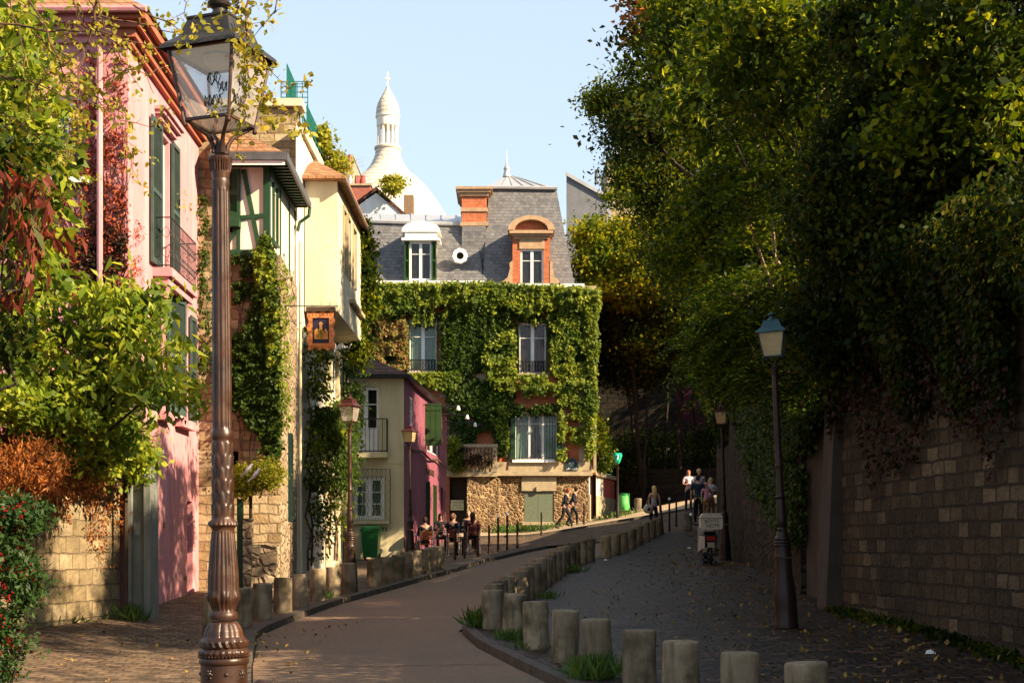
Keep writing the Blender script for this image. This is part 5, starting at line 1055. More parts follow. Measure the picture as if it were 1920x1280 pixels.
tree('cafe_shade_tree','dense leafy tree added to shade the cafe, hidden mostly by nearer crowns','tree',(8.6,39),[(1430,560,38,80,110,1.5,120),(1470,470,37,90,80,1.5,80),(1450,400,41,90,90,1.8,90),(1400,480,44,70,90,1.6,80),(1380,480,41,60,80,1.5,80),(1350,540,46,50,70,1.5,80)],.2,'lf_dark',.15,120,.34,TG,aspect=.6)  # extra tree that keeps sun off the cafe, almost unseen
tree('yellowing_tree','yellow and orange autumn tree beside the mansard tower roof','tree',(6.6,71),[(1104,440,69,24,20,1.2,26),(1130,462,69,34,22,1.4,34),(1178,440,69,30,20,1.4,30),(1116,500,69,34,26,1.6,40),(1160,505,69,50,26,1.8,46),(1210,480,68,44,28,1.8,44),(1240,530,68,50,30,1.8,44),(1138,545,69,40,20,1.6,34),(1190,555,69,50,24,1.6,40)],.12,'lf_yel',.2,130,.36,BG,aspect=.55)
tree('dark_tree','dark green slender tree over the end of the creeper house','tree',(6.4,73),[(1150,580,71,34,40,1.6,60),(1185,620,71,50,50,1.8,80),(1155,670,72,40,50,1.5,50),(1200,690,71,50,40,1.5,40)],.06,'lf_dark',.22,120,.42,BG,aspect=.55)
tree('dark_tree','dark tree with bare lower trunk in the middle of the junction','tree',(8.6,72),[(1240,560,70,70,50,2.4,90),(1280,620,70,70,50,2,80),(1220,650,70,50,36,1.8,50),(1300,520,69,60,50,2,60),(1320,640,68,50,60,1.8,60)],.07,'lf_mid',.22,120,.42,BG,aspect=.55)
tree('dark_tree','dark spreading tree where the right wall meets the junction','tree',(9.3,60),[(1330,500,58,80,60,2.2,100),(1390,470,52,90,90,2.2,100)],.10,'lf_dark',.2,120,.42,BG,aspect=.55)
for i,(x,y,l) in enumerate(((14.5,72,'nearer'),(18,77,'farther'),(13.5,66,'lowest'))):  # out-of-sight trees added so the retaining wall falls in shade
    pxx=960+x/y*F
    tree('hidden_shade_tree',f'tall tree added to shade the retaining wall, {l} of three, hidden by nearer crowns','tree',(x,y),[(pxx,Z_,y,110,80,2.6,90) for Z_ in (760,640,540)],.2,'lf_dark',.24,90,.5,BG,aspect=.6,twigs=4)
for i,(x,y,h,l) in enumerate(((6.4,68,6,'leftmost'),(7.9,70,7,'second'),(8.4,68.5,7,'third'),(9.6,70.5,6.5,'rightmost'))):
    b=g0(x,y)+1.0; mb=MB(); mb.tube(wob((x,y+2.5,b-2),(x+random.uniform(-.6,.6),y+2.5,b+h+1),8,.25),[.09,.085,.08,.075,.07,.065,.06,.05,.04],7); o=mb.build('tree_trunk',M['bark'],None,True); tag(o,f'thin bare dark trunk in front of the high retaining wall, {l} of four','tree','bare trunks at the junction')
o=leaves('undergrowth',np.concatenate([clumps((8.5,74,6.2),(5,2.5,1.1),140,60,.4)[0],clumps((12,72,8),(3,2,2.5),80,60,.4)[0],clumps((5.9,73,6),(1.2,1.5,1.6),50,60,.4)[0]]),.2,M['lf_dark']); tag(o,None,None,None,'stuff')
# creeper masses hanging over the right wall
rwf=Face((4.88,21.3),(5.4,15)); rwf2=Face((5.4,15),(5.75,10))
HV=thing('wall_creeper','mass of dark ivy and red creeper hanging over the nearest right-hand wall','creeper',(5.3,17,4.6),'creepers on the right wall')
def hang(f,n,z1,zlow,wmax,seed,size,mat,name,par,k=2.2):
    u=rng.uniform(0,f.L,n); low=zlow+.55*pn(u,u*0+seed,1.1,seed)+.25*pn(u,u*0,.35,seed+2); z=low+(z1-low)*rng.uniform(0,1,n)**.8; t=(z-low)/(z1-low)
    ww=.03+rng.uniform(0,1,n)*wmax*t+.05
    q=np.stack([f.A.x+f.d.x*u+f.n.x*ww,f.A.y+f.d.y*u+f.n.y*ww,z],1); return leaves(name,q,size,M[mat],par,.75,db=(f.n.x*.3,f.n.y*.3,-.9),nb=(f.n.x,f.n.y,.5),rnd=.7)
def flipf(f): g_=Face((f.A+f.d*f.L)[:],f.A[:]); return g_
fa=Face((4.88,21.3),(5.4,15)); fa=Face((5.4,15),(4.88,21.3)) if fa.n.x>0 else fa
hang(fa,24000,5.2,3.35,.8,1,.085,'lf_dark','foliage',HV); hang(fa,7000,4.9,3.0,.5,4,.07,'lf_rustd','red_foliage',HV)
fb=Face((5.75,10),(5.4,15)); fb=Face((5.4,15),(5.75,10)) if fb.n.x>0 else fb
hang(fb,14000,5.2,3.6,.9,2,.085,'lf_dark','foliage',HV)
IV=thing('ivy_column','dark ivy tumbling down beside the cement buttress behind the leaning lamp','creeper',(4.85,23,2),'creepers on the right wall')
fc=Face((5.25,29),(4.87,21.4)); fc=fc if fc.n.x<0 else Face((4.87,21.4),(5.25,29))
q=ivy_pts(fc,[(1385,640),(1560,640),(1545,800),(1520,860),(1516,1010),(1500,1020),(1478,960),(1450,930),(1425,870),(1400,790)],60000,w=(.03,.35),seed=3,s=30,fuzz=8); leaves('foliage',q,.085,M['lf_ivyd'],IV,.8,db=(-.4,0,-.9),nb=(-1,-.2,.5),rnd=.6)
fd=Face((5.75,36),(5.25,29)); fd=fd if fd.n.x<0 else Face((5.25,29),(5.75,36))
IV2=thing('ivy_curtain','ivy and overhanging green leaves along the top of the farther right-hand wall','creeper',(5.6,33,5),'creepers on the right wall')
hang(fc,14000,6.0,3.9,.9,5,.10,'lf_mid','foliage',IV2); hang(fd,14000,6.4,4.5,1.0,6,.11,'lf_dark','foliage',IV2)
fe=Face((7.3,50),(5.75,36)); fe=fe if fe.n.x<0 else Face((5.75,36),(7.3,50)); hang(fe,16000,7.4,5.2,1.1,7,.13,'lf_dark','foliage',IV2)
# shrubs on the bank just behind the wall, one by one
for i,(px,py,D,rx,rz,ry,l) in enumerate(((1440,600,26,90,90,1.0,'behind the leaning lamp'),(1600,600,20,120,110,1.0,'above the cement buttress'),(1760,560,18,120,110,1.0,'above the middle of the near wall'),(1900,560,16.5,110,150,1.0,'at the right edge above the near wall'),(1370,640,36,70,80,1.2,'above the scooter'))):
    q,_=clumps(P(px,py,D),(rx/F*D,ry,rz/F*D),110,90,.22); o=leaves('wall_shrub',q,.11,M['lf_dark'],None,.65); tag(o,f'dark green shrub spilling over the wall top {l}','shrub','shrubs on the wall top')
# ================= LEFT GARDEN =================
LG='garden plants at the left'
tree('garden_shrub','big sunlit light-green shrub spilling over the garden wall at the left','shrub',(-8.3,19.5),[(90,700,19.6,100,80,.6,56),(20,620,19.3,70,80,.6,36),(190,830,20.2,66,55,.5,44),(30,760,19,70,40,.5,30),(110,600,20,70,50,.4,20),(110,790,19.4,70,50,.5,30),(180,720,19.8,76,70,.5,34),(200,650,20,50,40,.4,14)],.06,'lf_bright',.12,46,.15,LG,aspect=.5,fm=.92)
tree('fig_branches','long leafy branches with drooping glossy leaves reaching right across the pink wall','shrub',(-7.6,20.2),[(240,560,19.6,50,26,.4,10),(180,550,19.6,50,26,.4,9),(250,680,19.4,44,45,.4,12),(310,730,19.2,26,30,.3,6),(220,620,19.3,50,40,.4,10),(310,650,19.3,20,20,.3,3),(348,725,19.2,16,12,.2,4),(285,560,19.5,16,12,.3,3)],.06,'lf_bright',.2,26,.22,LG,aspect=.38,db=(.2,0,-1.1),twigs=12,fm=.9)
tree('acacia_branches','bright yellow-green leafy tree at the upper left edge','tree',(-7.2,16.2),[(30,160,16,60,100,.7,45),(60,280,16,62,100,.7,55),(30,400,16,60,70,.7,34),(10,60,16,50,60,.7,24),(20,500,16,60,60,.6,26)],.08,'lf_bright',.15,26,.17,LG,aspect=.5,db=(.2,0,-.6))
o=tree('drooping_branch','dark red drooping elongated leaves hanging at the left edge, close to the camera','branch',(-4.6,9.8),[(30,360,9.6,34,60,.25,9),(70,430,9.5,18,50,.2,5),(30,500,9.6,20,50,.2,4),(5,440,9.6,16,60,.2,4)],.03,'lf_long',.16,9,.1,LG,aspect=.26,db=(0,0,-2.5),twigs=3)
# dark inner foliage left of the pink wall
tree('dark_garden_bush','darker green foliage behind the hanging red leaves','shrub',(-6.2,15.5),[(5,330,15.2,40,120,.5,26),(0,600,15,30,60,.4,12)],.05,'lf_dark',.13,50,.18,LG,aspect=.5)
gf=Face((-6.75,20.9),(-6.33,22.95)); gf=gf if gf.n.x>0 else Face((-6.33,22.95),(-6.75,20.9))
DV=thing('dry_creeper','rust-orange dry creeper hanging over the garden wall','creeper',(-6.8,20.5,3),LG)
for gi,(a,b) in enumerate(zip(gw,gw[1:])):
    f=Face(b,a); 
    hang(f,5200,3.5,2.55,.35,gi+1,.05,'lf_rust','foliage',DV)
f=Face(gw[1],gw[0]); 
q,_=clumps(P(45,880,18.5),(80/F*18.5,.3,55/F*18.5),80,44,.12); leaves('foliage',q,.075,M['lf_rust'],DV,.3,db=(0,0,-1.6))
q,_=clumps(P(130,905,20.2),(60/F*20,.25,26/F*20),44,50,.10); leaves('foliage',q,.055,M['lf_rust'],DV,.5,db=(0,0,-1.2))
for px,py0,py1 in ((165,930,1030),(185,930,1060),(80,850,940),(120,900,980),(215,900,1000)):
    ff=Face(gw[1],gw[0]) if px>130 else Face(gw[2],gw[1]); q=ivy_pts(ff,[(px-14,py0),(px+14,py0),(px+6,py1),(px-6,py1)],420,w=(.02,.1),fuzz=5); leaves('strand',q,.055,M['lf_rust'],DV,.5,db=(0,0,-1.5))
o=tree('green_garden_vine','bright green leaves tumbling down over the grey gate portal','creeper',(-7.2,22.0),[(190,850,21.6,70,50,.4,46),(250,850,22.3,30,50,.3,20),(110,850,20.4,70,45,.5,34),(240,760,22,40,60,.4,24)],.04,'lf_bright',.12,44,.14,LG,aspect=.6,fm=.95)
# red creeper on the pink wall
RC_=thing('red_creeper','dark red creeper with bare tendrils climbing the shaded pink wall','creeper',(-7.5,23.2,4))
ivy('foliage',fF,[(55,360),(110,330),(150,200),(190,180),(200,330),(240,360),(250,520),(240,640),(60,560)],5200,.062,'lf_red',RC_,seed=4,s=40,thr=-.25,w=(.01,.06),lumps=.02)
ivy('foliage',fF,[(60,340),(130,300),(150,120),(238,110),(242,560),(60,560)],5200,.05,'lf_red',RC_,seed=9,s=26,thr=.0,w=(.01,.05),lumps=.02)
ivy('foliage',fS,[(239,380),(262,420),(268,520),(262,560),(239,620)],900,.05,'lf_red',RC_,seed=3,s=18,thr=-.1,w=(.01,.05),lumps=.02)
ivy('foliage',fF,[(160,90),(235,120),(240,330),(160,330)],1500,.05,'lf_red',RC_,seed=2,s=22,thr=.1,w=(.01,.05),lumps=.02)
ivy('foliage',fF,[(60,430),(240,430),(245,560),(60,560)],4200,.06,'lf_rustd',RC_,seed=6,s=30,thr=-.4,w=(.01,.08),lumps=.03)
mb=MB(); rs=random.Random(3)
for k in range(46):
    x=rs.uniform(70,235); y=rs.uniform(600,420); pts=[]
    for j in range(12):
        pts.append(P(x,y,23.16)); x+=rs.uniform(-13,15); y-=rs.uniform(8,34); x=min(238,x)
        if y<70: break
    if len(pts)>2: mb.tube(pts,[.012-.0008*i for i in range(len(pts))],4,cap=False)
mb.build('stem',M['lf_rustd'],RC_)
o=ivy('leafy_strand',fS,[(322,350),(350,350),(348,395),(325,400)],70,.07,'lf_lime',None,w=(.02,.15)); tag(o,'few yellow-green leaves against the pink wall above the balcony','plant')
# pyracantha with berries, left edge
PY=thing('berry_bush','dark bush covered in clusters of red berries at the lower left edge','bush',(-3.75,10.6,g0(-3.75,10.6)))
bl=[((0,970),44,50),((10,1040),44,60),((0,1130),50,60),((5,1220),36,60),((44,965),18,30),((40,1090),22,50)]
Q=[];QB=[]
for (c,rx,rz) in bl:
    q,cc=clumps(P(c[0],c[1],10.6),(rx/F*10.6,.3,rz/F*10.6),34,46,.055,.2); Q.append(q); QB.append(cc[::2]+np.array([0,-.05,0]))
leaves('foliage',np.concatenate(Q),.05,M['lf_pyr'],PY,.45)
mb=MB()
for c in np.concatenate(QB):
    for k in range(12): mb.ball(c+rng.normal(size=3)*.022,.0085,6,4)
bo_=mb.build('berries',M['berry'],PY,True); bo_['kind']='stuff'
mb=MB(); b=(-3.95,10.7,g0(-3.95,10.7)-.1)
for c in ((-4.0,10.6,1.2),(-3.7,10.6,1.7),(-3.9,10.7,2.1),(-3.6,10.5,.9)): mb.tube(wob(b,c,5,.08),[.025,.02,.015,.012,.01,.006],5)
mb.build('stem',M['bark'],PY,True)
# thorny twigs near the camera, across the top left and on the lantern
TW=thing('thorny_twigs','tangle of thin thorny twigs with tiny yellow-green leaves across the top left and the lantern','branch',(-2.4,7.4,4.5))
mb=MB(); rs=random.Random(11); L_=[]
def twig(px,py,D,dx,dy,n,r,lf=.5,gr=0,sub=.25):
    pts=[]
    for i in range(n):
        pts.append(P(px,py,D)); px+=dx+rs.uniform(-9,9); py+=dy+rs.uniform(-8,8)+gr*i; D+=rs.uniform(-.04,.04)
        if rs.random()<lf: L_.append(np.array(P(px,py,D))+np.array([[rs.gauss(0,.016) for _ in range(3)] for _ in range(rs.randint(2,7))]))
        if rs.random()<sub and r>.002 and n>4: twig(px,py,D,rs.uniform(-16,16),rs.uniform(-12,20),n//2,r*.6,lf,gr,sub*.6)
        if rs.random()<.5: a=Vector(pts[-1]); mb.tube([a,a+Vector((rs.uniform(-.03,.03),0,rs.uniform(-.02,.03)))],[r*.5,.0005],3,cap=False)
    if len(pts)>1: mb.tube(pts,[r*(1-.75*i/len(pts)) for i in range(len(pts))],5,cap=False)
for (px,py,D,dx,dy,n,r) in ((-20,40,7.6,24,4,14,.007),(-20,130,7.8,22,9,13,.006),(40,-20,7.5,10,20,14,.006),(120,-20,7.6,14,17,13,.006),(190,-20,7.4,-3,20,15,.009),(190,30,7.4,22,7,9,.005),(250,10,7.4,16,11,10,.005),(-10,200,7.9,17,12,11,.005),(60,60,7.7,20,20,11,.005),(330,-20,7.2,3,16,7,.003),(395,-15,7.3,-4,12,4,.003),(20,-20,7.9,4,25,14,.005),(100,90,7.6,14,18,12,.004),(200,130,7.5,6,19,11,.004),(150,20,7.7,-10,22,10,.004),(10,300,8,16,6,8,.004)): twig(px,py,D,dx,dy,n,r,.55)
for (px,py,D,dx,dy,n,r) in ((462,-15,6.35,-2,15,18,.006),(535,-15,6.4,-9,19,6,.004),(440,-10,6.35,5,9,8,.003),(462,90,6.3,8,10,9,.003),(462,120,6.3,11,14,9,.003),(452,200,6.35,-11,4,4,.0025)): twig(px,py,D,dx,dy,n,r,.9,0,.1)
mb.build('stem',M['vine'],TW,True)
leaves('foliage',np.concatenate(L_),.032,M['lf_tiny'],TW,.6,db=(0,0,.2),six=True)
q=np.concatenate([np.array(P(px,py,6.3))+rng.normal(size=(n,3))*np.array([.022,.02,.03]) for px,py,n in ((455,30,22),(440,60,10),(468,110,16),(475,130,24),(488,140,18),(490,170,14),(462,150,18),(485,195,16),(500,215,16),(520,232,14),(455,250,6),(505,190,10),(345,80,14),(370,65,8))]); leaves('foliage',q,.036,M['lf_tiny'],TW,.6,six=True)
# bush over the small gate
YB=thing('lime_bush','round yellow-green clipped bush on top of the small gate','bush',(-5.2,27.6,2.2)); q=np.concatenate([clumps(P(px,py,27.4),(rx/F*27.4,.35,rz/F*27.4),n,60,.09,.3)[0] for px,py,rx,rz,n in ((470,895,38,28,40),(505,890,26,24,24),(450,915,22,24,16))]); leaves('foliage',q,.065,M['lf_lime'],YB,.6); mb=MB(); mb.tube([(Xp(470,27.6),27.6,.3),(Xp(470,27.6),27.6,3.2)],[.05,.03],6); mb.build('stem',M['bark'],YB)
for px,py,l in ((465,880,'upper left'),(479,889,'lower right')):
    D=26.9; a=P(px,py,D); t=thing('white_dove',f'white bird perched in the lime bush, {l} of the pair','bird',a,'white birds in the bush'); mb=MB(); mb.v=[];
    mb.lathe([(.004,-.11),(.03,-.06),(.055,0),(.05,.05),(.03,.08),(.034,.105),(.03,.125),(.01,.14)],12); o=mb; o.v=[(a[0]+p[0]*.8+p[2]*.55,a[1]+p[1]*.8,a[2]+p[2]*.8+p[0]*-.2) for p in mb.v]; mb.build('body',M['wpaint'],t,True); mb=MB(); mb.add([(a[0]-.05,a[1]-.03,a[2]-.04),(a[0]-.16,a[1],a[2]-.12),(a[0]-.13,a[1]+.02,a[2]-.14),(a[0]+.02,a[1]-.05,a[2]+.02)],[(0,1,2),(0,2,3)]); mb.build('wing',M['wpaint'],t); mb=MB(); mb.tube([(a[0]+.085,a[1]-.01,a[2]+.08),(a[0]+.115,a[1]-.01,a[2]+.07)],[.008,.002],5); mb.build('beak',M['pot'] if 'pot' in M else M['orange'],t)
# ================= CREEPERS ON THE HOUSES =================
S1=thing('wall_creeper','dark green creeper on the front corner of the stone house','creeper',(-5,29,4),'creepers on the left houses')
f1b=Face((-6.41,28.95),(-4.72,28.95))
ivy('foliage',f1b,[(432,690),(470,600),(480,560),(490,520),(500,470),(498,450),(503,440),(512,470),(520,560),(524,640),(528,760),(524,850),(512,900),(505,860),(490,810),(470,800),(450,760),(432,770)],52000,.075,'lf_ivyd',S1,seed=1,s=22,thr=-1.3,w=(.02,.2),fuzz=7)
ivy('foliage',f1b,[(488,470),(502,440),(513,480),(519,560),(524,650),(512,700),(502,600),(485,520)],16000,.07,'lf_ivy',S1,seed=5,s=20,thr=-.7,w=(.1,.28),fuzz=7)
ivy('foliage',f1b,[(430,482),(490,478),(500,560),(480,600),(432,560)],9000,.06,'lf_ivyd',S1,seed=2,s=18,thr=.15,w=(.02,.1))
ivy('foliage',f1b,[(430,640),(452,620),(440,700),(430,700)],2500,.06,'lf_ivyd',S1,seed=3,s=14,thr=-.3,w=(.02,.1))
ivy('foliage',f1b,[(374,370),(392,370),(396,700),(376,700)],3200,.06,'lf_ivyd',S1,seed=8,s=16,thr=-.2,w=(.02,.12))
f2b=Face((-4.70,29),(-4.91,32.6)); ivy('foliage',f2b,[(517,490),(526,500),(530,800),(520,800)],3000,.07,'lf_ivy',S1,seed=3,s=20,w=(.02,.14))
mb=MB(); rs=random.Random(8)
for k in range(22):
    x=rs.uniform(440,520); y=rs.uniform(900,700); pts=[]
    for j in range(14):
        pts.append(P(x,y,28.93)); x+=rs.uniform(-8,8); y-=rs.uniform(10,30)
        if y<480: break
    if len(pts)>2: mb.tube(pts,.01,4,cap=False)
mb.build('stem',M['vine'],S1)
S2=thing('wisteria','long wisteria vine with twisted stems hanging on the cream house wall','creeper',(-4.9,35,1),'creepers on the left houses')
mw=Face((-4.93,32.6),(-4.99,43.6))
for poly,n,sd,thr in (([(563,600),(578,620),(583,740),(577,830),(586,900),(582,960),(566,980),(562,800)],9000,1,-.4),([(600,760),(640,740),(650,800),(640,880),(630,940),(612,930),(600,850)],14000,2,-.5),([(578,760),(612,780),(608,830),(585,840)],7000,3,-.4),([(570,980),(582,960),(584,1040),(572,1050)],900,4,-.2),([(604,940),(622,930),(624,1010),(606,1010)],1100,5,-.2),([(630,640),(650,640),(655,760),(636,760)],6000,6,-.5)):
    ivy('foliage',mw,poly,n,.10,'lf_ivyd' if sd in(2,6) else 'lf_mid',S2,seed=sd,s=16,thr=thr,w=(.03,.5),lumps=.2)
mb=MB()
for px0,py0,px1,py1 in ((570,1070,572,760),(576,1060,568,700),(620,1050,616,780),(625,1050,640,760),(612,1040,606,800),(640,1045,642,700),(646,1045,648,720)):
    a=Vector(mw.p(mw.u(px0),mw.z(px0,py0),.1)); b=Vector(mw.p(mw.u(px1),mw.z(px1,py1),.12)); mb.tube(wob(a,b,9,.12),[.03,.03,.028,.026,.024,.022,.02,.018,.015,.012],6)
mb.build('stem',M['vine'],S2,True)
S3=thing('hanging_creeper','creeper hanging from the far eave of the yellow bay','creeper',(-4.0,39.3,9),'creepers on the left houses')
q=np.concatenate([clumps(P(px,py,39.2),(rx/F*39.2,.3,rz/F*39.2),n,70,.13)[0] for px,py,rx,rz,n in ((682,470,10,60,40),(688,540,9,60,34),(672,640,14,50,34),(668,430,9,22,12),(672,575,9,40,24))]); leaves('foliage',q,.11,M['lf_mid'],S3,.6,db=(0,0,-1)); 
mb=MB(); mb.tube([P(684,410,39.35),P(684,600,39.3),P(672,690,39.3)],.02,5); mb.build('stem',M['vine'],S3)
# mansard house creeper: one plant in masses
S4=thing('house_creeper','thick sunlit creeper covering the front of the mansard house, cascading from its eaves','creeper',(0,64.9,8))
mm=Face((Xp(660,64.95),64.95),(Xp(1124,64.95),64.95))
def IV_(poly,n,size,mat,seed,thr,w,s=22,fuzz=5,lumps=.1): ivy('foliage',mm,poly,n,size,mat,S4,seed=seed,s=s,thr=thr,w=w,fuzz=fuzz,lumps=lumps)
IV_([(690,536),(900,534),(1120,546),(1122,580),(1080,584),(1040,575),(990,590),(950,572),(900,580),(860,565),(820,570),(770,580),(735,590),(690,585)],42000,.13,'lf_ivy',1,-1.6,(.15,.6),fuzz=7,lumps=.25)
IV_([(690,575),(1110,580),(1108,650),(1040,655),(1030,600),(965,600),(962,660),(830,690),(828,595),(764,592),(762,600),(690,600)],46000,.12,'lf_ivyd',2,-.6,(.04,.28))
IV_([(672,585),(762,590),(764,690),(700,705),(672,660)],22000,.125,'lf_mix',3,-.5,(.06,.4),s=26,lumps=.2)
IV_([(672,585),(740,590),(764,690),(700,705),(672,660)],9000,.12,'lf_ivyd',7,-.6,(.02,.15),s=26)
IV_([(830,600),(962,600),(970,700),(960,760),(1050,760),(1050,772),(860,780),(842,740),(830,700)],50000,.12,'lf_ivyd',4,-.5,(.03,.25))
IV_([(915,640),(960,620),(968,690),(985,706),(1040,706),(1095,712),(1100,735),(1030,742),(960,742),(920,720),(905,680)],21000,.13,'lf_ivy',5,-.35,(.15,.5),lumps=.25)
IV_([(1030,590),(1112,580),(1112,720),(1060,715),(1035,700)],24000,.125,'lf_ivy',6,-.1,(.06,.38),s=20)
IV_([(1030,590),(1112,580),(1112,720),(1060,715),(1035,700)],16000,.12,'lf_ivyd',8,-1.2,(.02,.12),s=20)
IV_([(1098,560),(1118,560),(1114,600),(1121,650),(1113,700),(1118,760),(1110,800),(1116,840),(1102,860),(1098,780),(1104,700)],19000,.125,'lf_ivy',9,-.9,(.1,.5),s=18)
IV_([(770,702),(860,700),(862,712),(850,735),(800,722),(765,712)],9000,.125,'lf_ivy',10,-.7,(.1,.4),s=18)
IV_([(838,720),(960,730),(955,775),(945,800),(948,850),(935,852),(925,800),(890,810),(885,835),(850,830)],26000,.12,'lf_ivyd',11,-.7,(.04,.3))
IV_([(915,770),(950,765),(952,840),(938,850),(928,800)],6000,.12,'lf_ivy',12,-.3,(.1,.4),s=14)
IV_([(1048,720),(1100,735),(1102,790),(1060,780),(1058,860),(1046,860),(1050,780)],12000,.125,'lf_ivy',13,-.2,(.08,.4),s=16)
IV_([(1050,808),(1100,800),(1098,830),(1052,828)],3000,.12,'lf_ivy',14,-.1,(.05,.3),s=12)
drp=[]
for i in range(70):
    px=random.uniform(690,1118); L_n=random.uniform(10,46); y0=random.uniform(555,575); k=int(8+L_n); u_=mm.u(px); drp.append(np.array([mm.p(u_+random.gauss(0,.05),Zp(y0+L_n*j/k,65),random.uniform(.25,.55)*(1-.4*j/k)) for j in range(k) for _ in range(3)]))
leaves('foliage',np.concatenate(drp),.13,M['lf_ivy'],S4,.7,db=(0,-.3,-1.2),nb=(0,-1,.3),rnd=.6)
mb=MB(); rs=random.Random(5)
for px in (742,842,850,952,1060,1108,1112): mb.tube(wob(mm.p(mm.u(px),Z(880),.08),mm.p(mm.u(px+rs.uniform(-8,8)),Z(590),.08),9,.3),.04,5)
mb.build('stem',M['vine'],S4)
S5=thing('trellis_creeper','green climbing plant on a trellis at the right end of the terrace','creeper',(4.5,66,6)); q=np.concatenate([clumps(P(px,py,66.5),(rx/F*66,.5,rz/F*66),n,60,.18)[0] for px,py,rx,rz,n in ((1122,845,18,40,50),(1112,800,10,30,20),(1132,870,12,16,14))]); leaves('foliage',q,.15,M['lf_mid'],S5,.6)
mb=MB(); lattice((Xp(1106,66.9),66.9,0),(Xp(1146,67.5),67.5,0),Zp(888,67),Zp(820,67),.3); mb.build('lattice',M['trellis'],S5)
S6=thing('balcony_plant','yellow-green leafy plant and dry flowers at the left end of the stone balcony','plant',(Xp(850,64),64,5)); q=np.concatenate([clumps(P(px,py,63.8),(rx/F*64,.3,rz/F*64),n,60,.14)[0] for px,py,rx,rz,n in ((848,845,10,24,26),(853,870,16,12,14))]); leaves('foliage',q,.14,M['lf_ivy'],S6,.6); q=clumps(P(885,858,63.8),(45/F*64,.2,20/F*64),30,50,.14)[0]; leaves('dry_foliage',q,.1,M['lf_rustd'],S6,.5)
S7=thing('roof_plant','yellow-green shrub growing on the roof terrace in front of the dome','plant',(Xp(738,89),89,Zp(365,89))); q=clumps(P(738,348,89),(20/F*89,.8,17/F*89),26,60,.2)[0]; leaves('foliage',q,.2,M['lf_lime'],S7,.6); mb=MB(); mb.tube([P(738,370,89),P(738,345,89)],.04,5); mb.build('stem',M['bark'],S7)
S8=thing('terrace_shrub','small green shrub growing behind the green lattice on the roof terrace','plant',(-5.3,37.5,11.3)); q=np.concatenate([clumps(P(px,py,37.5),(rx/F*37.5,.3,rz/F*37.5),n,60,.12)[0] for px,py,rx,rz,n in ((605,265,9,28,16),(628,305,16,16,16))]); leaves('foliage',q,.12,M['lf_lime'],S8,.6); mb=MB(); mb.tube([P(610,320,37.5),P(606,260,37.5)],.02,5); mb.build('stem',M['bark'],S8)
# ================= GRASS, LITTER =================
def tuft(px,D,n,r,h,label,dx=0):
    x=Xp(px,D)+dx; q=np.stack([x+rng.normal(size=n)*r,D+rng.normal(size=n)*r,np.zeros(n)],1); q[:,2]=gz(q[:,0],q[:,1])-.01
    o=leaves('grass_tuft',q,h,M['grass'],None,.12,db=(0,0,1.6),nb=(0,-1,0),rnd=.7); tag(o,label,'grass tuft','grass tufts by the kerb')
tuft(1118,15.0,420,.10,.24,'tall tuft of grass at the foot of the fifth bollard of the right row',-.02); tuft(1003,18.3,260,.12,.13,'small green weeds at the foot of a light grey bollard'); tuft(960,19.6,260,.10,.15,'weeds growing between two mossy bollards'); tuft(904,21.5,260,.09,.30,'leafy weed at the tight bend of the right kerb'); tuft(985,23.2,300,.16,.16,'weeds inside the bend of the right bollard row'); tuft(1027,26.8,160,.12,.14,'weed tuft at the foot of the close-set bollards'); tuft(1071,35,160,.15,.2,'weed tuft below the trio of bollards'); tuft(609,28.6,160,.09,.14,'weed tuft between two left bollards'); tuft(245,22.6,160,.1,.25,'weeds at the foot of the grey gate'); tuft(1010,64.0-.8,300,.6,.3,'grass strip at the foot of the rubble wall'); tuft(960,63.2,260,.5,.4,'grass below the rubble buttress'); tuft(1150,62.5,300,.5,.25,'grass at the corner of the terrace wall')
q=np.concatenate([np.stack([-6.6+rng.normal(size=700)*.12-.25*np.abs(t:=rng.uniform(0,3.6,700)),22.6-t,np.zeros(700)],1)]); q[:,2]=gz(q[:,0],q[:,1]); o=leaves('wall_foot_weeds',q,.14,M['grass'],None,.3,db=(0,0,1)); tag(o,'low weeds along the foot of the pale garden wall','weeds')
q=np.stack([5.15+rng.normal(size=2600)*.12,rng.uniform(12,21,2600),np.zeros(2600)],1); q[:,0]=np.interp(q[:,1],[10,15,21.3],[5.75,5.4,4.88])-np.abs(rng.normal(size=2600))*.16; q[:,2]=gz(q[:,0],q[:,1]); o=leaves('wall_foot_weeds',q,.085,M['lf_dark'],None,.6,db=(0,0,.6)); tag(o,'dark weeds and ivy along the foot of the near right-hand wall','weeds')
n=2600; y=rng.uniform(11,52,n); x=np.array([kx(KR,a)+.4 for a in y]); xw=np.interp(y,[10,15,21,24,29,36,42,50],[5.75,5.4,4.88,4.9,5.25,5.75,6.35,7.3]); t=rng.beta(3,1.3,n); X_=x+(xw-x)*t
q=np.stack([X_,y,gz(X_,y)+.012],1); o=leaves('fallen_leaves',q,.07,M['lf_fall'],None,.7,db=(0,0,0),nb=(0,0,6),rnd=.5); o['kind']='stuff'
q=np.stack([rng.uniform(-6.6,-2.5,500),rng.uniform(12,23,500),np.zeros(500)],1); q[:,2]=gz(q[:,0],q[:,1])+.012; o=leaves('fallen_leaves',q,.06,M['lf_fall'],None,.7,nb=(0,0,6),rnd=.5); o['kind']='stuff'
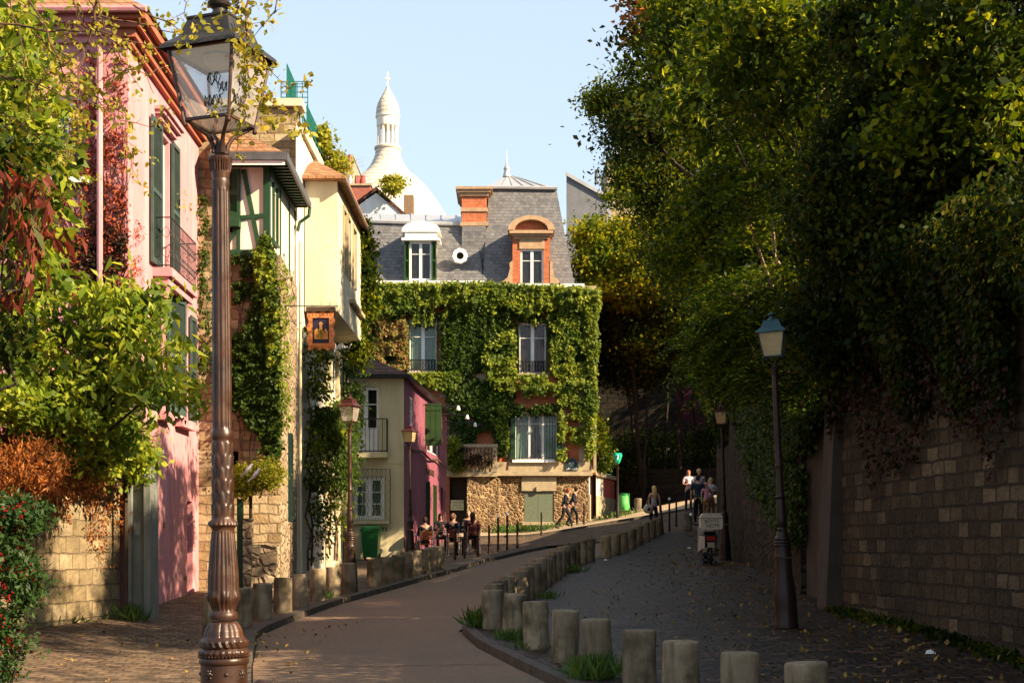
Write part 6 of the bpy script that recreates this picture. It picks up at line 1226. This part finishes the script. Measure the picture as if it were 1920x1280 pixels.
for i,(px,D,l) in enumerate(((1135,40,'left of the scooter by the bollard trio'),(1745,15.6,'by the foot of the near right wall'),(1292,45,'in the middle of the cobbles'))):
    x=Xp(px,D); z=g0(x,D); mb=MB(); mb.add([(x-.06,D,z+.01),(x+.05,D-.03,z+.012),(x+.07,D+.05,z+.03),(x-.03,D+.06,z+.04),(x,D,z+.06)],[(0,1,4),(1,2,4),(2,3,4),(3,0,4)]); tag(mb.build('litter',M['wpaint']),f'scrap of white paper litter {l}','litter','paper scraps')
# ================= PEOPLE =================
_m={}
def cm(c):
    if c not in _m: _m[c]=plain('cloth_%d'%len(_m) if 0 else 'cloth',c,tuple(x*.65 for x in lin(c)[:3]),.9,12,bump=.1,bs=60)
    return _m[c]
def skinmesh(name,V,E,Rr,mat,parent,root=0,sub=1):
    me=bpy.data.meshes.new(name); me.from_pydata([tuple(v) for v in V],E,[]); o=bpy.data.objects.new(name,me); COL.objects.link(o); o.parent=parent; me.materials.append(mat)
    o.modifiers.new('Skin','SKIN'); sv=me.skin_vertices[0].data
    for i,r_ in enumerate(Rr): sv[i].radius=(r_,r_) if not hasattr(r_,'__len__') else r_
    sv[root].use_root=True; o.modifiers['Skin'].use_smooth_shade=True
    s_=o.modifiers.new('Subd','SUBSURF'); s_.levels=sub; s_.render_levels=sub; return o
def person(label,loc,face,h=1.7,pose=None,top=(.5,.4,.4),bottom=(.02,.02,.025),hair=(.05,.03,.02),hairlen=0,sleeve=.45,skirt=False,bare=False,cap=None,group=None,female=False,shoes=(.03,.025,.02)):
    """local frame: faces -Y, x to its left; joints in units of body height 1.7"""
    k=h/1.7; t=local('person',label,'person',group)
    J=dict(pelvis=(0,0,.93),waist=(0,0,1.08),chest=(0,.0,1.27),collar=(0,.01,1.40),neck=(0,0,1.46),chin=(0,-.015,1.52),head=(0,-.01,1.60),crown=(0,.0,1.67),nose=(0,-.10,1.575),
        hipL=(.09,0,.88),kneeL=(.10,-.01,.49),ankL=(.10,.02,.08),toeL=(.11,-.13,.03),hipR=(-.09,0,.88),kneeR=(-.10,-.01,.49),ankR=(-.10,.02,.08),toeR=(-.11,-.13,.03),
        shL=(.17,.01,1.39),elL=(.23,.02,1.13),wrL=(.24,-.05,.89),shR=(-.17,.01,1.39),elR=(-.23,.02,1.13),wrR=(-.24,-.05,.89))
    J.update(pose or {}); J={a:Vector(b)*k for a,b in J.items()}
    f=.88 if female else 1
    rad=dict(pelvis=(.13,.10),waist=(.105*f,.085),chest=(.14*f,.10),collar=(.09,.07),neck=(.05,.05),chin=(.052,.06),head=(.074,.09),crown=(.05,.06),nose=.012,hipL=.085,kneeL=.052,ankL=.036,toeL=.03,hipR=.085,kneeR=.052,ankR=.036,toeR=.03,shL=.055*f,elL=.04*f,wrL=.026,shR=.055*f,elR=.04*f,wrR=.026)
    names=list(J); V=[J[n_] for n_ in names]; ix={n_:i for i,n_ in enumerate(names)}
    E=[('pelvis','waist'),('waist','chest'),('chest','collar'),('collar','neck'),('neck','chin'),('chin','head'),('head','crown'),('head','nose'),('pelvis','hipL'),('hipL','kneeL'),('kneeL','ankL'),('ankL','toeL'),('pelvis','hipR'),('hipR','kneeR'),('kneeR','ankR'),('ankR','toeR'),('collar','shL'),('shL','elL'),('elL','wrL'),('collar','shR'),('shR','elR'),('elR','wrR')]
    E=[(ix[a],ix[b]) for a,b in E]; Rr=[tuple(np.multiply(rad[n_],k)) if hasattr(rad[n_],'__len__') else rad[n_]*k for n_ in names]
    for s_ in 'LR': # palm and five fingers
        w_=J['wr'+s_]; d=(w_-J['el'+s_]).normalized(); sd=d.cross(Vector((1,0,0))).normalized(); p=len(V); V.append(w_+d*.07*k); Rr.append((.02*k,.03*k)); E.append((ix['wr'+s_],p))
        for j in range(4):
            o_=sd*(j-1.5)*.019*k; a=len(V); V.append(w_+d*.095*k+o_); V.append(w_+d*(.135+.01*(j in(1,2)))*k+o_*1.1+Vector((0,-.01,0))*k); Rr+= [.0085*k,.007*k]; E+=[(p,a),(a,a+1)]
        a=len(V); V.append(w_+d*.045*k-sd*.035*k); V.append(w_+d*.085*k-sd*.052*k); Rr+=[.010*k,.008*k]; E+=[(p,a),(a,a+1)]
    skinmesh('body',V,E,Rr,M['skin'],t)
    def part(name,keys,edges,extra,mat,gr=.012,trim={}):
        pts=[];rr=[]
        for a in keys:
            b=trim.get(a); pts.append(J[a] if b is None else J[b[0]].lerp(J[b[1]],b[2])); r_=rad[a] if b is None else (np.mean(rad[b[0]])*(1-b[2])+np.mean(rad[b[1]])*b[2]); rr.append(tuple((np.array(r_)+gr)*k) if hasattr(r_,'__len__') else float(r_+gr)*k)
        i_={a:i for i,a in enumerate(keys)}; return skinmesh(name,pts,[(i_[a],i_[b]) for a,b in edges],rr,mat,t)
    part('trousers',['pelvis','waist','hipL','kneeL','ankL','hipR','kneeR','ankR'],[('pelvis','waist'),('pelvis','hipL'),('hipL','kneeL'),('kneeL','ankL'),('pelvis','hipR'),('hipR','kneeR'),('kneeR','ankR')],None,cm(bottom),.014,{'waist':('pelvis','waist',.5)})
    ks=['waist','pelvis','chest','collar','shL','elL','shR','elR']; es=[('waist','pelvis'),('waist','chest'),('chest','collar'),('collar','shL'),('shL','elL'),('collar','shR'),('shR','elR')]
    tr={'elL':('shL','elL',min(1,sleeve*2)),'elR':('shR','elR',min(1,sleeve*2)),'pelvis':('waist','pelvis',.75)}
    if sleeve>.5: ks+=['wrL','wrR']; es+=[('elL','wrL'),('elR','wrR')]; tr.update({'wrL':('elL','wrL',.93),'wrR':('elR','wrR',.93)})
    if bare: ks=['waist','pelvis','chest']; es=[('waist','pelvis'),('waist','chest')]; tr={'pelvis':('waist','pelvis',.8)}
    part('shirt',ks,es,None,cm(top),.020,tr)
    for s_ in 'LR':
        a,b=J['ank'+s_],J['toe'+s_]; mb=MB(); mb.tube([a+Vector((0,.03,-.01))*k,a.lerp(b,.3)-Vector((0,0,.01))*k,b-Vector((0,.03,0))*k],[.045*k,.045*k,.03*k],8); mb.build('shoe',cm(shoes),t,True)
    H_=J['head']; mb=MB(); mb.ball(H_+Vector((0,.022,.022))*k,.093*k,14,10,(.92,1.05,1.08))
    if hairlen: mb.tube([H_+Vector((0,.05,.02))*k,H_+Vector((0,.075,-.1))*k,H_+Vector((0,.085,-.1-hairlen*.5))*k,H_+Vector((0,.08,-.1-hairlen))*k],[.085*k,.085*k,.075*k,.03*k],10)
    mb.build('hair',cm(hair),t,True)
    if cap: mb=MB(); mb.ball(H_+Vector((0,.01,.06))*k,.1*k,14,8,(1,1.05,.7)); mb.lathe([(.15*k,.0),(.15*k,.012),(.09*k,.03)],16,H_+Vector((0,0,.055))*k); mb.build('hat',cm(cap),t,True)
    t.location=(loc[0],loc[1],g0(*loc[:2])+(loc[2] if len(loc)>2 else 0)); t.rotation_euler=(0,0,face); return t
bk=math.pi
# woman with blonde hair, bare back, tote bag, walking away
pw=(Xp(1226,52),52)
person('blonde woman seen from behind, bare shoulders and pale top, at the end of the bollards',pw,bk+.3,1.66,dict(wrR=(-.27,-.08,.86),elL=(.24,.06,1.12),wrL=(.2,.1,.9),kneeL=(.1,-.06,.5),ankL=(.1,-.02,.08)),(.42,.46,.48),(.018,.02,.03),(.75,.48,.16),.26,.1,bare=True,female=True)
t=local('tote_bag','cream tote bag hanging at the left hip of the blonde woman','bag'); mb=MB(); mb.lathe([(.03,-.02),(.13,0),(.19,.06),(.18,.18),(.13,.30)],16); mb.v=[(p[0],p[1]*.45,p[2]) for p in mb.v]; mb.build('pouch',cm((.55,.47,.36)),t,True); mb=MB(); mb.tube([(-.12,0,.27),(-.08,.02,.55),(.12,.03,.72),(.16,.0,.5),(.12,0,.27)],.014,6); mb.build('strap',cm((.3,.22,.15)),t,True)
mb=MB(); mb.extr([(-.06,-.088,.1),(.0,-.088,.07),(.07,-.088,.12),(.05,-.088,.19),(-.03,-.088,.2)],(0,-.006,0),0); mb.build('print',cm((.03,.03,.04)),t)
t.location=(pw[0]-.26,51.8,g0(*pw)+.68); t.rotation_euler=(0,.25,.2)
person('woman in a pink-white t-shirt with arms folded, left of the standing group',(Xp(1291,58.5),58.5),.1,1.70,dict(elL=(.24,-.02,1.14),wrL=(.02,-.17,1.13),elR=(-.24,-.02,1.14),wrR=(-.02,-.19,1.10)),(.80,.55,.56),(.018,.016,.018),(.32,.12,.05),.22,.4,female=True)
person('man seen from behind in a dark teal t-shirt and black trousers','' or (Xp(1309,52.5),52.5),bk-.25,1.86,dict(wrR=(-.30,-.02,.9),elR=(-.27,.03,1.12)),(.012,.035,.05),(.008,.008,.01),(.05,.025,.015),0,.42,shoes=(.25,.25,.25))
person('person with pale blond hair and white top behind the dark-shirted man',(Xp(1311,56),56),.4,1.86,None,(.72,.70,.68),(.03,.03,.035),(.6,.42,.2),0,.4)
person('woman in white with long fair hair, behind the scooter box',(Xp(1333,53),53),.35,1.68,dict(elL=(.25,-.05,1.16),wrL=(.1,-.2,1.28),elR=(-.24,-.05,1.16),wrR=(-.08,-.22,1.2)),(.85,.80,.76),(.35,.16,.06),(.55,.36,.16),.25,.5,female=True)
person('child in a pink top and pink hat in front of the woman in white',(Xp(1324,52.4),52.4,.2),.2,1.35,dict(elL=(.24,-.03,1.2),wrL=(.12,-.18,1.35)),(.75,.30,.38),(.30,.13,.05),(.2,.1,.05),0,.4,cap=(.75,.32,.30),female=True)
t=local('green_bag','bright green plastic bag hanging in front of the dark trousers of the standing group','bag'); mb=MB(); mb.lathe([(.02,0),(.10,.02),(.13,.15),(.1,.32),(.04,.45),(.02,.5)],12,disp=lambda a,z:.012*math.sin(5*a+z*20)); mb.v=[(p[0],p[1]*.5,p[2]) for p in mb.v]; mb.build('pouch',cm((.02,.45,.08)),t,True); mb=MB(); mb.tube([(-.03,0,.45),(-.02,0,.6),(.03,0,.6),(.03,0,.45)],.006,5); mb.build('handle',cm((.02,.4,.07)),t); t.location=(Xp(1318,53.2),53.2,g0(6.9,53.2)+.5)
# walking couple in front of the rubble wall
wk=dict(hipL=(.09,0,.88),kneeL=(.1,-.2,.53),ankL=(.1,-.28,.1),toeL=(.1,-.42,.06),kneeR=(-.1,.08,.5),ankR=(-.1,.36,.14),toeR=(-.1,.25,.03),wrL=(.25,.2,.92),elL=(.24,.1,1.12),elR=(-.24,-.05,1.13),wrR=(-.24,-.24,.98),chest=(0,-.06,1.27),collar=(0,-.10,1.39),neck=(0,-.12,1.44),chin=(0,-.16,1.49),head=(0,-.17,1.57),crown=(0,-.16,1.64),nose=(0,-.27,1.545),shL=(.17,-.08,1.38),shR=(-.17,-.08,1.38))
person('person in black jacket striding uphill, nearer of the walking couple',(Xp(1059,60.6),60.6),R(75),1.76,wk,(.008,.008,.01),(.012,.01,.012),(.25,.08,.03),0,.9)
wk2=dict(wk); wk2.update(kneeL=(.1,.06,.5),ankL=(.1,.3,.13),toeL=(.1,.18,.03),kneeR=(-.1,-.18,.53),ankR=(-.1,-.2,.08),toeR=(-.1,-.35,.04))
person('dark-haired person in a black jacket walking just ahead of the other, farther of the couple',(Xp(1074,61.8),61.8),R(80),1.72,wk2,(.012,.012,.016),(.03,.028,.03),(.02,.012,.01),0,.9)
# ================= CAFE TERRACE =================
def chair(label,x,y,rz,seat,group='cafe terrace chairs'):
    t=local('bistro_chair',label,'chair',group)
    mb=MB(); mb.box(-.21,.21,-.21,.2,.44,.47); mb.build('seat',cm(seat),t)
    mb=MB(); 
    for i in range(5): mb.box(-.19,.19,.205+.01*i,.225+.01*i,.60+i*.055,.64+i*.055)
    mb.build('backrest',cm(seat),t)
    al=M['alu']
    for sx in (-1,1):
        mb=MB(); mb.tube([(sx*.2,-.22,0),(sx*.21,-.18,.45),(sx*.21,-.1,.66),(sx*.21,.16,.68)],.013,6); mb.build('leg',al,t,True)
        mb=MB(); mb.tube([(sx*.2,.26,0),(sx*.2,.18,.45),(sx*.2,.25,.9)],.013,6); mb.build('leg',al,t,True)
    t.location=(x,y,g0(x,y)); t.rotation_euler=(0,0,rz); return t
M['alu']=plain('aluminium_tube',(.6,.6,.62),(.5,.5,.52),.3,5,metal=.8,bump=0)
def table(label,x,y):
    t=local('cafe_table',label,'table','cafe terrace tables'); mb=MB(); mb.lathe([(.30,.71),(.31,.72),(.31,.735),(.30,.74)],24); mb.build('tabletop',M['alu'],t,True); mb=MB(); mb.tube([(0,0,.03),(0,0,.71)],.025,8); mb.lathe([(.2,0),(.2,.02),(.03,.05)],16); mb.build('pedestal',M['iron'],t); t.location=(x,y,g0(x,y)); return t
sit=dict(pelvis=(0,.0,.53),waist=(0,.03,.70),chest=(0,.03,.90),collar=(0,.02,1.03),neck=(0,0,1.08),chin=(0,-.02,1.14),head=(0,-.02,1.22),crown=(0,-.01,1.29),nose=(0,-.11,1.195),hipL=(.1,-.03,.52),kneeL=(.13,-.42,.52),ankL=(.13,-.40,.09),toeL=(.13,-.54,.04),hipR=(-.1,-.03,.52),kneeR=(-.13,-.42,.52),ankR=(-.13,-.38,.09),toeR=(-.13,-.52,.04),shL=(.17,.02,1.01),elL=(.22,-.05,.76),wrL=(.14,-.28,.78),shR=(-.17,.02,1.01),elR=(-.22,-.05,.76),wrR=(-.14,-.28,.78))
TX=lambda px,D:(Xp(px,D),D)
chair('orange-seated bistro chair nearest the corner lamp',*TX(798,44.6),bk+.2,(.42,.10,.03)); chair('dark red bistro chair with shiny legs beside the bearded drinkers' if 0 else 'dark red bistro chair in the middle of the terrace row',*TX(851,45.6),bk-.1,(.10,.015,.012)); chair('dark red bistro chair at the right end of the terrace',*TX(887,46.8),bk+.15,(.10,.015,.012)); chair('bistro chair against the pink wall, behind the tables',*TX(825,48.3),.2,(.1,.02,.015))
table('small round metal cafe table by the corner lamp',*TX(780,45.4)); table('small round metal cafe table between the seated drinkers',*TX(838,46.9)); table('small round metal cafe table at the right end of the terrace',*TX(872,48.4))
person('curly-haired person in black seated nearest the corner lamp, seen from behind',TX(797,44.7),bk+.25,1.66,sit,(.01,.01,.012),(.012,.012,.015),(.035,.015,.01),0,.9)
person('long-haired woman in black seated facing the street, second from the left',TX(826,48.1),.15,1.66,sit,(.015,.012,.014),(.012,.012,.015),(.03,.012,.008),.22,.9,female=True)
person('bald-headed man in dark blue seated in the middle of the terrace',TX(850,45.7),bk-.5,1.74,sit,(.01,.012,.03),(.012,.012,.015),(.5,.27,.18),0,.9)
person('person in dark red with long black hair seated at the right end, seen from behind',TX(886,46.9),bk+.1,1.72,sit,(.07,.012,.012),(.012,.012,.015),(.012,.008,.008),.2,.9)
person('person seated across from the red-clad drinker with light hair',TX(878,49.3),.1,1.68,sit,(.02,.02,.022),(.012,.012,.015),(.3,.22,.14),0,.9)
# ================= GREEN WHEELIE BIN =================
M['bin']=plain('bin_green',(.008,.12,.022),(.006,.09,.017),.4,4,bump=0)
t=local('wheelie_bin','green wheelie bin standing against the cream cafe front','bin'); mb=MB(); mb.frus((0,0,0),.44,.5,.08,.56,.62,.98); mb.box(-.3,.3,-.33,-.3,.90,.97); mb.build('body',M['bin'],t)
mb=MB(); mb.hexa([(-.3,-.34,.985),(.3,-.34,.985),(.3,.34,.985),(-.3,.34,.985),(-.27,-.3,1.04),(.27,-.3,1.04),(.28,.34,1.08),(-.28,.34,1.08)]); mb.build('lid',M['bin'],t); mb=MB(); mb.tube([(-.25,.38,.98),(.25,.38,.98)],.018,8); mb.build('handle',M['bin'],t)
for sx in (-1,1): mb=MB(); mb.tube([(sx*.2,.24,.1),(sx*.26,.24,.1)],.1,14); mb.build('wheel',M['iron'],t)
t.location=(Xp(696,44.9),44.9,g0(-4.4,44.9)); t.rotation_euler=(0,0,-.05)
# planter by the bin, ring bag holder
mb=MB(); x,D=Xp(672,43.4),43.4
t=local('bag_holder','pale green refuse bag hanging in a green ring holder by the terrace corner','bin'); mb=MB(); mb.lathe([(.2,.9),(.22,.92),(.22,.98),(.2,1.0)],18,cap=False); mb.tube([(.24,0,0),(.24,0,1.0)],.03,8); mb.tube([(-.24,0,0),(-.24,0,1.0)],.02,8); mb.build('frame',M['bin'],t)
mb=MB(); mb.lathe([(.05,.22),(.2,.26),(.27,.4),(.25,.6),(.22,.8),(.205,.93)],22,disp=lambda a,z:.018*math.sin(6*a+z*9)+.01*math.sin(11*a)); q=N('green_bag_plastic'); q.fin((.10,.42,.10),.35,0,.5); q.b.inputs['Transmission Weight'].default_value=.25; M['gbag']=q.m; mb.build('bag',q.m,t,True); mb=MB(); mb.lathe([(.02,.3),(.16,.32),(.18,.45),(.1,.52)],12); 
t.location=(Xp(1169,62),62,g0(4.9,62))
# ================= DELIVERY SCOOTER (seen from behind) =================
t=local('delivery_scooter','parked delivery scooter seen from behind with a scribbled white top box','scooter'); wh=plain('scooter_white',(.45,.40,.34),(.33,.29,.25),.4,5,bump=0); bkp=M['iron']
def wheel(y,name='wheel'):
    mb=MB(); pts=[(0,y+.19*math.cos(a),.23+.19*math.sin(a)) for a in np.linspace(0,2*math.pi,25)]; mb.tube(pts,.055,8,cap=False); w_=mb.build(name,bkp,t,True); mb=MB(); mb.tube([(-.03,y,.23),(.03,y,.23)],.13,16); mb.build('rim',M['alu'],w_)
wheel(0); wheel(1.28)
mb=MB(); mb.hexa([(-.14,-.22,.52),(.14,-.22,.52),(.17,.55,.42),(-.17,.55,.42),(-.15,-.25,.74),(.15,-.25,.74),(.2,.55,.74),(-.2,.55,.74)]); mb.build('rear_body',bkp,t)
for sx in (-1,1): mb=MB(); mb.hexa([(sx*.15,-.2,.42),(sx*.24,-.12,.36),(sx*.25,.5,.3),(sx*.15,.5,.3),(sx*.15,-.2,.7),(sx*.22,-.14,.68),(sx*.23,.5,.72),(sx*.15,.5,.72)]); mb.build('side_panel',wh,t)
mb=MB(); mb.box(-.11,.11,-.275,-.252,.60,.70); mb.build('tail_light',plain('tail_red',(.35,.02,.015),(.25,.012,.01),.25,4,bump=0),t)
mb=MB(); mb.box(-.09,.09,-.3,-.28,.42,.55); mb.build('number_plate',plain('plate',(.35,.3,.22),(.28,.24,.17),.5),t); mb=MB(); mb.box(-.09,.09,-.1,.45,.08,.14); mb.tube([(.16,-.2,.25),(.16,.4,.25)],.045,8); mb.tube([(-.14,.1,.3),(-.26,.05,.0)],.012,5); mb.build('exhaust',M['iron'],t)
mb=MB(); mb.hexa([(-.15,.0,.745),(.15,.0,.745),(.13,.7,.745),(-.13,.7,.745),(-.14,.02,.82),(.14,.02,.82),(.11,.68,.84),(-.11,.68,.84)]); mb.build('seat',bkp,t)
bxm=MB(); w0,h0,y0,y1,zb=.27,.40,-.42,.02,.87
pf=[(-w0+.03,zb),(w0-.03,zb),(w0,zb+.04),(w0,zb+h0-.08),(w0-.06,zb+h0),(-w0+.06,zb+h0),(-w0,zb+h0-.08),(-w0,zb+.04)]; bxm.extr([(x_,y0,z_) for x_,z_ in pf],(0,y1-y0,0),0); tb=bxm.build('top_box',plain('box_white',(.60,.54,.42),(.45,.40,.3),.5,6,bump=0),t)
mb=MB(); mb.box(-w0-.006,w0+.006,y0-.006,y1+.006,zb+h0-.13,zb+h0-.118); mb.build('lid_seam',M['wood'],tb)
for i,(s_,x_,z_) in enumerate((('RSTITS',0,zb+.2),('NOTB',.03,zb+.09))): text(s_,.12,'iron',tb,(x_,y0-.004,z_),(R(90),R(-3),0),.002,'scribble')
mb=MB(); mb.box(-.2,.2,1.0,1.04,.3,.95); mb.build('leg_shield',wh,t); mb=MB(); mb.tube([(-.33,.95,1.02),(0,.98,.98),(.33,.95,1.02)],.016,6); mb.tube([(0,1.28,.25),(0,.98,.98)],.03,8); mb.build('handlebar',bkp,t)
for sx in (-1,1): mb=MB(); mb.tube([(sx*.25,.95,1.02),(sx*.36,.92,1.22)],.008,5); mb.ball((sx*.37,.92,1.26),.06,10,8,(1,.3,.8)); mb.build('mirror',M['alu'],t,True)
mb=MB(); mb.box(-.2,.2,-.25,1.1,.22,.27); mb.build('footboard',bkp,t)
D=35.6; t.location=(Xp(1331,D),D,g0(Xp(1331,D),D)); t.rotation_euler=(0,0,-.03); t.scale=(1.0,1.0,1.0)
